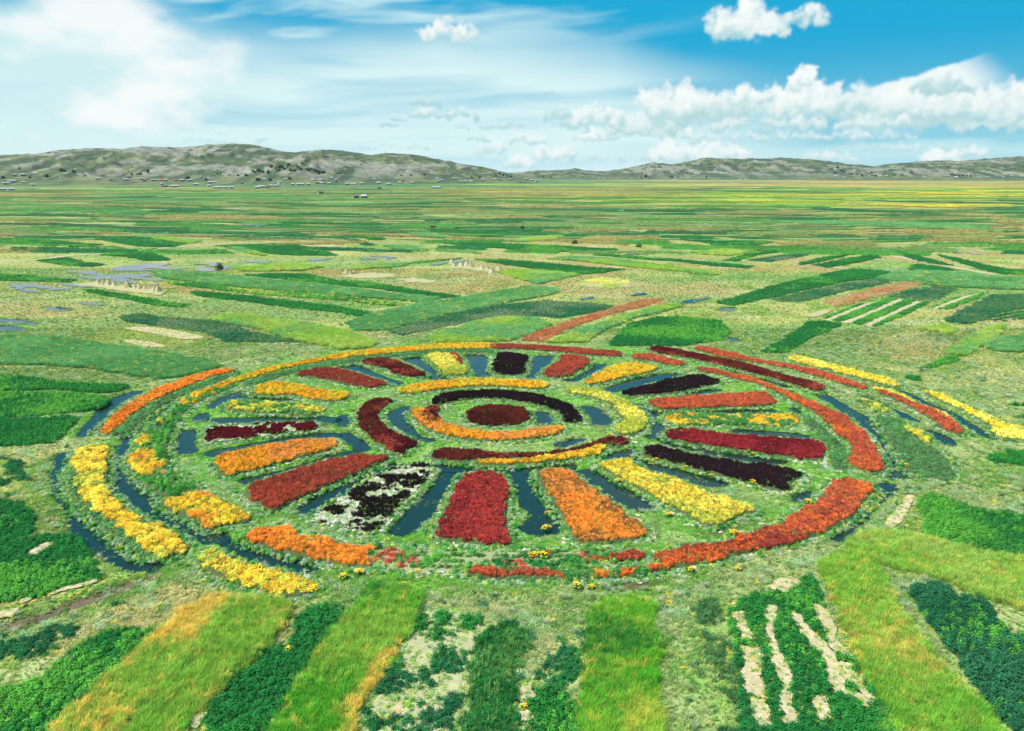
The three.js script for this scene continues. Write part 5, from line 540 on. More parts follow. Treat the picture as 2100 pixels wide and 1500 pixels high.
  'pale|112.5,-219.8 122.8,-218.1 131.0,-211.7 141.2,-210.6 148.6,-204.2 157.3,-200.9 148.1,-185.5 140.5,-189.3 133.0,-193.7 124.9,-197.4 115.5,-198.5 107.7,-204.3',
  'yellow|302.2,-681.6 315.6,-659.5 327.0,-635.6 337.9,-613.8 349.0,-594.8 359.9,-577.6 345.7,-557.8 335.8,-576.8 324.2,-595.0 311.9,-613.6 299.8,-635.8 285.9,-656.5',
  'pale|-108.0,-512.7 -83.4,-505.9 -58.8,-493.7 -35.2,-482.0 -12.6,-476.2 9.4,-463.5 -0.5,-444.1 -20.6,-454.4 -41.4,-463.9 -62.5,-470.2 -84.6,-479.2 -107.4,-488.9',
  'teal|-969,-1920 -921,-1913 -864,-1887 -807,-1856 -750,-1824 -699,-1803 -669,-1713 -710,-1716 -766,-1751 -811,-1761 -861,-1779 -915,-1803',
  'tan|170.5,-250.3 177.3,-252.1 182.8,-251.3 190.2,-254.1 195.0,-252.2 202.5,-255.0 190.9,-235.2 185.4,-235.5 178.5,-233.4 171.7,-231.2 166.4,-231.8 161.2,-232.8',
  'tan|-234.0,-695.2 -206.8,-669.0 -181.5,-645.4 -157.5,-622.1 -134.8,-599.1 -114.1,-581.3 -104.7,-561.7 -123.8,-583.0 -143.7,-603.6 -164.9,-625.8 -187.0,-647.2 -210.8,-671.4',
  'green|353,-793 375,-783 399,-775 422,-769 445,-762 465,-752 461,-736 441,-742 422,-751 402,-759 380,-765 359,-773',
  'tan|290.4,-408.7 296.1,-397.4 305.8,-393.3 313.1,-386.1 318.9,-376.9 326.1,-370.4 304.4,-338.8 299.1,-346.8 292.3,-353.0 284.8,-358.5 278.5,-366.4 272.3,-375.3',
  'tan|292.6,-622.1 305.1,-601.3 318.7,-585.3 332.1,-571.0 343.1,-553.6 356.2,-542.0 345.1,-522.7 335.6,-537.1 324.7,-550.6 315.1,-568.1 302.3,-580.9 291.0,-598.7',
  'dark|-15.7,-572.0 4.9,-554.3 24.6,-543.7 43.6,-531.3 61.5,-516.2 79.0,-505.3 69.8,-482.2 51.7,-494.4 32.9,-506.9 13.2,-517.8 -7.3,-529.5 -28.5,-540.3',
  'pale|-337.8,-469.3 -327.0,-473.7 -314.9,-476.4 -304.5,-482.5 -292.6,-486.1 -281.3,-491.4 -277.1,-467.7 -288.5,-461.5 -299.7,-455.6 -314.4,-456.4 -324.9,-450.0 -337.5,-447.6',
  'dark|228.6,-291.5 243.3,-295.4 257.3,-297.7 272.1,-301.0 287.9,-305.5 302.9,-308.5 299.8,-297.2 284.3,-294.4 268.9,-291.6 253.9,-289.1 237.6,-284.3 222.9,-281.4',
  'green|525,-1582 549,-1538 574,-1504 596,-1464 619,-1432 644,-1409 608,-1354 590,-1387 570,-1418 549,-1452 524,-1477 503,-1517',
  'green|-678,-1199 -637,-1196 -590,-1179 -548,-1174 -506,-1167 -464,-1159 -436,-1107 -474,-1111 -513,-1115 -558,-1131 -598,-1134 -637,-1136',
  'tan|-44,-1014 -19,-994 5,-979 28,-962 51,-947 73,-931 72,-906 48,-920 23,-938 -2,-950 -29,-967 -56,-984',
  'dark|-166.5,-446.8 -144.7,-448.1 -123.1,-450.5 -100.6,-448.9 -78.7,-450.8 -56.3,-450.1 -54.8,-436.5 -76.4,-432.8 -98.6,-434.0 -120.4,-433.3 -142.6,-434.0 -164.3,-433.1',
  'brown|722,-1760 762,-1728 792,-1676 830,-1649 858,-1606 893,-1580 862,-1515 824,-1540 789,-1573 755,-1615 717,-1653 674,-1685',
  'pale|40.8,-497.0 51.9,-485.5 62.2,-471.8 72.4,-461.4 81.4,-445.5 90.7,-435.6 87.1,-410.0 77.5,-420.0 67.4,-429.5 56.8,-439.0 45.8,-448.7 34.7,-463.5',
  'brown|513,-2407 656,-2279 791,-2181 899,-2052 1014,-1973 1111,-1884 1002,-1797 912,-1872 814,-1954 708,-2047 597,-2163 468,-2272',
  'lime|221,-871 254,-844 285,-822 314,-796 343,-776 369,-754 376,-733 352,-751 326,-771 300,-794 272,-817 242,-842',
  'green|484,-1481 502,-1447 519,-1412 536,-1382 550,-1347 567,-1323 543,-1273 523,-1293 505,-1320 486,-1350 466,-1379 447,-1413',
  'tan|187.3,-298.8 194.2,-299.2 200.7,-298.7 206.6,-297.3 212.3,-295.5 219.1,-295.9 207.7,-276.7 202.1,-279.1 195.2,-279.2 188.9,-280.4 181.7,-279.7 175.8,-282.0',
  'teal|-482,-1713 -391,-1665 -302,-1612 -219,-1557 -141,-1515 -67,-1474 -47,-1406 -122,-1438 -201,-1483 -284,-1528 -368,-1558 -462,-1612',
  'tan|194.4,-514.6 199.6,-507.8 205.6,-503.8 211.7,-500.2 217.2,-495.3 221.9,-488.8 217.9,-476.4 211.8,-478.9 206.7,-484.0 201.3,-489.1 195.2,-492.1 189.8,-497.8',
  'tan|-122.2,-250.2 -114.5,-248.2 -106.8,-246.5 -99.3,-245.0 -91.7,-242.6 -84.3,-240.9 -81.1,-233.6 -88.5,-236.0 -95.9,-237.7 -103.1,-238.7 -111.0,-241.8 -118.3,-242.8',
  'teal|-1803,-2004 -1627,-1966 -1447,-1914 -1281,-1874 -1128,-1846 -973,-1806 -908,-1689 -1036,-1715 -1180,-1763 -1315,-1787 -1472,-1838 -1613,-1861',
  'dark|200,-1389 262,-1302 321,-1237 375,-1182 424,-1126 466,-1070 434,-1035 391,-1074 346,-1125 299,-1181 248,-1253 189,-1311',
  'green|-243.6,-722.5 -211.7,-740.2 -177.6,-755.6 -142.9,-775.5 -106.1,-792.7 -68,-811 -47.4,-771.6 -80.8,-754.8 -112.8,-737.3 -143.8,-722.0 -174.3,-709.8 -202.5,-692.8',
  'dark|-113.2,-250.9 -103.5,-253.6 -93.1,-254.0 -83.1,-256.6 -73.3,-260.7 -62.7,-261.4 -56.1,-248.9 -65.5,-247.8 -74.3,-244.0 -83.5,-242.5 -92.7,-241.6 -101.4,-238.9',
  'dark|529,-1353 556,-1314 579,-1272 597,-1223 625,-1200 645,-1165 623,-1097 602,-1135 576,-1166 549,-1201 517,-1229 487,-1265',
  'dark|-500,-828 -483,-836 -468,-848 -451,-857 -432,-864 -414,-871 -393,-847 -410,-833 -429,-826 -449,-821 -465,-810 -482,-801',
  'tan|-305.4,-394.9 -295.2,-389.7 -283.9,-382.5 -274.8,-378.6 -263.9,-371.5 -254.0,-365.7 -242.9,-349.5 -250.8,-352.5 -259.3,-356.2 -270.0,-363.5 -279.4,-368.2 -288.5,-372.4',
  'green|-29.9,-238.7 -24.3,-238.8 -18.6,-238.0 -13.0,-239.1 -7.2,-236.0 -1.6,-237.5 -2.7,-222.1 -8.7,-222.3 -14.9,-223.8 -20.9,-223.7 -27.0,-224.0 -33.1,-224.6',
  'dark|-333.9,-467.4 -313.6,-462.7 -290.6,-452.6 -270.4,-446.6 -252.8,-445.2 -233.7,-440.4 -218.7,-415.4 -234.7,-417.7 -253.1,-424.4 -270.1,-428.0 -290.7,-437.5 -309.4,-442.9',
  'tan|213.4,-307.1 219.5,-306.9 225.0,-305.6 230.0,-303.6 236.9,-304.8 241.9,-303.0 233.5,-287.9 229.5,-290.9 223.6,-290.9 218.3,-292.0 213.7,-294.5 207.9,-294.7',
  'green|37.7,-355.9 46.1,-356.0 54.9,-359.6 63.1,-358.2 71.9,-360.5 80.5,-361.2 78.7,-346.2 70.4,-345.5 62.1,-344.8 53.9,-344.9 45.6,-343.6 37.3,-341.9',
  'dark|157.9,-402.2 164.7,-401.2 171.1,-398.9 179.0,-401.1 185.4,-399.1 191.9,-397.4 179.6,-370.1 173.7,-373.1 166.8,-373.7 159.5,-373.0 151.9,-371.5 146.3,-376.2',
  'dark|-250,-983 -229,-994 -210,-1011 -188,-1018 -167,-1034 -145,-1051 -138,-999 -160,-986 -180,-972 -200,-962 -220,-948 -239,-937',
  'tan|-161,-1518 -98,-1542 -34,-1568 34,-1607 103,-1630 174,-1654 184,-1576 118,-1539 55,-1514 -6,-1490 -66,-1474 -123,-1442',
  'tan|18.6,-298.3 26.4,-299.3 34.2,-299.7 42.2,-303.0 49.8,-301.1 58.0,-304.0 53.8,-289.4 45.5,-286.8 37.4,-285.3 29.5,-285.4 21.5,-283.9 13.6,-284.4',
  'pale|-25.6,-196.3 -22.5,-196.3 -19.3,-195.8 -16.0,-193.5 -12.9,-193.6 -9.7,-193.3 -7.8,-181.9 -10.6,-182.9 -13.5,-184.0 -16.4,-185.3 -19.3,-186.0 -22.1,-186.2',
  'tan|-92.3,-280.6 -83.1,-278.3 -73.4,-272.8 -64.8,-272.4 -55.7,-268.1 -47.1,-266.6 -41.2,-254.0 -50.0,-256.5 -58.8,-258.6 -68.1,-262.2 -77.3,-265.1 -86.4,-266.9',
  'green|490,-1301 564,-1313 639,-1325 719,-1343 793,-1347 877,-1369 870,-1308 793,-1293 716,-1275 645,-1264 572,-1248 505,-1243',
  'lime|281,-884 321,-887 359,-881 397,-878 435,-875 475,-876 467,-832 431,-835 397,-843 359,-841 323,-844 287,-849',
  'pale|-108.9,-459.8 -88.3,-446.8 -69.1,-437.2 -50.0,-422.4 -31.9,-408.0 -14.9,-397.3 -8.0,-373.8 -22.7,-384.3 -38.1,-396.3 -53.9,-405.1 -70.9,-418.4 -89.3,-435.5',
  'dark|-183.0,-612.6 -154.4,-598.1 -127.5,-586.4 -101.7,-577.0 -76.5,-567.1 -51.6,-551.5 -51.7,-531.1 -75.5,-539.3 -99.9,-547.1 -125.5,-558.2 -152.8,-573.1 -179.6,-582.4',
  'green|-344,-1000 -323,-1007 -302,-1013 -279,-1018 -258,-1029 -236,-1036 -227,-996 -245,-985 -265,-983 -283,-972 -302,-965 -320,-958',
  'tan|-859,-1160 -824,-1168 -791,-1181 -758,-1195 -729,-1217 -693,-1227 -688,-1192 -719,-1176 -750,-1161 -779,-1146 -810,-1134 -838,-1119',
  'tan|-631,-1295 -532,-1245 -436,-1191 -352,-1153 -268,-1096 -194,-1061 -154,-1007 -220,-1046 -288,-1079 -363,-1122 -446,-1174 -533,-1224',
  'green|127.0,-577.7 152.0,-577.8 176.2,-574.4 201.2,-574.5 226.6,-575.9 250.5,-573.1 242.4,-537.8 221.5,-539.2 201.0,-542.2 179.1,-541.2 156.8,-537.9 136.3,-542.0',
  'lime|119.4,-741.0 142.6,-731.6 166.6,-728.2 188.9,-718.9 211.2,-711.1 232.9,-703.3 219.4,-682.9 197.3,-687.4 175.1,-692.4 153.2,-700.7 130.6,-708.0 107.3,-712.8',
  'lime|159.2,-621.5 187.5,-633.3 216.3,-643.6 245.5,-653.0 276.6,-665.8 309.5,-681.0 293.3,-651.8 262.1,-643.3 229.3,-628.0 198.6,-615.9 169.5,-606.7 140.6,-594.9',
  'lime|-939,-1418 -867,-1396 -796,-1375 -726,-1352 -663,-1340 -598,-1320 -588,-1266 -647,-1287 -704,-1301 -768,-1325 -829,-1343 -891,-1360',
  'tan|-196.3,-283.6 -191.8,-283.0 -187.1,-282.1 -182.1,-280.4 -177.2,-279.0 -172.2,-277.2 -168.2,-266.5 -173.3,-268.5 -178.2,-270.1 -183.0,-271.2 -187.7,-272.2 -193.4,-275.0',
  'dark|-164.7,-203.5 -157.4,-202.6 -150.0,-201.2 -143.1,-201.0 -134.9,-197.9 -127.7,-196.7 -121.4,-182.7 -128.6,-184.3 -135.8,-185.7 -143.9,-188.8 -151.3,-190.0 -158.8,-191.7',
  'pale|-293,-827 -272,-814 -251,-801 -231,-788 -211.5,-776.2 -192.6,-764.7 -180.9,-744.6 -197.8,-755.5 -215.4,-767.8 -234,-781 -252,-792 -271,-804',
  'dark|235.3,-548.9 249.1,-533.9 258.4,-510.6 271.4,-498.4 281.4,-481.6 290.5,-465.1 274.4,-437.7 262.3,-449.3 251.0,-464.1 238.6,-479.1 225.8,-495.4 214.3,-518.5',
  'lime|157,-957 195,-973 237,-1003 280,-1030 324,-1058 372,-1089 342,-1021 297,-994 253,-965 214,-949 174,-923 137,-906',
  'dark|76.7,-447.6 85.4,-447.1 94.4,-448.0 103.9,-452.2 112.4,-450.1 122.1,-454.1 116.6,-432.9 108.1,-433.2 99.2,-430.9 90.9,-432.1 82.2,-430.8 73.4,-428.7',
  'tan|-677,-969 -656,-981 -634,-991 -607,-994 -586,-1008 -564,-1023 -521,-950 -538,-934 -559,-926 -580,-919 -602,-914 -614,-893',
  'dark|-176.0,-205.9 -172.4,-206.4 -166.8,-203.6 -163.3,-204.2 -158.3,-202.3 -153.0,-199.6 -146.0,-186.3 -149.7,-185.7 -154.4,-187.1 -157.7,-185.9 -164.0,-189.9 -167.8,-189.4',
  'dark|21.4,-418.4 28.7,-413.0 35.8,-407.1 42.9,-404.6 49.5,-397.1 56.2,-392.5 54.1,-380.1 47.7,-384.2 41.1,-387.6 34.6,-394.3 28.0,-400.7 21.0,-404.7',
  'teal|-812,-1233 -784,-1234 -762,-1245 -731,-1241 -705,-1245 -674,-1240 -646,-1196 -670,-1189 -697,-1187 -722,-1183 -753,-1188 -776,-1181',
  'tan|160.3,-300.2 168.4,-301.0 175.7,-300.0 183.6,-300.3 190.3,-298.1 198.3,-298.6 197.2,-288.6 189.2,-288.1 181.3,-287.8 174.1,-288.9 166.2,-288.5 158.8,-289.3',
  'tan|601,-1661 702,-1713 804,-1753 909,-1794 1019,-1835 1132,-1876 1029,-1759 913,-1710 807,-1673 711,-1652 607,-1604 514,-1574',
  'green|126.3,-239.7 132.4,-239.5 138.2,-238.6 144.4,-238.4 150.5,-238.2 156.5,-237.9 152.0,-231.7 146.3,-231.7 140.6,-231.6 135.0,-231.9 129.5,-232.3 123.9,-232.4',
  'tan|-434.5,-479.5 -393.3,-456.1 -358.5,-439.4 -322.2,-417.9 -287.7,-396.4 -259.7,-383.6 -238.9,-352.6 -266.7,-369.0 -296.7,-386.8 -328.4,-404.9 -363.7,-426.0 -399.2,-445.1',
  'green|-281,-991 -255,-986 -227,-974 -202,-968 -175,-954 -150,-950 -154,-919 -178,-928 -201,-932 -226,-942 -251,-950 -277,-962',
  'green|-408,-902 -370,-901 -333,-902 -298,-912 -261,-917 -223,-915 -220,-852 -253,-849 -285,-848 -317,-843 -351,-846 -386,-850',
  'tan|-267.3,-435.1 -242.9,-434.8 -217.3,-431.7 -193.4,-432.2 -167.8,-428.0 -141.9,-420.9 -137.5,-393.2 -158.6,-395.2 -181.0,-400.2 -202.1,-400.8 -225.6,-406.8 -245.9,-405.2',
  'dark|636,-1164 696,-1195 757,-1223 822,-1255 890,-1288 960,-1320 917,-1273 852,-1246 784,-1212 723,-1185 664,-1157 607,-1130',
  'teal|-357,-1514 -307,-1502 -257,-1491 -209,-1483 -161,-1475 -113,-1462 -115,-1403 -161,-1414 -207,-1422 -255,-1440 -302,-1448 -349,-1452',
  'tan|-42.8,-268.3 -33.1,-260.9 -23.9,-255.5 -14.9,-249.6 -6.2,-243.5 2.1,-238.6 3.3,-232.0 -5.7,-237.2 -15.0,-242.2 -24.6,-247.6 -34.6,-254.6 -44.8,-259.6',
  'tan|-217,-1889 -103,-1781 -2,-1689 91,-1613 175,-1531 251,-1456 204,-1409 131,-1468 52,-1540 -34,-1627 -130,-1711 -234,-1800',
  'pale|-398.3,-573.2 -385.1,-576.8 -371.1,-579.4 -356.0,-580.0 -343.0,-584.8 -328.3,-586.6 -311.8,-555.6 -326.6,-552.2 -341.5,-549.5 -356.5,-547.1 -371.0,-544.0 -386.7,-543.3',
  'green|81.7,-209.2 89.7,-211.7 97.3,-212.3 104.6,-212.0 113.5,-216.5 121.8,-218.7 115.0,-198.1 108.5,-198.3 100.7,-195.1 94.4,-195.9 86.9,-192.9 79.9,-190.9',
  'tan|-723,-1200 -667,-1235 -603,-1263 -540,-1298 -472,-1333 -403,-1378 -419,-1330 -488,-1293 -551,-1252 -616,-1226 -675,-1193 -729,-1159',
  'tan|-890,-1626 -754,-1542 -636,-1480 -523,-1409 -422,-1358 -326,-1296 -340,-1257 -433,-1305 -533,-1356 -645,-1421 -764,-1485 -896,-1559',
  'green|-787,-1734 -704,-1732 -618,-1721 -531,-1701 -450,-1700 -364,-1677 -317,-1609 -401,-1614 -488,-1626 -578,-1646 -667,-1656 -756,-1667',
  'pale|-6.1,-688.3 18.0,-702.9 43.4,-724.7 69.7,-741.2 97.4,-762.3 125.9,-778.6 112.4,-751.5 82.4,-730.6 53.9,-712.1 26.6,-694.6 0.5,-679.7 -24.6,-664.4',
  'green|275.0,-431.0 282.3,-428.1 289.8,-425.8 295.9,-421.2 302.9,-418.3 310.6,-416.8 306.4,-403.4 300.9,-407.5 294.1,-409.8 287.8,-413.2 280.5,-414.7 273.9,-417.8',
  'lime|409,-854 427,-850 451,-856 470,-853 490,-853 511,-854 478,-798 455,-790 439,-797 416,-789 397,-790 380,-794',
  'teal|-558,-2786 -359,-2725 -169,-2671 13,-2616 189,-2566 360,-2528 386,-2346 237,-2393 82,-2449 -80,-2488 -247,-2541 -426,-2621',
  'pale|-246.5,-305.0 -240.1,-305.4 -231.0,-301.2 -224.9,-302.0 -216.9,-299.4 -209.5,-297.8 -199.4,-274.4 -207.1,-277.5 -213.7,-278.3 -220.4,-279.2 -227.3,-280.5 -235.3,-283.4',
  'dark|-348.3,-623.1 -304.0,-594.1 -259.0,-557.1 -220.4,-528.6 -185.7,-504.9 -152.2,-477.8 -154.9,-445.7 -183.8,-465.5 -216.9,-492.0 -251.8,-517.4 -292.2,-550.5 -330.5,-573.6',
  'tan|367,-1521 396,-1514 425,-1503 456,-1504 484,-1495 509,-1475 503,-1424 474,-1436 444,-1446 411,-1446 381,-1461 350,-1473',
  'green|896,-1394 921,-1392 952,-1401 975,-1397 1003,-1400 1038,-1412 1000,-1339 972,-1338 946,-1341 917,-1338 884,-1328 858,-1330',
  'green|-648,-821 -604,-795 -562,-769 -518,-739 -483,-720 -445,-694 -417.7,-657.1 -453.7,-678.9 -492,-702 -531,-725 -567,-740 -616,-772',
  'teal|1332,-2598 1340,-2517 1360,-2467 1384,-2425 1410,-2390 1421,-2332 1360,-2195 1352,-2259 1316,-2278 1296,-2328 1269,-2368 1256,-2439',
  'pale|270.5,-354.8 283.7,-355.6 298.7,-359.0 313.8,-362.3 330.2,-367.1 344.8,-369.2 336.7,-353.6 321.9,-351.0 306.7,-347.5 291.3,-343.4 276.8,-340.4 262.8,-337.8',
  'tan|226.4,-454.1 244.9,-454.9 264.0,-456.7 281.8,-456.0 301.7,-459.0 320.2,-459.4 303.7,-446.3 283.6,-445.9 263.1,-444.5 242.5,-442.9 222.9,-443.2 202.7,-442.1',
  'yellow|552,-1178 566,-1127 580,-1082 593,-1041 607,-1006 618,-970 589,-936 576,-974 557,-1006 539,-1045 521,-1088 501,-1134',
  'tan|-189,-1608 -124,-1522 -66,-1458 -12,-1396 37,-1341 83,-1292 95,-1226 49,-1272 0,-1321 -53,-1381 -110,-1440 -170,-1488',
  'brown|1095,-1875 1208,-1925 1331,-1985 1443,-2023 1580,-2089 1714,-2144 1599,-1988 1473,-1946 1346,-1898 1227,-1853 1112,-1809 1002,-1768',
  'dark|-117.5,-264.2 -111.0,-266.7 -104.1,-268.3 -97.0,-269.7 -90.2,-272.2 -83.0,-273.6 -84.5,-262.2 -91.5,-258.0 -99.2,-256.6 -106.6,-254.6 -114.0,-253.0 -121.0,-250.2',
  'teal|-56,-3042 73,-2952 195,-2868 313,-2807 421,-2718 525,-2641 509,-2492 406,-2550 297,-2595 186,-2680 68,-2766 -56,-2805',
  'teal|-1180,-1632 -1103,-1580 -1027,-1525 -954,-1471 -880,-1411 -818,-1367 -788,-1308 -851,-1351 -914,-1392 -985,-1440 -1062,-1495 -1147,-1555',
  'green|-313.4,-510.2 -298.8,-498.9 -286.2,-490.9 -273.4,-481.9 -260.5,-472.2 -249.0,-464.9 -238.5,-440.4 -250.3,-449.3 -261.1,-455.4 -272.4,-462.4 -285.7,-472.7 -297.6,-479.9',
  'green|-405.1,-689.2 -367.9,-666.9 -332.2,-644.6 -301.2,-629.8 -269.3,-610.3 -237.1,-586.0 -218.0,-554.0 -243.5,-569.9 -270.6,-587.4 -299.7,-606.7 -330.0,-626.5 -358.0,-638.8',
  'green|692,-1100 715,-1077 737,-1055 757,-1033 775,-1008 793,-987 769,-955 748,-974 728,-998 708,-1023 685,-1045 661,-1068',
  'pale|27.0,-399.8 45.4,-387.9 63.2,-378.5 80.1,-368.5 95.8,-356.4 111.9,-349.7 101.7,-333.5 86.2,-343.9 69.7,-353.2 52.3,-361.6 34.3,-369.9 15.6,-381.4',
  'tan|-620,-1082 -595,-1071 -569,-1059 -544,-1049 -518,-1036 -495,-1027 -469,-991 -495,-1004 -520,-1012 -548,-1027 -574,-1035 -602,-1049',
  'dark|83.9,-511.0 98.9,-512.2 114.3,-515.7 130.0,-519.3 145.1,-520.0 160.5,-521.5 154.4,-479.7 138.2,-476.6 122.8,-476.1 108.1,-479.6 92.7,-479.7 77.3,-479.7',
  'dark|-127.4,-358.8 -115.9,-359.1 -103.6,-356.4 -91.3,-353.1 -79.6,-352.0 -67.8,-349.5 -61.4,-336.0 -71.9,-336.6 -82.8,-339.6 -93.4,-340.2 -104.5,-342.8 -115.3,-344.2',
  'tan|265.1,-360.1 275.9,-352.9 288.7,-349.4 300.0,-344.0 313.1,-341.7 322.9,-335.3 313.1,-318.3 302.4,-323.2 289.8,-325.7 278.2,-330.0 265.6,-333.2 254.1,-338.7',
  'green|16.6,-587.2 28.4,-587.4 40.3,-590.1 52.3,-592.7 64.4,-595.2 76.4,-596.4 72.2,-580.5 61.2,-579.8 50.0,-577.7 38.8,-573.7 27.9,-571.4 17.0,-569.9',
  'lime|196.1,-619.0 221.8,-608.1 246.5,-596.6 270.7,-586.2 293.3,-574.3 316.0,-564.6 313.1,-552.6 290.4,-560.8 267.7,-570.8 244.3,-581.2 219.9,-591.2 195.1,-602.5',
  'teal|-489,-1170 -465,-1186 -442,-1204 -416,-1215 -391,-1236 -365,-1252 -369,-1212 -393,-1197 -415,-1175 -438,-1161 -461,-1147 -482,-1129',
  'pale|-494,-921 -467,-944 -437,-965 -405,-987 -374,-1015 -339,-1038 -353,-1005 -389,-981 -424,-958 -457,-937 -490,-918 -518,-893',
  'green|487,-837 515,-843 543,-850 570,-853 598,-859 630,-868 601,-846 571,-837 541,-829 514,-826 486,-820 459,-814',
  'dark|157.7,-261.5 161.9,-259.6 167.0,-259.8 171.9,-259.5 177.2,-259.9 180.7,-257.0 169.1,-239.1 164.3,-239.9 158.5,-238.8 154.4,-241.2 149.2,-241.4 144.8,-243.4',
  'pale|-390,-1109 -317,-1101 -245,-1093 -175,-1087 -105,-1080 -36,-1069 -42,-1037 -105,-1048 -170,-1054 -235,-1062 -302,-1072 -369,-1081',
  'dark|153.6,-431.4 176.0,-435.0 198.9,-439.4 220.8,-440.7 244.6,-445.7 267.1,-447.2 259.3,-435.0 236.4,-429.1 215.9,-427.9 194.1,-423.2 173.1,-419.5 152.8,-417.3',
  'tan|102.3,-233.0 109.6,-230.6 119.0,-234.6 125.7,-231.0 133.7,-231.3 142.7,-233.6 137.9,-215.5 129.8,-213.0 123.1,-213.9 115.8,-213.1 108.5,-212.4 102.1,-214.1',
  'teal|-332,-1865 -255,-1906 -174,-1954 -90,-2011 -1,-2053 91,-2103 48,-1991 -48,-1957 -139,-1915 -227,-1872 -309,-1820 -388,-1776',
  'green|-99.1,-568.5 -87.8,-559.7 -77.2,-554.3 -66.9,-550.5 -56.5,-543.9 -46.6,-541.4 -43.0,-518.5 -52.9,-524.1 -63.3,-532.0 -73.4,-534.8 -83.6,-538.4 -94.2,-543.8',
  'tan|-187.2,-282.5 -174.3,-277.4 -161.6,-272.2 -149.7,-268.4 -137.5,-263.0 -126.5,-260.4 -123.0,-251.2 -133.6,-255.4 -144.1,-259.1 -155.2,-263.5 -166.2,-267.3 -178.4,-273.2',
  'brown|587,-1609 667,-1598 749,-1595 827,-1583 903,-1571 983,-1568 895,-1468 824,-1485 741,-1482 668,-1499 588,-1503 510,-1516',
  'lime|562,-815 578,-816 593,-815 612,-821 629,-822 645,-823 615,-769 600,-769 590,-775 570,-768 553,-765 537,-764',
  'tan|-265.3,-642.5 -252.7,-638.2 -240.0,-633.2 -227.2,-627.7 -214.4,-621.4 -202.8,-618.6 -192.6,-600.3 -204.6,-604.6 -217.1,-610.4 -229.4,-614.8 -241.2,-617.3 -253.8,-622.0',
  'lime|-620,-1485 -572,-1441 -529,-1405 -487,-1369 -446,-1328 -408,-1296 -378,-1243 -417,-1275 -456,-1305 -498,-1339 -543,-1378 -592,-1422',
  'teal|-108,-2068 2,-1968 103,-1883 196,-1811 283,-1744 364,-1679 317,-1605 245,-1663 167,-1732 83,-1803 -8,-1886 -106,-1965',
  'lime|370,-1090 435,-1121 501,-1147 569,-1172 644,-1207 719,-1237 703,-1175 635,-1154 562,-1121 498,-1101 434,-1077 373,-1054',
  'tan|33.8,-259.2 39.8,-260.1 45.6,-258.4 51.4,-257.6 57.3,-257.6 63.6,-259.8 58.7,-237.2 53.0,-239.4 46.9,-238.8 40.6,-237.1 34.7,-237.5 28.8,-239.2',
  'dark|-201.8,-260.8 -190.4,-258.6 -180.1,-258.5 -169.3,-257.4 -158.3,-255.6 -147.2,-253.3 -144.1,-244.3 -155.4,-245.1 -167.7,-247.7 -178.9,-247.9 -190.6,-249.0 -202.7,-250.7',
  'pale|218.5,-299.8 227.1,-295.7 235.8,-292.3 244.5,-289.1 252.7,-285.5 260.6,-281.8 252.3,-274.3 242.9,-275.8 234.3,-278.8 226.7,-283.7 217.3,-285.9 208.3,-289.0',
  'brown|1255,-1903 1296,-1905 1326,-1889 1366,-1890 1409,-1894 1440,-1882 1366,-1800 1332,-1812 1290,-1810 1245,-1805 1209,-1813 1174,-1825',
  'pale|-308.0,-687.5 -299.1,-691.1 -288.3,-690.0 -279.6,-694.9 -269.7,-696.4 -261.5,-703.3 -254.6,-675.7 -264.1,-670.6 -274.6,-668.6 -284.0,-664.0 -294.4,-662.2 -305.4,-662.2',
  'green|3.4,-573.7 28.1,-593.4 54.4,-613.8 82.3,-635.5 112.0,-659.3 144.0,-686.2 136.3,-664.8 103.9,-639.6 73.9,-618.2 45.5,-598.6 18.7,-577.9 -6.6,-558.7',
  'dark|-298.3,-553.8 -287.6,-552.4 -278.0,-553.5 -268.3,-554.3 -258.2,-554.2 -247.8,-553.4 -243.6,-538.0 -251.9,-536.0 -261.2,-536.5 -270.1,-536.3 -279.9,-537.9 -289.1,-538.2',
  'pale|-668,-1182 -619,-1145 -581,-1123 -538,-1092 -500,-1068 -464,-1045 -431,-994 -467,-1019 -504,-1045 -540,-1064 -581,-1091 -623,-1118',
  'green|264,-836 286,-805 307,-776 326.2,-747.8 345.8,-725.4 362.9,-700.7 359.8,-681.1 339.8,-702.4 319.7,-727.7 298.7,-756.0 275,-784 251,-816',
  'pale|-320,-851 -292,-847 -263,-841 -236,-840 -209,-839 -181,-837 -172,-801 -201,-807 -228,-804 -256,-804 -285,-809 -314,-811',
  'dark|-336.4,-445.4 -313.1,-440.6 -288.0,-431.9 -265.3,-426.4 -243.6,-422.1 -221.0,-415.1 -212.6,-399.8 -232.4,-405.9 -252.0,-410.7 -273.3,-418.0 -293.9,-423.3 -316.2,-430.6',
  'dark|214,-1262 260,-1283 309,-1307 360,-1335 410,-1352 461,-1373 454,-1313 402,-1295 349,-1269 297,-1243 250,-1232 202,-1205',
  'pale|-317.1,-350.8 -305.8,-346.4 -294.3,-341.5 -282.6,-335.9 -273.1,-333.5 -261.9,-328.2 -252.7,-314.2 -263.3,-319.4 -273.7,-324.1 -282.6,-326.2 -294.7,-332.9 -306.2,-338.4',
  'green|160.4,-226.6 166.4,-226.8 172.4,-227.1 179.4,-229.1 185.6,-229.5 191.8,-230.0 183.0,-217.8 177.3,-217.7 170.8,-216.1 165.4,-216.5 159.9,-216.7 153.9,-216.0',
  'tan|-24,-1633 19,-1589 59,-1542 97,-1479 133,-1447 167,-1398 143,-1321 106,-1363 67,-1403 26,-1450 -18,-1495 -65,-1557',
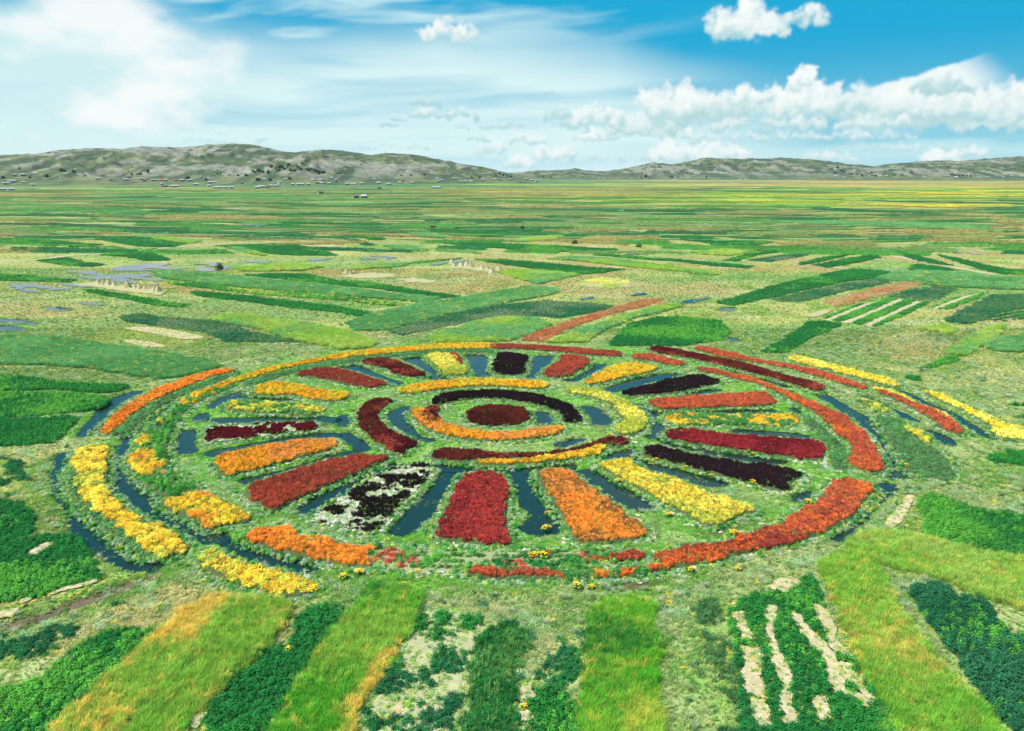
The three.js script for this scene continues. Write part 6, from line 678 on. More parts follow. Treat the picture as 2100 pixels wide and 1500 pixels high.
  'green|-238.0,-325.6 -225.6,-319.5 -213.7,-313.8 -201.0,-306.1 -190.5,-302.3 -179.0,-295.7 -172.3,-281.8 -183.5,-288.1 -194.7,-293.8 -205.5,-298.2 -217.4,-304.3 -228.7,-308.8',
  'tan|19,-1335 90,-1355 162,-1376 235,-1387 312,-1409 387,-1420 338,-1348 258,-1337 179,-1314 103,-1306 28,-1291 -46,-1275',
  'teal|348,-2711 405,-2712 454,-2656 505,-2627 557,-2607 606,-2578 590,-2438 541,-2445 498,-2486 452,-2519 401,-2530 353,-2567',
  'lime|-146,-2034 -22,-1929 89,-1829 191,-1747 284,-1662 368,-1589 316,-1494 227,-1554 131,-1637 26,-1726 -90,-1811 -217,-1895',
  'tan|-77.2,-539.0 -57.9,-522.9 -39.5,-507.7 -22.1,-495.8 -5.4,-480.7 10.6,-468.1 7.5,-455.7 -7.6,-467.1 -23.4,-480.6 -39.9,-494.8 -57.1,-507.1 -75.4,-523.3',
  'tan|-222.0,-449.5 -213.2,-448.4 -202.9,-443.4 -194.4,-442.9 -184.6,-438.3 -175.9,-437.0 -171.4,-420.2 -179.1,-421.6 -186.8,-422.6 -195.9,-427.4 -204.0,-429.2 -211.8,-430.2',
  'dark|-126.1,-334.6 -109.5,-330.4 -94.2,-330.2 -79.6,-333.8 -63.9,-332.1 -48.6,-332.2 -46.9,-306.2 -61.4,-307.2 -75.3,-304.1 -89.7,-304.6 -104.0,-304.9 -119.5,-308.6',
  'tan|59.0,-319.6 68.5,-318.7 77.6,-315.6 86.2,-310.9 95.1,-308.2 104.3,-307.7 101.2,-289.5 92.0,-289.2 84.1,-294.9 74.7,-293.9 66.3,-298.8 57.0,-298.9',
  'brown|334,-1690 398,-1690 464,-1695 533,-1707 595,-1697 664,-1710 614,-1608 546,-1605 475,-1594 408,-1596 342,-1602 272,-1585',
  'pale|299.1,-514.2 321.5,-519.3 345.0,-526.0 369.2,-533.0 395.5,-542.7 420.8,-549.9 409.3,-532.3 386.9,-526.9 363.9,-520.1 342.1,-514.6 320.1,-508.1 297.7,-500.2',
  'dark|-244.7,-394.8 -221.8,-379.3 -201.5,-367.7 -182.1,-356.2 -163.9,-346.0 -146.3,-335.8 -136.0,-318.0 -154.1,-329.0 -173.3,-341.0 -192.6,-351.5 -213.3,-363.2 -234.4,-374.2',
  'green|-351.2,-419.0 -330.7,-407.8 -313.7,-401.2 -297.4,-395.4 -280.2,-387.3 -263.6,-379.7 -249.8,-361.6 -266.6,-368.1 -283.8,-374.6 -301.9,-382.1 -320.8,-390.2 -340.1,-398.1',
  'dark|-64.0,-293.9 -57.1,-292.2 -50.3,-291.1 -43.8,-291.7 -37.0,-289.1 -30.4,-288.3 -29.7,-273.8 -36.1,-274.5 -42.6,-276.3 -49.0,-276.7 -55.6,-278.5 -62.1,-278.9',
  'green|-1104,-2188 -1035,-2132 -978,-2097 -914,-2044 -860,-2011 -806,-1972 -763,-1856 -822,-1902 -873,-1927 -935,-1974 -986,-1993 -1058,-2054',
  'pale|-116.1,-387.7 -109.6,-391.3 -103.3,-396.8 -96.0,-397.9 -89.0,-400.6 -82.1,-404.8 -77.8,-384.8 -84.0,-381.9 -90.3,-380.4 -96.3,-377.4 -102.1,-373.8 -107.8,-370.3',
  'tan|382,-1412 405,-1408 428,-1409 450,-1403 472,-1399 498,-1406 480,-1356 455,-1351 432,-1354 409,-1356 385,-1359 361,-1358',
  'green|-137.2,-198.9 -135.0,-200.7 -131.4,-199.6 -128.7,-200.4 -124.6,-197.9 -123.1,-201.6 -115.7,-180.9 -118.6,-180.4 -122.3,-181.9 -125.1,-180.9 -128.3,-181.1 -132.7,-183.9',
  'dark|211.1,-262.7 216.4,-261.1 222.3,-260.6 228.1,-259.9 233.8,-259.1 240.0,-259.0 232.0,-245.3 226.7,-245.6 222.5,-247.6 217.4,-248.2 212.1,-248.4 206.4,-248.1',
  'pale|97.0,-276.7 108.8,-278.9 120.9,-281.6 131.6,-279.8 143.1,-280.4 155.3,-282.7 148.8,-265.3 138.4,-266.2 126.6,-263.0 116.4,-264.4 105.5,-263.6 94.3,-261.5',
  'tan|13,-1061 57,-1053 100,-1041 141,-1027 182,-1016 221,-997 191,-941 151,-950 111,-966 69,-974 27,-984 -17,-1003',
  'tan|504,-2310 588,-2293 671,-2279 749,-2253 826,-2228 903,-2209 866,-2097 800,-2116 728,-2123 660,-2142 590,-2162 523,-2198'];

// ---------- helpers ----------
const names = new Map();
const numbered = (n) => { const k = names.get(n) ?? 0; names.set(n, k + 1); return k ? n + '_' + String(k).padStart(3, '0') : n; };
const C3 = (c) => new THREE.Color().setRGB(c[0], c[1], c[2]);
function top(o, name, { label, category, group, kind } = {}) {
  o.name = numbered(name);
  for (const [k, v] of Object.entries({ label, category, group, kind })) if (v) o.userData[k] = v;
  scene.add(o); return o;
}
function part(name, geometry, material, parent, kind) {
  const m = new THREE.Mesh(geometry, material); m.name = name; m.castShadow = m.receiveShadow = true; if (kind) m.userData.kind = kind; parent.add(m); return m;
}
const parse = (s) => s.trim().split(' ').map((q) => q.split(',').map(Number));
function smooth(pts, per = 4) {
  const c = new THREE.CatmullRomCurve3(pts.map(([x, z]) => new THREE.Vector3(x, 0, z)), true, 'centripetal'), o = [];
  for (let i = 0, n = pts.length * per; i < n; i++) { const p = c.getPoint(i / n); o.push([p.x, p.z]); }
  return o;
}
const area2 = (p) => { let s = 0; for (let i = 0, j = p.length - 1; i < p.length; j = i++) s += p[j][0] * p[i][1] - p[i][0] * p[j][1]; return s / 2; };
const centre = (p) => { let x = 0, z = 0; for (const q of p) { x += q[0]; z += q[1]; } return [x / p.length, z / p.length]; };
const inPoly = (p, x, z) => { let c = false; for (let i = 0, j = p.length - 1; i < p.length; j = i++) if ((p[i][1] > z) !== (p[j][1] > z) && x < ((p[j][0] - p[i][0]) * (z - p[i][1])) / (p[j][1] - p[i][1]) + p[i][0]) c = !c; return c; };
function grow(p, d) {                                                  // outline pushed outwards by d
  const s = Math.sign(area2(p)), n = p.length;
  return p.map((q, i) => { const a = p[(i + n - 1) % n], b = p[(i + 1) % n], dx = b[0] - a[0], dz = b[1] - a[1], l = Math.hypot(dx, dz) || 1; return [q[0] + (s * dz / l) * d, q[1] - (s * dx / l) * d]; });
}
function ribbon(pts, w) {                                              // closed outline of a track of width w
  const c = new THREE.CatmullRomCurve3(pts.map(([x, z]) => new THREE.Vector3(x, 0, z)), false, 'centripetal'), n = Math.max(8, pts.length * 5), L = [], R = [];
  for (let i = 0; i <= n; i++) { const p = c.getPoint(i / n), t = c.getTangent(i / n), k = w / 2 * (0.75 + 0.5 * vnoise(p.x * 0.9, p.z * 0.9)); L.push([p.x - t.z * k, p.z + t.x * k]); R.push([p.x + t.z * k, p.z - t.x * k]); }
  return L.concat(R.reverse());
}
function sheet(poly, y, [ox, oz] = [0, 0], uvScale = 6) {                // flat sheet facing up
  const v = poly.map((q) => new THREE.Vector2(q[0], q[1])), f = THREE.ShapeUtils.triangulateShape(v, []), pos = [], uv = [], idx = [];
  for (const q of poly) { pos.push(q[0] - ox, y, q[1] - oz); uv.push(q[0] / uvScale, q[1] / uvScale); }
  const cw = area2(poly) > 0;
  for (const t of f) cw ? idx.push(t[0], t[2], t[1]) : idx.push(t[0], t[1], t[2]);
  const g = new THREE.BufferGeometry(); g.setAttribute('position', new THREE.Float32BufferAttribute(pos, 3)); g.setAttribute('uv', new THREE.Float32BufferAttribute(uv, 2)); g.setIndex(idx);
  const a = new THREE.Vector3().fromArray(pos, idx[0] * 3), b = new THREE.Vector3().fromArray(pos, idx[1] * 3), c = new THREE.Vector3().fromArray(pos, idx[2] * 3);
  if (b.sub(a).cross(c.sub(a)).y < 0) for (let i = 0; i < idx.length; i += 3) [idx[i + 1], idx[i + 2]] = [idx[i + 2], idx[i + 1]];
  g.setIndex(idx); g.computeVertexNormals(); return g;
}
function mound(poly, y, skirt, drop, o, uvScale) {                     // a low bank: flat top and sloping sides
  const t = sheet(poly, y, o, uvScale), out = grow(poly, skirt), pos = [], uv = [], idx = [], n = poly.length;
  for (let i = 0; i < n; i++) { pos.push(poly[i][0] - o[0], y, poly[i][1] - o[1], out[i][0] - o[0], -drop, out[i][1] - o[1]); uv.push(poly[i][0] / uvScale, poly[i][1] / uvScale, out[i][0] / uvScale, out[i][1] / uvScale); }
  const up = area2(poly) > 0;
  for (let i = 0; i < n; i++) { const a = i * 2, b = ((i + 1) % n) * 2; if (up) idx.push(a, b, a + 1, b, b + 1, a + 1); else idx.push(a, a + 1, b, b, a + 1, b + 1); }
  const s = new THREE.BufferGeometry(); s.setAttribute('position', new THREE.Float32BufferAttribute(pos, 3)); s.setAttribute('uv', new THREE.Float32BufferAttribute(uv, 2)); s.setIndex(idx); s.computeVertexNormals();
  return mergeGeometries([t, s]);
}
function speckle(size, lo, hi, cells) {                                // tileable mottling, near white, that materials multiply their colour with
  const d = new Uint8Array(size * size * 4), per = (x, y, f) => { const i = Math.floor(x * f), j = Math.floor(y * f); let u = x * f - i, v = y * f - j; u = u * u * (3 - 2 * u); v = v * v * (3 - 2 * v); const h = (a, b) => hash(((a % f) + f) % f + f * 31, ((b % f) + f) % f); return lerp(lerp(h(i, j), h(i + 1, j), u), lerp(h(i, j + 1), h(i + 1, j + 1), u), v); };
  for (let y = 0; y < size; y++) for (let x = 0; x < size; x++) {
    let s = 0, w = 0; cells.forEach(([f, a]) => { s += a * per(x / size, y / size, f); w += a; });
    const k = clamp((s / w - 0.5) * 1.9 + 0.5, 0, 1), o = (y * size + x) * 4, g = Math.round(255 * lerp(lo, hi, k));
    d[o] = g; d[o + 1] = g; d[o + 2] = Math.round(g * 0.96); d[o + 3] = 255;
  }
  const t = new THREE.DataTexture(d, size, size); t.wrapS = t.wrapT = THREE.RepeatWrapping; t.magFilter = THREE.LinearFilter; t.minFilter = THREE.LinearMipmapLinearFilter; t.generateMipmaps = true; t.needsUpdate = true; return t;
}
const grain = speckle(512, 0.55, 1, [[7, 1], [19, 1], [61, 1.2], [160, 1.3], [256, 1]]);
const patches = speckle(512, 0.5, 1, [[3, 1.2], [8, 1], [23, 1], [70, 0.8], [200, 0.8]]);
const soilMats = new Map();
function soilMat(c, map = grain) {
  const k = c.join() + (map === grain); if (!soilMats.has(k)) soilMats.set(k, new THREE.MeshStandardMaterial({ color: C3(c), map, bumpMap: map, bumpScale: 0.06, roughness: 1 }));
  return soilMats.get(k);
}
const leafMat = (t = 0.3) => new THREE.MeshPhysicalMaterial({ color: 0xffffff, roughness: 0.95, specularIntensity: 0.25, transmission: t, thickness: 0, side: THREE.DoubleSide });
const MLEAF = leafMat(0.35), MPLUME = leafMat(0.3), MSTONE = new THREE.MeshStandardMaterial({ color: 0xffffff, roughness: 1 });

// ---------- plant shapes, about one metre tall and one metre across, scaled where they stand ----------
function tri(list, ...v) { for (const q of v) list.push(q[0], q[1], q[2]); }
const fromTris = (l) => { const g = new THREE.BufferGeometry(); g.setAttribute('position', new THREE.Float32BufferAttribute(l, 3)); g.computeVertexNormals(); return g; };
function bladeTuft(n, width, spread, lean, minH = 0.6) {
  const l = [];
  for (let i = 0; i < n; i++) {
    const a = rr(0, 6.283), r = Math.sqrt(rnd()) * spread, b = rr(0, 6.283), x = Math.cos(a) * r, z = Math.sin(a) * r, hh = rr(minH, 1), k = rr(0.3, 1) * lean, dx = Math.cos(b), dz = Math.sin(b), w = width * rr(0.6, 1.3);
    const p = [x - dz * w, 0, z + dx * w], q = [x + dz * w, 0, z - dx * w], m1 = [x + dx * k * 0.3 - dz * w * 0.8, hh * 0.6, z + dz * k * 0.3 + dx * w * 0.8], m2 = [x + dx * k * 0.3 + dz * w * 0.8, hh * 0.6, z + dz * k * 0.3 - dx * w * 0.8], t = [x + dx * k, hh * rr(0.85, 1), z + dz * k];
    tri(l, p, q, m1); tri(l, q, m2, m1); tri(l, m1, m2, t);
  }
  return l;
}
function spindles(n, rad, y0) {
  const l = [];
  for (let i = 0; i < n; i++) {
    const a = rr(0, 6.283), r = Math.sqrt(rnd()) * 0.44, x = Math.cos(a) * r, z = Math.sin(a) * r, hh = rr(0.68, 1), w = rad * rr(0.6, 1.2), tx = rr(-0.14, 0.14), tz = rr(-0.14, 0.14), ym = lerp(y0, hh, rr(0.35, 0.6));
    const ring = [0, 1, 2, 3].map((k) => [x + tx * 0.5 + Math.cos(k * 1.571 + a) * w * rr(0.6, 1.3), ym + rr(-0.08, 0.08), z + tz * 0.5 + Math.sin(k * 1.571 + a) * w * rr(0.6, 1.3)]), b = [x, y0 * rr(0.5, 1), z], t = [x + tx, hh, z + tz];
    for (let k = 0; k < 4; k++) { tri(l, ring[k], b, ring[(k + 1) % 4]); tri(l, ring[k], ring[(k + 1) % 4], t); }
  }
  return l;
}
function leafDome(n, size, hgt = 1) {
  const l = [];
  for (let i = 0; i < n; i++) {
    const a = rr(0, 6.283), e = Math.asin(rr(0.02, 1)), r = 0.5 * Math.pow(rnd(), 0.35), x = Math.cos(a) * Math.cos(e) * r, y = Math.sin(e) * r * 2 * hgt, z = Math.sin(a) * Math.cos(e) * r;
    const nrm = new THREE.Vector3(Math.cos(a) * Math.cos(e), Math.sin(e) * 1.1, Math.sin(a) * Math.cos(e)).add(new THREE.Vector3(rr(-1, 1), rr(-0.6, 1), rr(-1, 1)).multiplyScalar(0.8)).normalize(), u = new THREE.Vector3(rr(-1, 1), rr(-1, 1), rr(-1, 1)).cross(nrm).normalize(), v = nrm.clone().cross(u), s = size * rr(0.6, 1.25);
    const P = (p, q) => [x + (u.x * p + v.x * q) * s, Math.max(0, y + (u.y * p + v.y * q) * s), z + (u.z * p + v.z * q) * s];
    tri(l, P(-0.5, 0), P(0, -0.32), P(0.55, 0)); tri(l, P(-0.5, 0), P(0.55, 0), P(0, 0.32));
  }
  return l;
}
function clodPile(n) {
  const gs = [];
  for (let i = 0; i < n; i++) { const g = new THREE.IcosahedronGeometry(rr(0.10, 0.22), 0), p = g.attributes.position; for (let k = 0; k < p.count; k++) { const h1 = hash(Math.round(p.getX(k) * 900) + i * 77, Math.round(p.getY(k) * 900 + p.getZ(k) * 377)); p.setXYZ(k, p.getX(k) * (0.75 + h1 * 0.5), p.getY(k) * (0.5 + h1 * 0.3), p.getZ(k) * (0.75 + h1 * 0.5)); } g.rotateY(rr(0, 6)); g.translate(rr(-0.42, 0.42), 0.05, rr(-0.42, 0.42)); g.deleteAttribute('uv'); g.computeVertexNormals(); gs.push(g); }
  return mergeGeometries(gs);
}
const PLANTS = {
  plume: [0, 1, 2].map(() => fromTris([...spindles(13, 0.085, 0.25), ...bladeTuft(30, 0.022, 0.5, 0.28, 0.5)])),
  bushyplume: [0, 1].map(() => fromTris([...leafDome(46, 0.22, 0.9), ...bladeTuft(16, 0.05, 0.4, 0.5, 0.6)])),
  bush: [0, 1, 2].map(() => fromTris(leafDome(95, 0.2))),
  barley: [0, 1, 2].map(() => fromTris(bladeTuft(66, 0.022, 0.52, 0.9, 0.4))),
  tuft: [0, 1].map(() => fromTris(bladeTuft(34, 0.03, 0.45, 0.55, 0.35))),
  feather: [0, 1].map(() => fromTris(bladeTuft(70, 0.012, 0.16, 0.75, 0.55))),
  mat: [0, 1].map(() => fromTris(leafDome(44, 0.24, 0.7))),
  clod: [0, 1, 2].map(() => clodPile(6)),
};
const MATOF = { plume: MPLUME, bushyplume: MPLUME, bush: MLEAF, barley: MLEAF, tuft: MLEAF, feather: MLEAF, mat: MLEAF, clod: MSTONE };
let total = 0;
const ORD = ['leftmost', 'second from left', 'third from left', 'fourth from left', 'fifth from left', 'sixth from left', 'seventh from left', 'eighth from left', 'ninth from left', 'tenth from left', 'eleventh from left', 'twelfth from left'], NUM = ['', 'one', 'two', 'three', 'four', 'five', 'six', 'seven', 'eight', 'nine', 'ten', 'eleven', 'twelve'];
const bearing = (o) => Math.atan2(o.position.x - EYE.x, EYE.z - o.position.z);
function rank(list, one, many) {                                        // tells members of a small row apart by their order
  if (list.length === 1) { list[0].userData.label = one; return; }
  if (list.length > 12) return;
  [...list].sort((a, b) => bearing(a) - bearing(b)).forEach((o, i) => { o.userData.label = `${ORD[i]} of ${NUM[list.length]} ${many}`; });
}
class Spread {                                                         // gathers places for one kind of plant and turns them into instanced meshes
  constructor(kind) { this.kind = kind; this.lists = PLANTS[kind].map(() => ({ m: [], c: [] })); }
  add(x, y, z, w, h, c) {
    const l = this.lists[Math.floor(rnd() * this.lists.length)], a = rr(0, 6.283), s = Math.sin(a) * w, k = Math.cos(a) * w, lx = rr(-0.12, 0.12) * h, lz = rr(-0.12, 0.12) * h;
    l.m.push(k, 0, -s, 0, lx, h, lz, 0, s, 0, k, 0, x, y, z, 1); l.c.push(c[0], c[1], c[2]);
  }
  build(parent, name, [ox, oz] = [0, 0]) {
    const made = [];
    this.lists.forEach((l, i) => {
      const n = l.c.length / 3; if (!n) return; total += n;
      const im = new THREE.InstancedMesh(PLANTS[this.kind][i], MATOF[this.kind], n), a = im.instanceMatrix.array;
      a.set(l.m); for (let k = 0; k < n; k++) { a[k * 16 + 12] -= ox; a[k * 16 + 14] -= oz; }
      im.instanceColor = new THREE.InstancedBufferAttribute(new Float32Array(l.c), 3); im.name = name; im.castShadow = im.receiveShadow = true; im.userData.kind = 'stuff';
      if (parent) parent.add(im); made.push(im);
    });
    return made;
  }
}

function ragged(p) {                                                   // an outline with small bays and spurs
  const far = Math.max(1, Math.min(7, -centre(p)[1] / 40)), o = [], n = p.length, st = 0.4 * far, am = far > 1.2 ? 1.4 * far : 0.55, fr = 1.9 / far;
  for (let i = 0; i < n; i++) { const a = p[i], b = p[(i + 1) % n], L = Math.hypot(b[0] - a[0], b[1] - a[1]), k = Math.max(1, Math.min(12, Math.round(L / st))); for (let j = 0; j < k; j++) { const x = lerp(a[0], b[0], j / k), z = lerp(a[1], b[1], j / k); o.push([x + (fbm(x * fr, z * fr, 4) - 0.5) * am, z + (fbm(x * fr + 60, z * fr, 4) - 0.5) * am]); } }
  return o;
}
// ---------- where water, crops and bare soil lie near the wheel, on a grid ----------
const G = { x0: -120, z0: -90, w: 1300, h: 860, s: 0.2 };
const wPolys = WATER.map((s) => { const p = parse(s); return centre(p)[1] < -75 ? ragged(p) : smooth(p, 3); }), mudPolys = MUD.map((s) => smooth(parse(s), 3));
const barePolys = [...BARE.map((s) => smooth(parse(s), 4)), ...BARE_LINES.map((s) => { const [w, p] = s.split('|'); return ribbon(parse(p), +w * 0.9); })];
for (let i = 0; i < barePolys.length; i++) barePolys[i] = ragged(barePolys[i]);
const roadPolys = ROADS.map((s) => { const [w, p] = s.split('|'); return ribbon(parse(p), +w); });
const crops = CROPS.map((s, i) => { const [style, label, p] = s.split('|'); return { style, label, bed: i < BED_COUNT, poly: i >= BED_COUNT && centre(parse(p))[1] < -45 ? parse(p) : smooth(parse(p), 4) }; });
function raster(polys, extra = 0) {
  const cv = document.createElement('canvas'); cv.width = G.w; cv.height = G.h; const c = cv.getContext('2d');
  c.fillStyle = '#000'; c.fillRect(0, 0, G.w, G.h); c.fillStyle = c.strokeStyle = '#fff'; c.lineWidth = Math.max(0.01, extra * 2 / G.s); c.lineJoin = 'round';
  for (const p of polys) { c.beginPath(); p.forEach(([x, z], i) => { const X = (x - G.x0) / G.s, Y = (z - G.z0) / G.s; i ? c.lineTo(X, Y) : c.moveTo(X, Y); }); c.closePath(); c.fill(); if (extra) c.stroke(); }
  const d = c.getImageData(0, 0, G.w, G.h).data, o = new Float32Array(G.w * G.h); for (let i = 0; i < o.length; i++) o[i] = d[i * 4] / 255; return o;
}
function blur(a, r) {
  const t = new Float32Array(a.length);
  for (let pass = 0; pass < 2; pass++) {
    for (let y = 0; y < G.h; y++) { let s = 0; for (let x = -r; x < G.w; x++) { if (x + r < G.w) s += a[y * G.w + x + r]; if (x - r - 1 >= 0) s -= a[y * G.w + x - r - 1]; if (x >= 0) t[y * G.w + x] = s / (2 * r + 1); } }
    for (let x = 0; x < G.w; x++) { let s = 0; for (let y = -r; y < G.h; y++) { if (y + r < G.h) s += t[(y + r) * G.w + x]; if (y - r - 1 >= 0) s -= t[(y - r - 1) * G.w + x]; if (y >= 0) a[y * G.w + x] = s / (2 * r + 1); } }
  }
  return a;
}
const at = (a, x, z) => { const u = (x - G.x0) / G.s - 0.5, v = (z - G.z0) / G.s - 0.5, i = Math.floor(u), j = Math.floor(v); if (i < 0 || j < 0 || i >= G.w - 1 || j >= G.h - 1) return 0; const p = u - i, q = v - j, k = j * G.w + i; return lerp(lerp(a[k], a[k + 1], p), lerp(a[k + G.w], a[k + G.w + 1], p), q); };
const nearWater = wPolys.filter((p) => centre(p)[1] > -75);
const mWater = raster(nearWater, 0.2), mTrench = blur(raster(nearWater, 0.4), 2), mWet = blur(raster([...nearWater, ...mudPolys], 0.5), 6), mMud = blur(raster(mudPolys), 2), mCrop = raster(crops.map((c) => c.poly)), mBed = raster(crops.slice(0, BED_COUNT).map((c) => c.poly), 0.35), mBare = raster(barePolys);
const lumps = (x, z) => (fbm(x * 0.6, z * 0.6, 2) - 0.5) * 0.05;
const groundY = (x, z) => lumps(x, z) - 0.62 * smoothstep(at(mTrench, x, z), 0.12, 0.9) - 0.10 * at(mMud, x, z);

// ---------- ground: one sheet to the horizon ----------
const LAWN = [0.17, 0.43, 0.04], PALE = [0.38, 0.45, 0.17], TAN = [0.52, 0.45, 0.17], MEADOW = [0.22, 0.37, 0.08], RUSSET = [0.38, 0.25, 0.08], MUDC = [0.13, 0.10, 0.06], BED = [0.08, 0.11, 0.035];
function groundColor(x, z) {
  const r = Math.hypot(x, z), a = fbm(x * 0.045 + 5, z * 0.03, 5), b = fbm(x * 0.16, z * 0.16 + 40, 4);
  const out = smoothstep(-z + (b - 0.5) * 30, 5, 45) * smoothstep(r, 44, 52);        // the wider plain is coarser, more olive pasture than the foreground
  let c = mix3(mix3(MEADOW, PALE, smoothstep(b, 0.3, 0.62)), mix3([0.17, 0.31, 0.03], [0.43, 0.44, 0.12], smoothstep(b, 0.3, 0.62)), out);
  const dry = smoothstep(a, 0.44, 0.66) * (r > 44 ? 1 : 0.2);
  c = mix3(c, mix3(TAN, [0.40, 0.33, 0.12], out), dry * 0.85);
  if (z < 0 && r > 46) { c = mix3(c, RUSSET, smoothstep(fbm(x * 0.03 + 70, z * 0.05, 4), 0.56, 0.72) * 0.7); c = mix3(c, [0.14, 0.30, 0.06], smoothstep(fbm(x * 0.02 - 70, z * 0.06, 4), 0.54, 0.68) * 0.7); c = mix3(c, [0.50, 0.46, 0.22], smoothstep(fbm(x * 0.09 - 30, z * 0.16, 3), 0.62, 0.74) * 0.6); }
  if (z < -165) { const w = fbm(x * 0.005, z * 0.026, 4); c = mix3(c, [0.34, 0.33, 0.09], smoothstep(w, 0.42, 0.62) * 0.8); c = mix3(c, [0.12, 0.28, 0.035], (1 - smoothstep(w, 0.3, 0.46)) * 0.6); }
  if (z < -2200 && x > 400) c = mix3(c, [0.34, 0.32, 0.15], 0.7);
  const lawn = 1 - smoothstep(r + (b - 0.5) * 8, 37, 42);
  c = mix3(c, mix3(LAWN, PALE, smoothstep(b, 0.45, 0.72) * 0.65), lawn * 0.9);
  c = mix3(c, mix3(LAWN, [0.07, 0.14, 0.03], smoothstep(b, 0.4, 0.65)), smoothstep(at(mWet, x, z), 0.08, 0.4) * 0.6);
  c = mix3(c, MUDC, clamp(at(mWater, x, z) * 1.2 + at(mMud, x, z), 0, 1));
  return c;
}
{
  const axis = (lo, hi, s, reachLo, reachHi, k) => { const o = []; for (let v = lo; v < hi; v += s) o.push(v); let d = s, v = lo; const pre = []; while (v > -reachLo) { d *= k; v -= d; pre.push(v); } d = s; v = hi; while (v < reachHi) { o.push(v); d *= k; v += d; } o.push(v); return pre.reverse().concat(o); };
  const xs = axis(-62, 62, 0.3, 9000, 9000, 1.034), zs = axis(-52, 62, 0.3, 9000, 400, 1.034), pos = new Float32Array(xs.length * zs.length * 3), col = new Float32Array(pos.length), uv = new Float32Array(xs.length * zs.length * 2), idx = [];
  let k = 0;
  for (const z of zs) for (const x of xs) {
    pos.set([x, groundY(x, z), z], k * 3); col.set(groundColor(x, z), k * 3); uv.set([x / 7, z / 7], k * 2); k++;
  }
  for (let j = 0; j < zs.length - 1; j++) for (let i = 0; i < xs.length - 1; i++) { const a = j * xs.length + i, b = a + xs.length; idx.push(a, b, a + 1, b, b + 1, a + 1); }
  const g = new THREE.BufferGeometry(); g.setAttribute('position', new THREE.BufferAttribute(pos, 3)); g.setAttribute('color', new THREE.BufferAttribute(col, 3)); g.setAttribute('uv', new THREE.BufferAttribute(uv, 2)); g.setIndex(idx); g.computeVertexNormals();
  const m = new THREE.Mesh(g, new THREE.MeshStandardMaterial({ vertexColors: true, map: grain, bumpMap: grain, bumpScale: 0.05, roughness: 1 })); m.receiveShadow = true; m.castShadow = true;
  top(m, 'ground', { kind: 'structure' });
}

// ---------- hills ----------
const rise = (t) => { t = clamp(t, 0, 1); return 0.35 * t * t + 0.65 * t * t * (3 - 2 * t); };
const knoll = (az, r) => { const d = degToRad(az - KNOLL[0]) * r; return KNOLL[2] * Math.exp(-((d / KNOLL[3]) ** 2) - ((r - KNOLL[1]) / KNOLL[4]) ** 2); };
const nearHill = (az, r) => table(CREST_NEAR, az) * rise((r - 1950) / 1000) + knoll(az, r), farHill = (az, r) => table(CREST_FAR, az) * rise((r - 3200) / 1300);
const polar = (x, z) => [Math.atan2(x - EYE.x, EYE.z - z) * 57.29578, Math.hypot(x - EYE.x, EYE.z - z)];
const inNear = (az) => az > CREST_NEAR[0][0] && az < CREST_NEAR[CREST_NEAR.length - 1][0], inFar = (az) => az > CREST_FAR[0][0] && az < CREST_FAR[CREST_FAR.length - 1][0];
const hillY = (x, z) => { const [az, r] = polar(x, z); return Math.max(0, inNear(az) ? nearHill(az, r) : 0, inFar(az) ? farHill(az, r) : 0); };
function hills(name, table0, fn, r0, r1, step, rough) {
  const a0 = table0[0][0], a1 = table0[table0.length - 1][0], na = Math.round((a1 - a0) / step), nr = 130, pos = [], col = [], uv = [], idx = [];
  for (let j = 0; j <= nr; j++) for (let i = 0; i <= na; i++) {
    const az = lerp(a0, a1, i / na), t = Math.pow(j / nr, 0.85), r = lerp(r0 - 130, r1 + 260, t), x = EYE.x + r * Math.sin(degToRad(az)), z = EYE.z - r * Math.cos(degToRad(az));
    let y = fn(az, r); const s = clamp(y / 60, 0, 1), q = (r - r0) / (r1 - r0);
    const warp = fbm(x * 0.004, z * 0.004, 3) * 3, gully = 1 - Math.abs(fbm(x * 0.0062 + warp, z * 0.0045 + 4, 4) * 2 - 1);
    y += s * rough * ((gully - 0.72) * 62 * clamp((1.08 - q) * 1.6, 0.12, 1) + (fbm(x * 0.03, z * 0.03, 3) - 0.5) * 9);
    if (q > 1) y -= (q - 1) * 90;
    const strata = fbm(x * 0.004 + y * 0.055, z * 0.003 + y * 0.075 + warp, 4), fine = fbm(x * 0.035, z * 0.02 + y * 0.12, 4), rock = smoothstep(strata * 0.55 + fine * 0.55, 0.555, 0.61) * smoothstep(y, 6, 30);
    let c = mix3([0.06, 0.10, 0.035], [0.15, 0.17, 0.06], smoothstep(fine, 0.36, 0.64));
    c = mix3(c, [0.025, 0.05, 0.03], smoothstep(fbm(x * 0.05 + 9, z * 0.05, 3), 0.52, 0.62) * 0.85 * smoothstep(y, 4, 20));
    c = mix3(c, mix3([0.34, 0.32, 0.26], [0.17, 0.17, 0.145], vnoise(x * 0.11, z * 0.11)), rock * 0.78);
    pos.push(x, j === 0 ? -3 : y - 0.6, z); col.push(...c); uv.push(x / 90, z / 90);
  }
  for (let j = 0; j < nr; j++) for (let i = 0; i < na; i++) { const a = j * (na + 1) + i, b = a + na + 1; idx.push(a, a + 1, b, b, a + 1, b + 1); }
  const g = new THREE.BufferGeometry(); g.setAttribute('position', new THREE.Float32BufferAttribute(pos, 3)); g.setAttribute('color', new THREE.Float32BufferAttribute(col, 3)); g.setAttribute('uv', new THREE.Float32BufferAttribute(uv, 2)); g.setIndex(idx); g.computeVertexNormals();
  const m = new THREE.Mesh(g, new THREE.MeshStandardMaterial({ vertexColors: true, map: patches, roughness: 1 })); m.castShadow = m.receiveShadow = true;
  return top(m, name, { kind: 'structure' });
}
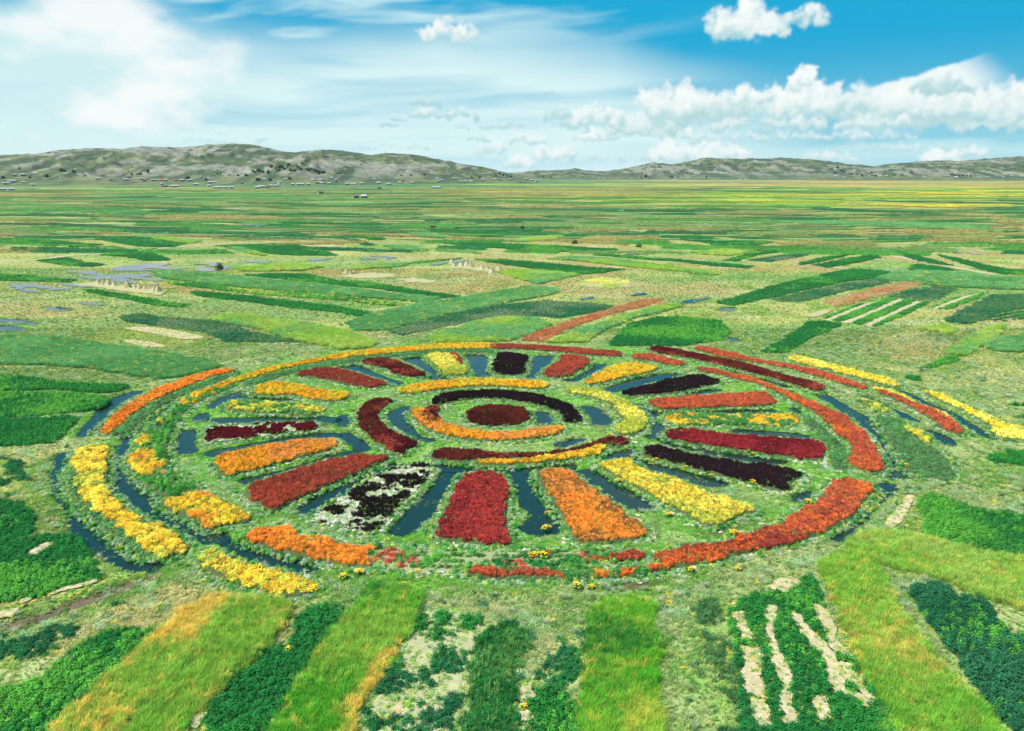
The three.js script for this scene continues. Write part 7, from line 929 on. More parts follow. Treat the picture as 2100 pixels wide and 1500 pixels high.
hills('hills', CREST_NEAR, nearHill, 1950, 2950, 0.05, 1);
hills('hills', CREST_FAR, farHill, 3200, 4500, 0.05, 1.15);

// ---------- water, mud, roads, bare soil ----------
const ripple = speckle(256, 0.2, 1, [[5, 1], [13, 1], [37, 0.7]]);
const waterMat = new THREE.MeshPhysicalMaterial({ color: C3([0.008, 0.022, 0.016]), roughness: 0.05, ior: 1.33, bumpMap: ripple, bumpScale: 0.012 });
const openWater = new THREE.MeshPhysicalMaterial({ color: C3([0.008, 0.022, 0.016]), roughness: 0.02, ior: 1.33 });
const mudWater = new THREE.MeshPhysicalMaterial({ color: C3([0.17, 0.12, 0.065]), roughness: 0.35, map: grain, ior: 1.33, bumpMap: ripple, bumpScale: 0.01 });
wPolys.forEach((p) => {
  const far = centre(p)[1] < -75, q = grow(p, far ? 0.3 : 0.48);
  const m = new THREE.Mesh(sheet(q, far ? 0.14 : -0.10, [0, 0], 5), far ? openWater : waterMat); m.receiveShadow = true; top(m, 'water', { kind: 'structure' });
});
mudPolys.forEach((p) => { const m = new THREE.Mesh(sheet(grow(p, -0.1), -0.055, [0, 0], 5), mudWater); m.receiveShadow = true; top(m, 'muddy_water', { kind: 'structure' }); });
roadPolys.forEach((p, i) => { const m = new THREE.Mesh(sheet(p, 0.055 + 0.004 * i, [0, 0], 5), soilMat([0.50, 0.42, 0.26])); m.receiveShadow = true; top(m, 'dirt_road', { kind: 'structure' }); });
barePolys.forEach((p, i) => { const m = new THREE.Mesh(sheet(p, 0.105 + 0.003 * (i % 6), [0, 0], 3), soilMat(centre(p)[1] < -60 ? [0.46, 0.42, 0.20] : [0.56, 0.47, 0.28])); m.receiveShadow = true; top(m, 'bare_soil', { kind: 'structure' }); });

// ---------- crops ----------
const Y = { yellow: [0.84, 0.66, 0.06], lemon: [0.86, 0.78, 0.16], lime: [0.58, 0.62, 0.09], gold: [0.88, 0.50, 0.035], orange: [0.88, 0.37, 0.045], orange2: [0.84, 0.28, 0.03], soft: [0.86, 0.42, 0.09], brown: [0.46, 0.21, 0.07], red: [0.46, 0.085, 0.055], red2: [0.58, 0.12, 0.06], crimson: [0.42, 0.035, 0.045], crimson2: [0.58, 0.08, 0.065], dcrim: [0.24, 0.014, 0.026], rbrown: [0.44, 0.085, 0.05], maroon: [0.10, 0.012, 0.012], maroon2: [0.20, 0.035, 0.022], plum: [0.14, 0.010, 0.020], black: [0.016, 0.008, 0.013], black2: [0.035, 0.014, 0.020], coral: [0.66, 0.16, 0.065], flame: [0.80, 0.22, 0.045],
  bean: [0.014, 0.20, 0.038], bean2: [0.030, 0.27, 0.042], bean3: [0.12, 0.42, 0.05], dbean: [0.014, 0.15, 0.055], dbean2: [0.032, 0.19, 0.080], sage: [0.085, 0.23, 0.075], sage2: [0.20, 0.30, 0.14], barley: [0.11, 0.35, 0.10], barley2: [0.18, 0.44, 0.15], light: [0.28, 0.50, 0.06], light2: [0.40, 0.55, 0.11], bright: [0.115, 0.43, 0.025], bright2: [0.26, 0.51, 0.045], deep: [0.055, 0.28, 0.035], straw: [0.74, 0.57, 0.10], straw2: [0.80, 0.56, 0.11], tan: [0.56, 0.44, 0.20], rust: [0.56, 0.20, 0.08], rust2: [0.56, 0.30, 0.13], herb: [0.15, 0.36, 0.10], herb2: [0.34, 0.52, 0.25], palestone: [0.50, 0.46, 0.37], stone2: [0.40, 0.36, 0.30] };
const Q = (a, b, o = {}) => ({ p: 'plume', pal: [a, b], h: 0.33, w: 0.29, sp: 0.148, soil: BED, raise: 0.20, name: 'quinoa_bed', cat: 'crop bed', ...o });
const F = (p, a, b, o = {}) => ({ p, pal: [a, b], h: 0.40, w: 0.50, sp: 0.26, soil: [0.04, 0.09, 0.025], raise: 0.05, name: 'bean_field', cat: 'crop field', ...o });
const BAR = (a, b, o = {}) => F('barley', a, b, { h: 0.55, w: 0.46, sp: 0.21, name: 'barley_field', soil: [0.06, 0.11, 0.03], ...o });
const STYLES = {
  crimson: Q(Y.crimson, Y.crimson2), crimsondark: Q(Y.dcrim, Y.crimson), orangefade: Q(Y.orange, Y.soft, { alt: Y.brown, altAt: 0.54 }), lemon: Q(Y.yellow, Y.lemon, { alt: Y.lime, altAt: 0.62 }), lemonfade: Q(Y.lemon, Y.lime), black: Q(Y.black, Y.black2), redbright: Q(Y.red2, Y.coral), red: Q(Y.red, Y.red2), redorange: Q(Y.red2, Y.coral, { alt: Y.flame, altAt: 0.58 }), fiery: Q(Y.coral, Y.flame, { alt: Y.red, altAt: 0.56 }), gold: Q(Y.gold, Y.yellow), goldring: Q(Y.gold, Y.yellow), redbrown: Q(Y.rbrown, Y.red), darkred: Q(Y.maroon2, Y.plum, { alt: Y.red, altAt: 0.66 }), maroon: Q(Y.maroon, Y.maroon2), orangesoft: Q(Y.soft, Y.gold), orange: Q(Y.orange, Y.orange2, { p: 'bushyplume', w: 0.36, sp: 0.185 }), orangeyellow: Q(Y.orange, Y.yellow, { p: 'bushyplume', w: 0.36, sp: 0.185 }), yellow: Q(Y.yellow, Y.lemon, { p: 'bushyplume', w: 0.36, sp: 0.185 }), yellowbush: Q([0.86, 0.58, 0.04], [0.84, 0.66, 0.08], { p: 'bushyplume', w: 0.6, sp: 0.28, alt: Y.lime, altAt: 0.62 }),
  sparseyellow: Q(Y.yellow, Y.lime, { p: 'bushyplume', w: 0.5, sp: 0.27, cover: 0.46, under: 'bush', raise: 0.14 }), sparsered: Q(Y.red2, Y.flame, { p: 'bushyplume', cover: 0.5, under: 'bush', raise: 0.12 }), sparsedark: Q(Y.maroon, Y.dcrim, { cover: 0.42, under: 'clod', raise: 0.14 }), sparseorange: Q(Y.gold, Y.yellow, { p: 'bushyplume', cover: 0.5, under: 'bush', raise: 0.14 }), sparseblack: Q(Y.black, Y.black2, { cover: 0.52, under: 'clod', raise: 0.14 }), mixgreen: Q(Y.bean2, Y.bean3, { p: 'bush', h: 0.45, w: 0.6, sp: 0.34, alt: Y.gold, altAt: 0.62, cover: 0.42, under: 'mat', raise: 0.14 }), rowgreen: Q(Y.bean, Y.bean3, { p: 'bush', h: 0.4, w: 0.55, sp: 0.32, rows: [0.95, 0.62], raise: 0.10, soil: [0.34, 0.36, 0.18], alt: Y.red2, altAt: 0.66 }), herbgreen: Q(Y.sage, Y.barley, { p: 'mat', h: 0.35, w: 0.5, sp: 0.26, raise: 0.12 }),
  bean: F('bush', Y.bean, Y.bean2, { alt: Y.bean3, altAt: 0.66 }), beanflower: F('bush', Y.bean2, Y.bean3, { alt: Y.lime, altAt: 0.62, mix: 0.3 }), darkbean: F('bush', Y.dbean, Y.dbean2, { h: 0.46, alt: Y.bean3, altAt: 0.62 }), beangrass: F('bush', Y.bean, Y.bean3, { alt: Y.bright, altAt: 0.52 }), patchbean: F('bush', Y.dbean, Y.bean2, { cover: 0.47, soil: null, under: 'tuft' }), patchsand: F('bush', Y.dbean, Y.bean2, { cover: 0.52, soil: [0.47, 0.45, 0.24], raise: 0.04, under: 'sprig' }), sage: F('mat', Y.sage, Y.dbean2, { name: 'potato_field', alt: Y.sage2, altAt: 0.6, h: 0.55, soil: [0.07, 0.10, 0.04] }), sagegrass: F('tuft', [0.10, 0.30, 0.06], [0.19, 0.40, 0.10], { name: 'weedy_strip', h: 0.42, sp: 0.24, alt: Y.bean, altAt: 0.6, soil: [0.16, 0.24, 0.07] }), patchsage: F('tuft', Y.sage, Y.dbean2, { name: 'weedy_strip', h: 0.55, sp: 0.27, cover: 0.41, soil: null, under: 'tuft' }), dark: F('mat', Y.dbean, Y.sage, { name: 'potato_field' }), rowbean: F('bush', Y.bean, Y.bean2, { rows: [1.9, 1.0], soil: [0.30, 0.24, 0.14] }), rowsand: F('bush', Y.bean2, Y.bean3, { rows: [3.6, 2.1], soil: [0.52, 0.45, 0.27] }),
  barley: BAR(Y.barley, Y.barley2), lightbarley: BAR(Y.light, Y.light2, { soil: [0.10, 0.15, 0.04], alt: Y.barley2, altAt: 0.6 }), barleybright: BAR(Y.bright, Y.bright2, { soil: [0.07, 0.14, 0.02], alt: Y.deep, altAt: 0.62 }), barleydeep: BAR(Y.deep, Y.bright, { alt: Y.light, altAt: 0.52 }), barleymix: BAR(Y.bright, Y.light, { alt: [0.56, 0.52, 0.10], altAt: 0.58, soil: [0.12, 0.13, 0.03] }), straw: BAR(Y.straw, Y.straw2, { alt: Y.light, altAt: 0.63, soil: [0.22, 0.18, 0.05] }), straw2: BAR(Y.straw, Y.bright2, { alt: Y.bright, altAt: 0.52, soil: [0.18, 0.18, 0.04] }), rust: F('tuft', Y.rust, Y.rust2, { name: 'stubble_field', h: 0.5, soil: [0.36, 0.15, 0.06] }), dry: F('tuft', Y.tan, Y.rust2, { name: 'stubble_field', h: 0.45, soil: [0.34, 0.24, 0.10] }), yellowherb: F('mat', Y.light2, Y.lemon, { name: 'flower_meadow', h: 0.3, cover: 0.45, soil: null }), paleherb: F('tuft', Y.light2, Y.herb2, { name: 'fallow_plot', h: 0.5, soil: [0.34, 0.36, 0.20] }),
};
const tone = (c, v) => { const k = 1 + rr(-v, v), t = rr(-0.3, 0.3) * v; return [c[0] * k * (1 + t), c[1] * k, c[2] * k * (1 - t)]; };
const stonesAll = new Spread('clod'), herbs = new Spread('mat'), feather = new Spread('feather'), grassNear = new Spread('tuft'), bushesLow = new Spread('bush');
crops.forEach((cr, ci) => {
  const st = STYLES[cr.style], poly = cr.poly, o = centre(poly), dist = Math.hypot(o[0] - EYE.x, o[1] - EYE.z), raise = st.raise + (cr.bed ? (ci % 5) * 0.008 : (ci % 9) * 0.005);
  const root = new THREE.Group(); root.position.set(o[0], 0, o[1]);
  top(root, st.name, { label: cr.label, category: st.cat, group: cr.bed ? 'quinoa beds of the wheel' : st.name === 'barley_field' ? 'barley fields on the plain' : st.name === 'bean_field' ? 'bean fields on the plain' : 'other plots on the plain' });
  const k0 = Math.pow(Math.max(1, dist / 95), 0.9);
  if (st.soil) part('soil', mound(cr.bed ? poly : grow(poly, -0.3 * k0), raise, cr.bed ? 0.38 : 0.25, cr.bed ? 0.30 : 0.05, o, 4), soilMat(st.soil), root);
  // long axis of the plot
  let sxx = 0, sxz = 0, szz = 0; for (const q of poly) { const a = q[0] - o[0], b = q[1] - o[1]; sxx += a * a; sxz += a * b; szz += b * b; }
  const ang = 0.5 * Math.atan2(2 * sxz, sxx - szz), ca = Math.cos(ang), sa = Math.sin(ang);
  let u0 = 1e9, u1 = -1e9, v0 = 1e9, v1 = -1e9; for (const q of poly) { const a = q[0] - o[0], b = q[1] - o[1], u = a * ca + b * sa, v = -a * sa + b * ca; u0 = Math.min(u0, u); u1 = Math.max(u1, u); v0 = Math.min(v0, v); v1 = Math.max(v1, v); }
  let k = Math.pow(Math.max(1, dist / 95), 0.9); const est = Math.abs(area2(poly)) / (st.sp * st.sp * k * k); if (est > 14000) k *= Math.sqrt(est / 14000);
  const sp = st.sp * k, wide = st.w * Math.max(1, k * 0.92), sprd = new Spread(st.p), under = st.under && st.under !== 'sprig' ? new Spread(st.under) : st.under ? new Spread('tuft') : null;
  const field = cr.bed ? grow(poly, -0.02) : poly, jag = cr.bed ? 0.3 : Math.min(k > 1.3 ? 0.28 * k : 0.22, 1.4), fq = cr.bed ? 0.34 : 0.16 / Math.sqrt(k), tall = st.h * (k > 2.5 ? 1.1 : 1);
  for (let v = v0 - 0.2; v < v1 + 0.2; v += sp) for (let u = u0 - 0.2; u < u1 + 0.2; u += sp) {
    const uu = u + rr(-0.5, 0.5) * sp, vv = v + rr(-0.5, 0.5) * sp, x = o[0] + uu * ca - vv * sa, z = o[1] + uu * sa + vv * ca;
    if (!inPoly(field, x + (vnoise(x * 1.3 / k, z * 1.3 / k) - 0.5) * jag * 2, z + (vnoise(x * 1.3 / k + 50, z * 1.3 / k) - 0.5) * jag * 2)) continue;
    if (at(mBare, x, z) > 0.2 + 0.55 * vnoise(x * 2.1, z * 2.1)) continue;
    if (!cr.bed && at(mBed, x, z) > 0.3) continue;
    const y = (st.soil ? raise : groundY(x, z)) - 0.02;
    if (st.rows) { const q = ((vv % st.rows[0]) + st.rows[0]) % st.rows[0]; if (q > st.rows[1] + (vnoise(x, z) - 0.5) * 0.5) continue; }
    const n = fbm(x * fq + ci * 7.7, z * fq, 3), n2 = fbm(x * fq * (cr.bed ? 3 : 4) + 31 + ci, z * fq * (cr.bed ? 3 : 4), 2);
    if (st.cover && n2 + (rnd() - 0.5) * 0.2 < st.cover) {
      if (under && rnd() < 0.55) {
        if (st.under === 'clod') rnd() < 0.5 ? herbs.add(x, y, z, 0.45, 0.22, tone(pick([Y.herb2, Y.herb, Y.light2]), 0.2)) : under.add(x, y, z, 0.55, 0.55, tone(rnd() < 0.6 ? Y.palestone : Y.stone2, 0.15));
        else if (st.under === 'sprig') { if (rnd() < 0.75) under.add(x, y, z, rr(0.2, 0.5), 0.16, tone(rnd() < 0.6 ? Y.light : Y.barley, 0.2)); }
        else if (st.under === 'tuft') under.add(x, y, z, 0.55, 0.24, tone(rnd() < 0.5 ? PALE : Y.light2, 0.15));
        else under.add(x, y, z, 0.5, 0.35, tone(rnd() < 0.5 ? Y.herb : Y.bean2, 0.2));
        if (cr.bed && rnd() < 0.22) stonesAll.add(x, y, z, 0.5, 0.4, tone(Y.palestone, 0.12));
      }
      continue;
    }
    let c = mix3(st.pal[0], st.pal[1], clamp(smoothstep(n, 0.32, 0.68) + rr(-0.25, 0.25), 0, 1));
    if (st.alt && fbm(x * fq * 0.8 - 20 - ci, z * fq * 0.8 + 9, 3) + rr(-1, 1) * (st.mix ?? 0.13) > st.altAt) c = st.alt;
    if (st.p === 'barley' && rnd() < 0.05) c = Y.straw;
    if (cr.bed && rnd() < 0.15 + 0.22 * smoothstep(n2, 0.52, 0.7)) { if (rnd() < 0.75) herbs.add(x, y, z, rr(0.2, 0.34), rr(0.15, 0.3), tone(pick([Y.bean3, Y.light, Y.herb]), 0.3)); continue; }
    sprd.add(x, y, z, wide * rr(0.6, 1.3), tall * (0.62 + 0.6 * n) * rr(0.6, 1.3), tone(c, cr.bed ? 0.46 : 0.3));
  }
  sprd.build(root, 'plants', o); if (under) under.build(root, 'weeds', o);
  if (!cr.bed) return;
  // green leaves, pale stones and weeds along the rim of a bed
  for (const reach of [0.2, 0.6]) { const rim = grow(poly, reach), n = rim.length; for (let i = 0; i < n; i++) {
    const a = rim[i], b = rim[(i + 1) % n], L = Math.hypot(b[0] - a[0], b[1] - a[1]);
    for (let t = 0; t < L; t += 0.17) {
      const q = t / L, x = lerp(a[0], b[0], q) + rr(-0.34, 0.34), z = lerp(a[1], b[1], q) + rr(-0.34, 0.34), w = vnoise(x * 0.35 + 3, z * 0.35);
      if (inPoly(poly, x, z)) continue;
      const y = at(mWater, x, z) > 0.2 ? rr(-0.12, 0.06) : Math.max(groundY(x, z), 0.0) + 0.02, d = rnd();
      if (at(mTrench, x, z) < 0.3 && d < 0.10 + (w > 0.5 ? 0.20 : 0)) stonesAll.add(x, y, z, rr(0.3, 0.6), rr(0.3, 0.6), tone(rnd() < 0.7 ? Y.palestone : Y.stone2, 0.18));
      else if (d < 0.75) herbs.add(x, y, z, rr(0.3, 0.6), rr(0.14, 0.34), tone(pick([Y.herb, Y.herb2, Y.herb2, [0.46, 0.55, 0.38], Y.barley, Y.bean3]), 0.2));
      else bushesLow.add(x, y, z, rr(0.3, 0.5), rr(0.18, 0.34), tone(pick([Y.bean2, Y.bean3, Y.bean, Y.light, Y.lime]), 0.2));
    }
  } }
});
// feathery pale grass along the channels
wPolys.concat(mudPolys).forEach((p) => {
  const far = centre(p)[1] < -75, rim = grow(p, far ? 1.6 : 0.45), n = rim.length;
  for (let i = 0; i < n; i++) {
    const a = rim[i], b = rim[(i + 1) % n], L = Math.hypot(b[0] - a[0], b[1] - a[1]);
    for (let t = 0; t < L; t += far ? 1.6 : 0.3) {
      const q = t / L, x = lerp(a[0], b[0], q) + rr(-0.4, 0.5) * (far ? 2 : 1), z = lerp(a[1], b[1], q) + rr(-0.4, 0.5) * (far ? 2 : 1), w = vnoise(x * 0.22 + 8, z * 0.22 - 3);
      if (at(mWater, x, z) > 0.15 || at(mBed, x, z) > 0.5) continue;
      if (w > 0.60 && rnd() < 0.7) feather.add(x, groundY(x, z), z, rr(0.4, 0.8) * (far ? 2 : 1), rr(0.2, 0.5) * (far ? 0.4 : 1), tone(pick([[0.40, 0.50, 0.30], [0.50, 0.56, 0.38], [0.33, 0.44, 0.22]]), 0.14));
      else grassNear.add(x, groundY(x, z), z, rr(0.35, 0.6), rr(0.07, 0.2), tone(pick([LAWN, Y.bright, Y.light, Y.barley]), 0.2));
    }
  }
});
// floating weed in the shallows, clods and sprigs on the bare soil
const pondWeed = new Spread('mat');
nearWater.forEach((p) => { const xs = p.map((q) => q[0]), zs = p.map((q) => q[1]); for (let x = Math.min(...xs); x < Math.max(...xs); x += 0.2) for (let z = Math.min(...zs); z < Math.max(...zs); z += 0.2) { const X = x + rr(-0.1, 0.1), Z = z + rr(-0.1, 0.1); if (!inPoly(p, X, Z)) continue; const edge = 1 - smoothstep(at(mTrench, X, Z), 0.55, 0.95), w = fbm(X * 0.25 + 60, Z * 0.25, 3); if (rnd() < edge * 0.42 + smoothstep(w, 0.60, 0.72) * 0.5 + 0.006) pondWeed.add(X, -0.105, Z, rr(0.12, 0.34), rr(0.015, 0.04), tone(pick([[0.10, 0.20, 0.03], [0.16, 0.26, 0.04], [0.22, 0.32, 0.06], [0.05, 0.12, 0.03]]), 0.25)); } });
barePolys.forEach((p) => { if (centre(p)[1] < -60) return; const xs = p.map((q) => q[0]), zs = p.map((q) => q[1]); for (let x = Math.min(...xs) - 0.3; x < Math.max(...xs) + 0.3; x += 0.22) for (let z = Math.min(...zs) - 0.3; z < Math.max(...zs) + 0.3; z += 0.22) { const X = x + rr(-0.12, 0.12), Z = z + rr(-0.12, 0.12), i = inPoly(p, X, Z), k = rnd(); if (i && k < 0.35) stonesAll.add(X, 0.1, Z, rr(0.12, 0.32), rr(0.1, 0.22), tone([0.52, 0.43, 0.26], 0.3)); else if (k > (i ? 0.76 : 0.6)) (i ? grassNear : herbs).add(X, 0.08, Z, rr(0.2, 0.4), rr(0.08, 0.2), tone(pick([Y.light, Y.bean3, Y.light2, Y.straw]), 0.25)); } });
// meadow grass between the plots
const farPlots = [...crops.map((c) => c.poly), ...wPolys.map((p) => grow(p, 0.8)), ...roadPolys, ...barePolys].map((p) => ({ p, b: [Math.min(...p.map((q) => q[0])), Math.max(...p.map((q) => q[0])), Math.min(...p.map((q) => q[1])), Math.max(...p.map((q) => q[1]))] }));
{
  const sow = (zA, zB, s, w, hgt) => {
    for (let z = zA; z < zB; z += s) {
      const half = (EYE.z - z + 12) * 0.66 + 6;
      for (let x = -half; x < half; x += s) {
        const X = x + EYE.x + rr(-0.5, 0.5) * s, Z = z + rr(-0.5, 0.5) * s;
        if (Math.hypot(X - EYE.x, Z - EYE.z) < 30) continue;
        if (at(mCrop, X, Z) > 0.3 || at(mWater, X, Z) > 0.25 || at(mBare, X, Z) > 0.3 || (at(mMud, X, Z) > 0.55 && rnd() < 0.8)) continue;
        if (Z < G.z0 + 1 && farPlots.some((c) => X > c.b[0] && X < c.b[1] && Z > c.b[2] && Z < c.b[3] && inPoly(c.p, X, Z))) continue;
        const c = groundColor(X, Z), r = Math.hypot(X, Z), k = rnd(), lawn = r < 40;
        const w = fbm(X * 0.5, Z * 0.5, 3), tint = k < 0.09 ? [0.60, 0.56, 0.28] : k < 0.22 ? [0.08, 0.27, 0.04] : k < 0.22 + 0.35 * smoothstep(w, 0.52, 0.64) ? Y.herb2 : k > 0.985 && !lawn ? Y.yellow : c;
        grassNear.add(X, groundY(X, Z) - 0.01, Z, w * rr(0.7, 1.4), hgt * rr(0.5, 1.4) * (lawn ? 0.75 : 1), tone(tint, 0.26));
        if (!lawn && rnd() < 0.012) feather.add(X, groundY(X, Z), Z, w * 1.3, 0.5, tone([0.46, 0.50, 0.30], 0.15));
        if (!lawn && rnd() < 0.006) bushesLow.add(X, groundY(X, Z), Z, w * rr(0.7, 1.5), rr(0.25, 0.45), tone(Y.dbean2, 0.2));
      }
    }
  };
  sow(20, 62, 0.27, 0.42, 0.19); sow(-50, 20, 0.36, 0.52, 0.17); sow(-140, -50, 0.8, 1.1, 0.22); sow(-260, -140, 2.0, 2.6, 0.26);
}
for (const [s, name] of [[grassNear, 'meadow_grass'], [feather, 'feather_grass'], [herbs, 'low_herbs'], [stonesAll, 'pale_stones'], [bushesLow, 'leafy_weeds'], [pondWeed, 'pond_weed']]) for (const im of s.build(null, name)) top(im, name, { kind: 'stuff', label: { meadow_grass: 'short meadow grass covering the plain', feather_grass: 'pale feathery grass along the channels', low_herbs: 'low grey green herbs round the beds', pale_stones: 'pale stones edging the quinoa beds', leafy_weeds: 'leafy green weeds along the bed edges', pond_weed: 'green weed floating in the shallow channels' }[name], category: { meadow_grass: 'grass', feather_grass: 'grass', low_herbs: 'herbs', pale_stones: 'stones', leafy_weeds: 'weeds', pond_weed: 'pond weed' }[name] });

// ---------- far plain: narrow strips of crop ----------
{
  const T = { teal: [[0.07, 0.19, 0.06], 'muted blue green'], green: [[0.07, 0.26, 0.03], 'mid green'], dark: [[0.018, 0.16, 0.035], 'dark green'], tan: [[0.32, 0.29, 0.09], 'dry tan'], pale: [[0.20, 0.31, 0.09], 'pale grey green'], lime: [[0.25, 0.40, 0.03], 'lime green'], yellow: [[0.62, 0.50, 0.02], 'yellow flowering'], golden: [[0.50, 0.34, 0.05], 'golden'], brown: [[0.26, 0.24, 0.09], 'brownish'] };
  const mats = {}; for (const k in T) mats[k] = [0.82, 1, 1.2].map((s) => soilMat(T[k][0].map((v) => v * s), patches));
  const rows = new Map();
  FAR_STRIPS.forEach((s, i) => {
    const [kind, p] = s.split('|'), poly = parse(p), o = centre(poly), d = Math.hypot(o[0] - EYE.x, o[1] - EYE.z), q = Math.atan2(o[0] - EYE.x, EYE.z - o[1]) * 57.3, side = q < -19 ? 'far left' : q < -7 ? 'left' : q < 7 ? 'middle' : q < 19 ? 'right' : 'far right', depth = d > 1600 ? 'below the hills' : d > 900 ? 'far out' : d > 520 ? 'halfway out' : 'behind the wheel';
    const rag = []; for (let q = 0, n = poly.length; q < n; q++) for (let t = 0; t < 4; t++) { const a = poly[q], b = poly[(q + 1) % n], x = lerp(a[0], b[0], t / 4), z = lerp(a[1], b[1], t / 4); rag.push([x + (vnoise(x * 9 / d * 10, z * 0.1) - 0.5) * d * 0.008, z + (vnoise(x * 0.1 + 9, z * 0.1) - 0.5) * d * 0.012]); }
    const high = 0.16 + (i % 40) * 0.006, m = new THREE.Group(), ground = part('soil', mound(rag, high, 0.8, 0.1, o, d > 900 ? 260 : 90), mats[kind][i % 3], m); m.position.set(o[0], 0, o[1]);
    if (d < 1500) {
      const sp = d * 0.0042, pl = new Spread(kind === 'tan' || kind === 'pale' || kind === 'brown' ? 'tuft' : 'mat'), xs = poly.map((q) => q[0]), zs = poly.map((q) => q[1]), base = T[kind][0];
      for (let z = Math.min(...zs); z < Math.max(...zs); z += sp) for (let x = Math.min(...xs); x < Math.max(...xs); x += sp) {
        const X = x + rr(-0.6, 0.6) * sp, Z = z + rr(-0.6, 0.6) * sp; if (!inPoly(rag, X, Z)) continue;
        const n = fbm(X * 0.03 + i, Z * 0.03, 3); if (n + rr(-0.1, 0.1) < 0.3) continue;
        pl.add(X, high - 0.05, Z, sp * rr(1.2, 2.2), rr(0.3, 0.7), tone(base.map((v) => v * (0.75 + n * 0.9)), 0.22));
      }
      pl.build(m, 'plants', o);
    }
    const key = `${T[kind][1]} strips ${depth}, ${side}`; if (!rows.has(key)) rows.set(key, []); rows.get(key).push(m);
    top(m, 'crop_strip', { label: `${T[kind][1]} crop strip ${depth} on the ${side} of the plain`, category: 'crop strip', group: key });
  });
  for (const [key, list] of rows) rank(list, key.replace('strips', 'crop strip') + ' of the plain', key);
}

{
  // the thinnest of the far strips, too many and too narrow to tell apart: one patchwork
  const list = [], pals = { left: [[0.07, 0.26, 0.03], [0.03, 0.17, 0.03], [0.30, 0.30, 0.08], [0.08, 0.30, 0.05], [0.34, 0.29, 0.11], [0.18, 0.32, 0.07], [0.03, 0.20, 0.04]], lime: [[0.26, 0.42, 0.03], [0.60, 0.52, 0.02], [0.08, 0.28, 0.04], [0.04, 0.16, 0.05], [0.36, 0.46, 0.05]], gold: [[0.52, 0.36, 0.06], [0.44, 0.32, 0.12], [0.30, 0.36, 0.06], [0.58, 0.42, 0.05]], teal: [[0.07, 0.20, 0.06], [0.10, 0.25, 0.06], [0.16, 0.24, 0.09], [0.05, 0.16, 0.07]] };
  for (let i = 0; i < 900; i++) {
    const d = 330 * Math.pow(8.2, Math.pow(rnd(), 0.9)), az = rr(-36, 36), x = EYE.x + d * Math.tan(degToRad(az)), z = EYE.z - d, right = az > 9;
    if (d > 2600 && az < 0) continue;
    const pal = d > 1500 ? (right ? pals.gold : pals.teal) : right && d > 620 ? pals.lime : d > 900 && az > -5 && az < 13 ? pals.gold : pals.left;
    const len = rr(0.10, 0.45) * d, wid = rr(0.005, 0.022) * d * (0.4 + d / 1400), turn = (rr(-0.10, 0.16) + (az < 0 ? 0.06 : -0.06)) * 800 / d, c = tone(pick(pal), 0.25), y = 0.10 + (i % 90) * 0.0035, P = [], n = 9, ct = Math.cos(turn), sn = Math.sin(turn);
    for (let k = 0; k <= n; k++) P.push([(k / n - 0.5) * len, -wid * rr(0.35, 0.55)]); for (let k = n; k >= 0; k--) P.push([(k / n - 0.5) * len + wid * rr(-0.6, 0.6), wid * rr(0.35, 0.55)]);
    const g = sheet(P.map(([u, v]) => [x + u * ct - v * sn, z + u * sn + v * ct]), y, [0, 0], 120), m = g.attributes.position.count, col = new Float32Array(m * 3); for (let k = 0; k < m; k++) col.set(c, k * 3); g.setAttribute('color', new THREE.BufferAttribute(col, 3)); list.push(g);
  }
  const m = new THREE.Mesh(mergeGeometries(list), new THREE.MeshStandardMaterial({ vertexColors: true, map: patches, roughness: 1 })); m.receiveShadow = true;
  top(m, 'far_patchwork', { kind: 'stuff', label: 'patchwork of narrow crop strips on the distant plain', category: 'crops' });
}

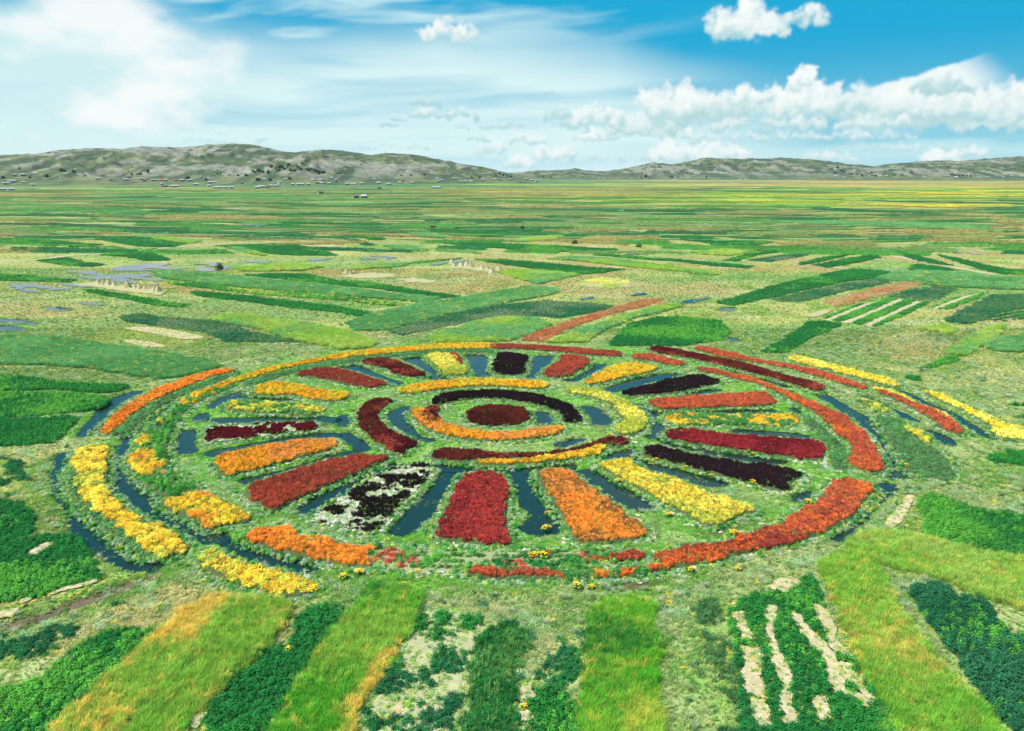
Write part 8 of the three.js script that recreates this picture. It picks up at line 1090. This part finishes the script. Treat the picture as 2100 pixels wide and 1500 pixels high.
// ---------- village houses and trees at the foot of the hills ----------
{
  const wallM = [[0.30, 0.25, 0.18], [0.40, 0.35, 0.28], [0.25, 0.20, 0.14]].map((c) => new THREE.MeshStandardMaterial({ color: C3(c), map: grain, roughness: 1 })), roofM = [[0.34, 0.37, 0.38], [0.14, 0.11, 0.09], [0.60, 0.10, 0.04]].map((c, i) => new THREE.MeshStandardMaterial({ color: C3(c), roughness: i ? 0.95 : 0.55 })), holeM = new THREE.MeshStandardMaterial({ color: C3([0.02, 0.02, 0.02]), roughness: 0.8 });
  const wallG = new THREE.BoxGeometry(1, 2.9, 6); wallG.translate(0, 1.2, 0);
  const sh = new THREE.Shape([[-3.6, 0], [3.6, 0], [3.6, 0.14], [0, 1.75], [-3.6, 0.14]].map((q) => new THREE.Vector2(...q))), roofG = new THREE.ExtrudeGeometry(sh, { depth: 1.06, bevelEnabled: false }); roofG.translate(0, 0, -0.53); roofG.rotateY(Math.PI / 2); roofG.translate(0, 2.66, 0);
  const doorG = new THREE.BoxGeometry(1, 2.0, 0.1); doorG.translate(0, 1.0, 3.03); const winG = new THREE.BoxGeometry(1, 0.9, 0.1); winG.translate(0, 1.5, 3.03);
  const ROOF = ['shiny tin roof', 'dark thatched roof', 'red painted roof'];
  const streets = new Map();
  HOUSES.split(' ').forEach((q) => {
    const [x, z, w, k] = q.split(',').map(Number), y = hillY(x, z) - 0.3, az = polar(x, z)[0], h = new THREE.Group(); h.position.set(x, y, z); h.rotation.y = rr(-0.35, 0.35) - degToRad(az);
    const place = az < -24 ? 'hamlet at the far left edge' : az < -19 ? 'hamlet under the left hills' : az < -10 ? 'village below the wooded knoll' : az < 0 ? 'hamlet right of the wooded knoll' : az < 14 ? 'hamlet under the middle hills' : 'village under the right hills';
    top(h, 'house', { label: `low adobe house with ${ROOF[k]} in the ${place}`, category: 'house', group: `${['tin', 'thatched', 'red'][k]} roofed houses, ${place}` });
    { const key = `${['tin', 'thatched', 'red'][k]} roofed houses in the ${place}`; if (!streets.has(key)) streets.set(key, []); streets.get(key).push(h); }
    const wl = part('wall', wallG, pick(wallM), h); wl.scale.x = w; const rf = part('roof', roofG, roofM[k], h); rf.scale.x = w;
    const d = part('door', doorG, holeM, h); d.position.x = rr(-0.1, 0.1) * w; for (const s of [-0.32, 0.32]) part('window', winG, holeM, h).position.x = s * w;
  });
  for (const [key, list] of streets) if (list.length < 10) rank(list, list[0].userData.label, key);
  const crownG = [0, 1, 2].map(() => { const l = []; for (let b = 0; b < 7; b++) { const g = leafDome(46, 0.34, 0.8), ox = rr(-0.26, 0.26), oy = rr(0.12, 0.5), oz = rr(-0.26, 0.26), s = rr(0.4, 0.66); for (let i = 0; i < g.length; i += 3) l.push(g[i] * s + ox, g[i + 1] * s + oy, g[i + 2] * s + oz); } const gg = fromTris(l); return gg; });
  const trunkG = new THREE.CylinderGeometry(0.022, 0.05, 0.5, 6); trunkG.translate(0, 0.22, 0);
  const limb = new THREE.CylinderGeometry(0.012, 0.022, 0.34, 5); limb.rotateZ(0.6); limb.translate(-0.09, 0.5, 0); const limb2 = limb.clone(); limb2.rotateY(2.4);
  const trunkAll = mergeGeometries([trunkG, limb, limb2]), bark = new THREE.MeshStandardMaterial({ color: C3([0.10, 0.07, 0.05]), roughness: 1 }), crownM = [[0.020, 0.055, 0.028], [0.028, 0.07, 0.03]].map((c) => { const m = leafMat(0.2); m.color = C3(c); return m; });
  TREES.split(' ').forEach((q) => {
    const [x, z, w] = q.split(',').map(Number), az = polar(x, z)[0], t = new THREE.Group(); t.position.set(x, hillY(x, z) - 0.6, z); t.rotation.y = rr(0, 6.28); t.scale.set(w, w * rr(0.8, 1.15), w);
    const place = az < -19 ? 'on the lower slope of the left hills' : az < -10 ? 'on the wooded knoll' : az < 1 ? 'beside the hamlet right of the knoll' : az < 14 ? 'under the middle hills' : 'by the village under the right hills';
    top(t, 'tree', { label: `dark round tree ${place}`, category: 'tree', group: `trees ${place}` });
    part('trunk', trunkAll, bark, t); part('crown', pick(crownG), pick(crownM), t);
  });
}

// ---------- straw stacks, flower clumps, shrubs, a cow ----------
{
  const strawM = [[0.58, 0.52, 0.30], [0.68, 0.62, 0.40]].map((c) => new THREE.MeshPhysicalMaterial({ color: C3(c), roughness: 1, transmission: 0.15, side: THREE.DoubleSide }));
  const stackG = [0, 1, 2].map(() => {
    const l = [];
    for (let i = 0; i < 120; i++) { const a = rr(0, 6.283), r = rr(0.35, 0.52), b = a + rr(-0.25, 0.25), w = rr(0.03, 0.07), t = rr(0, 1) < 0.5 ? 1 : -1, yt = rr(0.8, 1.02), rt = rr(0.01, 0.06) + (yt > 0.95 ? 0.08 : 0); tri(l, [Math.cos(a - w) * r, 0, Math.sin(a - w) * r], [Math.cos(a + w) * r, 0, Math.sin(a + w) * r], [Math.cos(b) * rt * t, yt, Math.sin(b) * rt * t]); }
    l.push(...bladeTuft(26, 0.02, 0.08, 0.3, 0.9).map((v, i) => (i % 3 === 1 ? v * 0.3 + 0.82 : v))); return fromTris(l);
  });
  const where = ['in the row on the central stubble', 'in the row beside the left ponds', 'above the dark bean strip', 'by the far left sand patch'];
  STACKS.forEach((s, g) => { const list = []; parse(s).forEach(([x, z]) => {
    const k = rr(0.85, 1.2), m = new THREE.Mesh(pick(stackG), pick(strawM)); m.position.set(x, -0.02, z); m.scale.set(1.9 * k, 1.6 * k * rr(0.85, 1.1), 1.9 * k); m.rotation.set(rr(-0.06, 0.06), rr(0, 6), rr(-0.06, 0.06)); m.castShadow = m.receiveShadow = true;
    top(m, 'straw_stack', { label: `pale tent shaped straw stack ${where[g]}`, category: 'straw stack', group: `straw stacks ${where[g]}` });
    list.push(m);
  }); rank(list, '', `pale straw stacks ${where[g]}`); });
  const leaves = fromTris(leafDome(70, 0.24, 0.8)), bloom = (() => { const l = []; for (let i = 0; i < 34; i++) { const a = rr(0, 6.283), r = Math.sqrt(rnd()) * 0.46, x = Math.cos(a) * r, z = Math.sin(a) * r, y = 0.95 - r * r * 1.6 + rr(-0.08, 0.12), s = rr(0.06, 0.1); for (let k = 0; k < 5; k++) { const p = k * 1.2566, q = p + 1.2566; tri(l, [x, y + 0.02, z], [x + Math.cos(q) * s, y, z + Math.sin(q) * s], [x + Math.cos(p) * s, y, z + Math.sin(p) * s]); } } return fromTris(l); })();
  const leafM = leafMat(0.3); leafM.color = C3([0.03, 0.15, 0.03]); const bloomM = leafMat(0.2); bloomM.color = C3([0.80, 0.52, 0.02]);
  parse(FLOWERS).forEach(([x, z]) => {
    const f = new THREE.Group(); f.position.set(x, Math.max(groundY(x, z), 0.02), z); f.rotation.y = rr(0, 6); const s = rr(0.4, 0.85); f.scale.set(s * rr(0.8, 1.5), s * 0.55, s * rr(0.8, 1.3));
    let near = null, best = 1e9; for (const c of crops) if (Math.abs(c.poly[0][0] - x) < 60) for (const q of c.poly) { const d = Math.hypot(q[0] - x, q[1] - z); if (d < best) { best = d; near = c.label; } }
    const words = `yellow flower clump beside the ${near}`.split(' ').slice(0, 16).join(' ');
    top(f, 'flower_clump', { label: words, category: 'flowers', group: `yellow flower clumps beside the ${near}` });
    part('leaves', leaves, leafM, f); part('blossom', bloom, bloomM, f);
  });
  const shrubM = leafMat(0.2); shrubM.color = C3([0.02, 0.06, 0.025]);
  const lab = ['lone dark shrub on tan stubble right of centre', 'small dark shrub above the sliver of pond', 'tiny dark shrub at the edge of the middle bean field', 'round dark shrub among the flooded meadow pools'];
  const stemG = new THREE.CylinderGeometry(0.03, 0.06, 0.5, 6); stemG.translate(0, 0.2, 0); const stemM = new THREE.MeshStandardMaterial({ color: C3([0.08, 0.06, 0.04]), roughness: 1 });
  parse(SHRUBS).forEach(([x, z], i) => { const t = new THREE.Group(); t.position.set(x, 0, z); t.scale.set(2.6, 1.9, 2.6); top(t, 'shrub', { label: lab[i], category: 'shrub' }); part('stem', stemG, stemM, t); part('crown', fromTris([...leafDome(160, 0.2, 0.9)]), shrubM, t); });
  // cow: tapered capsules joined smoothly, meshed on a grid
  const bones = [[[-0.62, 1.12, 0], 0.36, [0.62, 1.16, 0], 0.38], [[-0.62, 1.2, 0], 0.30, [-1.02, 1.35, 0], 0.20], [[-1.05, 1.36, 0], 0.17, [-1.38, 1.08, 0.04], 0.10], [[-1.1, 1.5, 0.12], 0.04, [-1.16, 1.62, 0.3], 0.02], [[-1.1, 1.5, -0.12], 0.04, [-1.16, 1.62, -0.3], 0.02], [[-1.03, 1.42, 0.14], 0.05, [-1.0, 1.38, 0.32], 0.03], [[-1.03, 1.42, -0.14], 0.05, [-1.0, 1.38, -0.32], 0.03], [[0.95, 1.3, 0], 0.045, [1.06, 0.62, 0], 0.03]];
  for (const s of [-1, 1]) bones.push([[-0.55, 0.95, 0.2 * s], 0.16, [-0.52 + 0.08 * s, 0.48, 0.2 * s], 0.085], [[-0.52 + 0.08 * s, 0.48, 0.2 * s], 0.075, [-0.5 + 0.12 * s, 0.0, 0.2 * s], 0.065], [[0.62, 1.0, 0.2 * s], 0.2, [0.74 - 0.06 * s, 0.52, 0.2 * s], 0.09], [[0.74 - 0.06 * s, 0.52, 0.2 * s], 0.08, [0.66 - 0.1 * s, 0.0, 0.2 * s], 0.065]);
  const N = 56, mc = new MarchingCubes(N, new THREE.MeshStandardMaterial(), false, false, 60000); mc.isolation = 0;
  const S = 1.75, ab = new THREE.Vector3(), ap = new THREE.Vector3();
  for (let k = 0; k < N; k++) for (let j = 0; j < N; j++) for (let i = 0; i < N; i++) {
    const x = ((i - N / 2) / (N / 2)) * S, y = ((j - N / 2) / (N / 2)) * S + 0.9, z = ((k - N / 2) / (N / 2)) * S; let d = 9;
    for (const [a, ra, b, rb] of bones) { ab.set(b[0] - a[0], b[1] - a[1], b[2] - a[2]); ap.set(x - a[0], y - a[1], z - a[2]); const t = clamp(ap.dot(ab) / ab.lengthSq(), 0, 1), e = ap.addScaledVector(ab, -t).length() - lerp(ra, rb, t), q = Math.max(0.09 - Math.abs(d - e), 0) / 0.09; d = Math.min(d, e) - q * q * 0.09 * 0.25; }
    mc.field[k * N * N + j * N + i] = -d;
  }
  mc.update();
  const g = new THREE.BufferGeometry(), n = mc.count; g.setAttribute('position', new THREE.BufferAttribute(mc.positionArray.slice(0, n * 3).map((v, i) => v * S + (i % 3 === 1 ? 0.9 : 0)), 3)); g.computeVertexNormals();
  const [[cx, cz]] = parse(COW), cow = new THREE.Mesh(g, new THREE.MeshStandardMaterial({ color: C3([0.16, 0.035, 0.022]), roughness: 0.8 })); cow.position.set(cx, 0.0, cz); cow.rotation.y = 0.15; cow.scale.setScalar(1.12); cow.castShadow = cow.receiveShadow = true;
  top(cow, 'cow', { label: 'reddish brown cow standing by a small pool on the plain', category: 'cow' });
}
console.log('instances', total);
renderer.render(scene, camera);
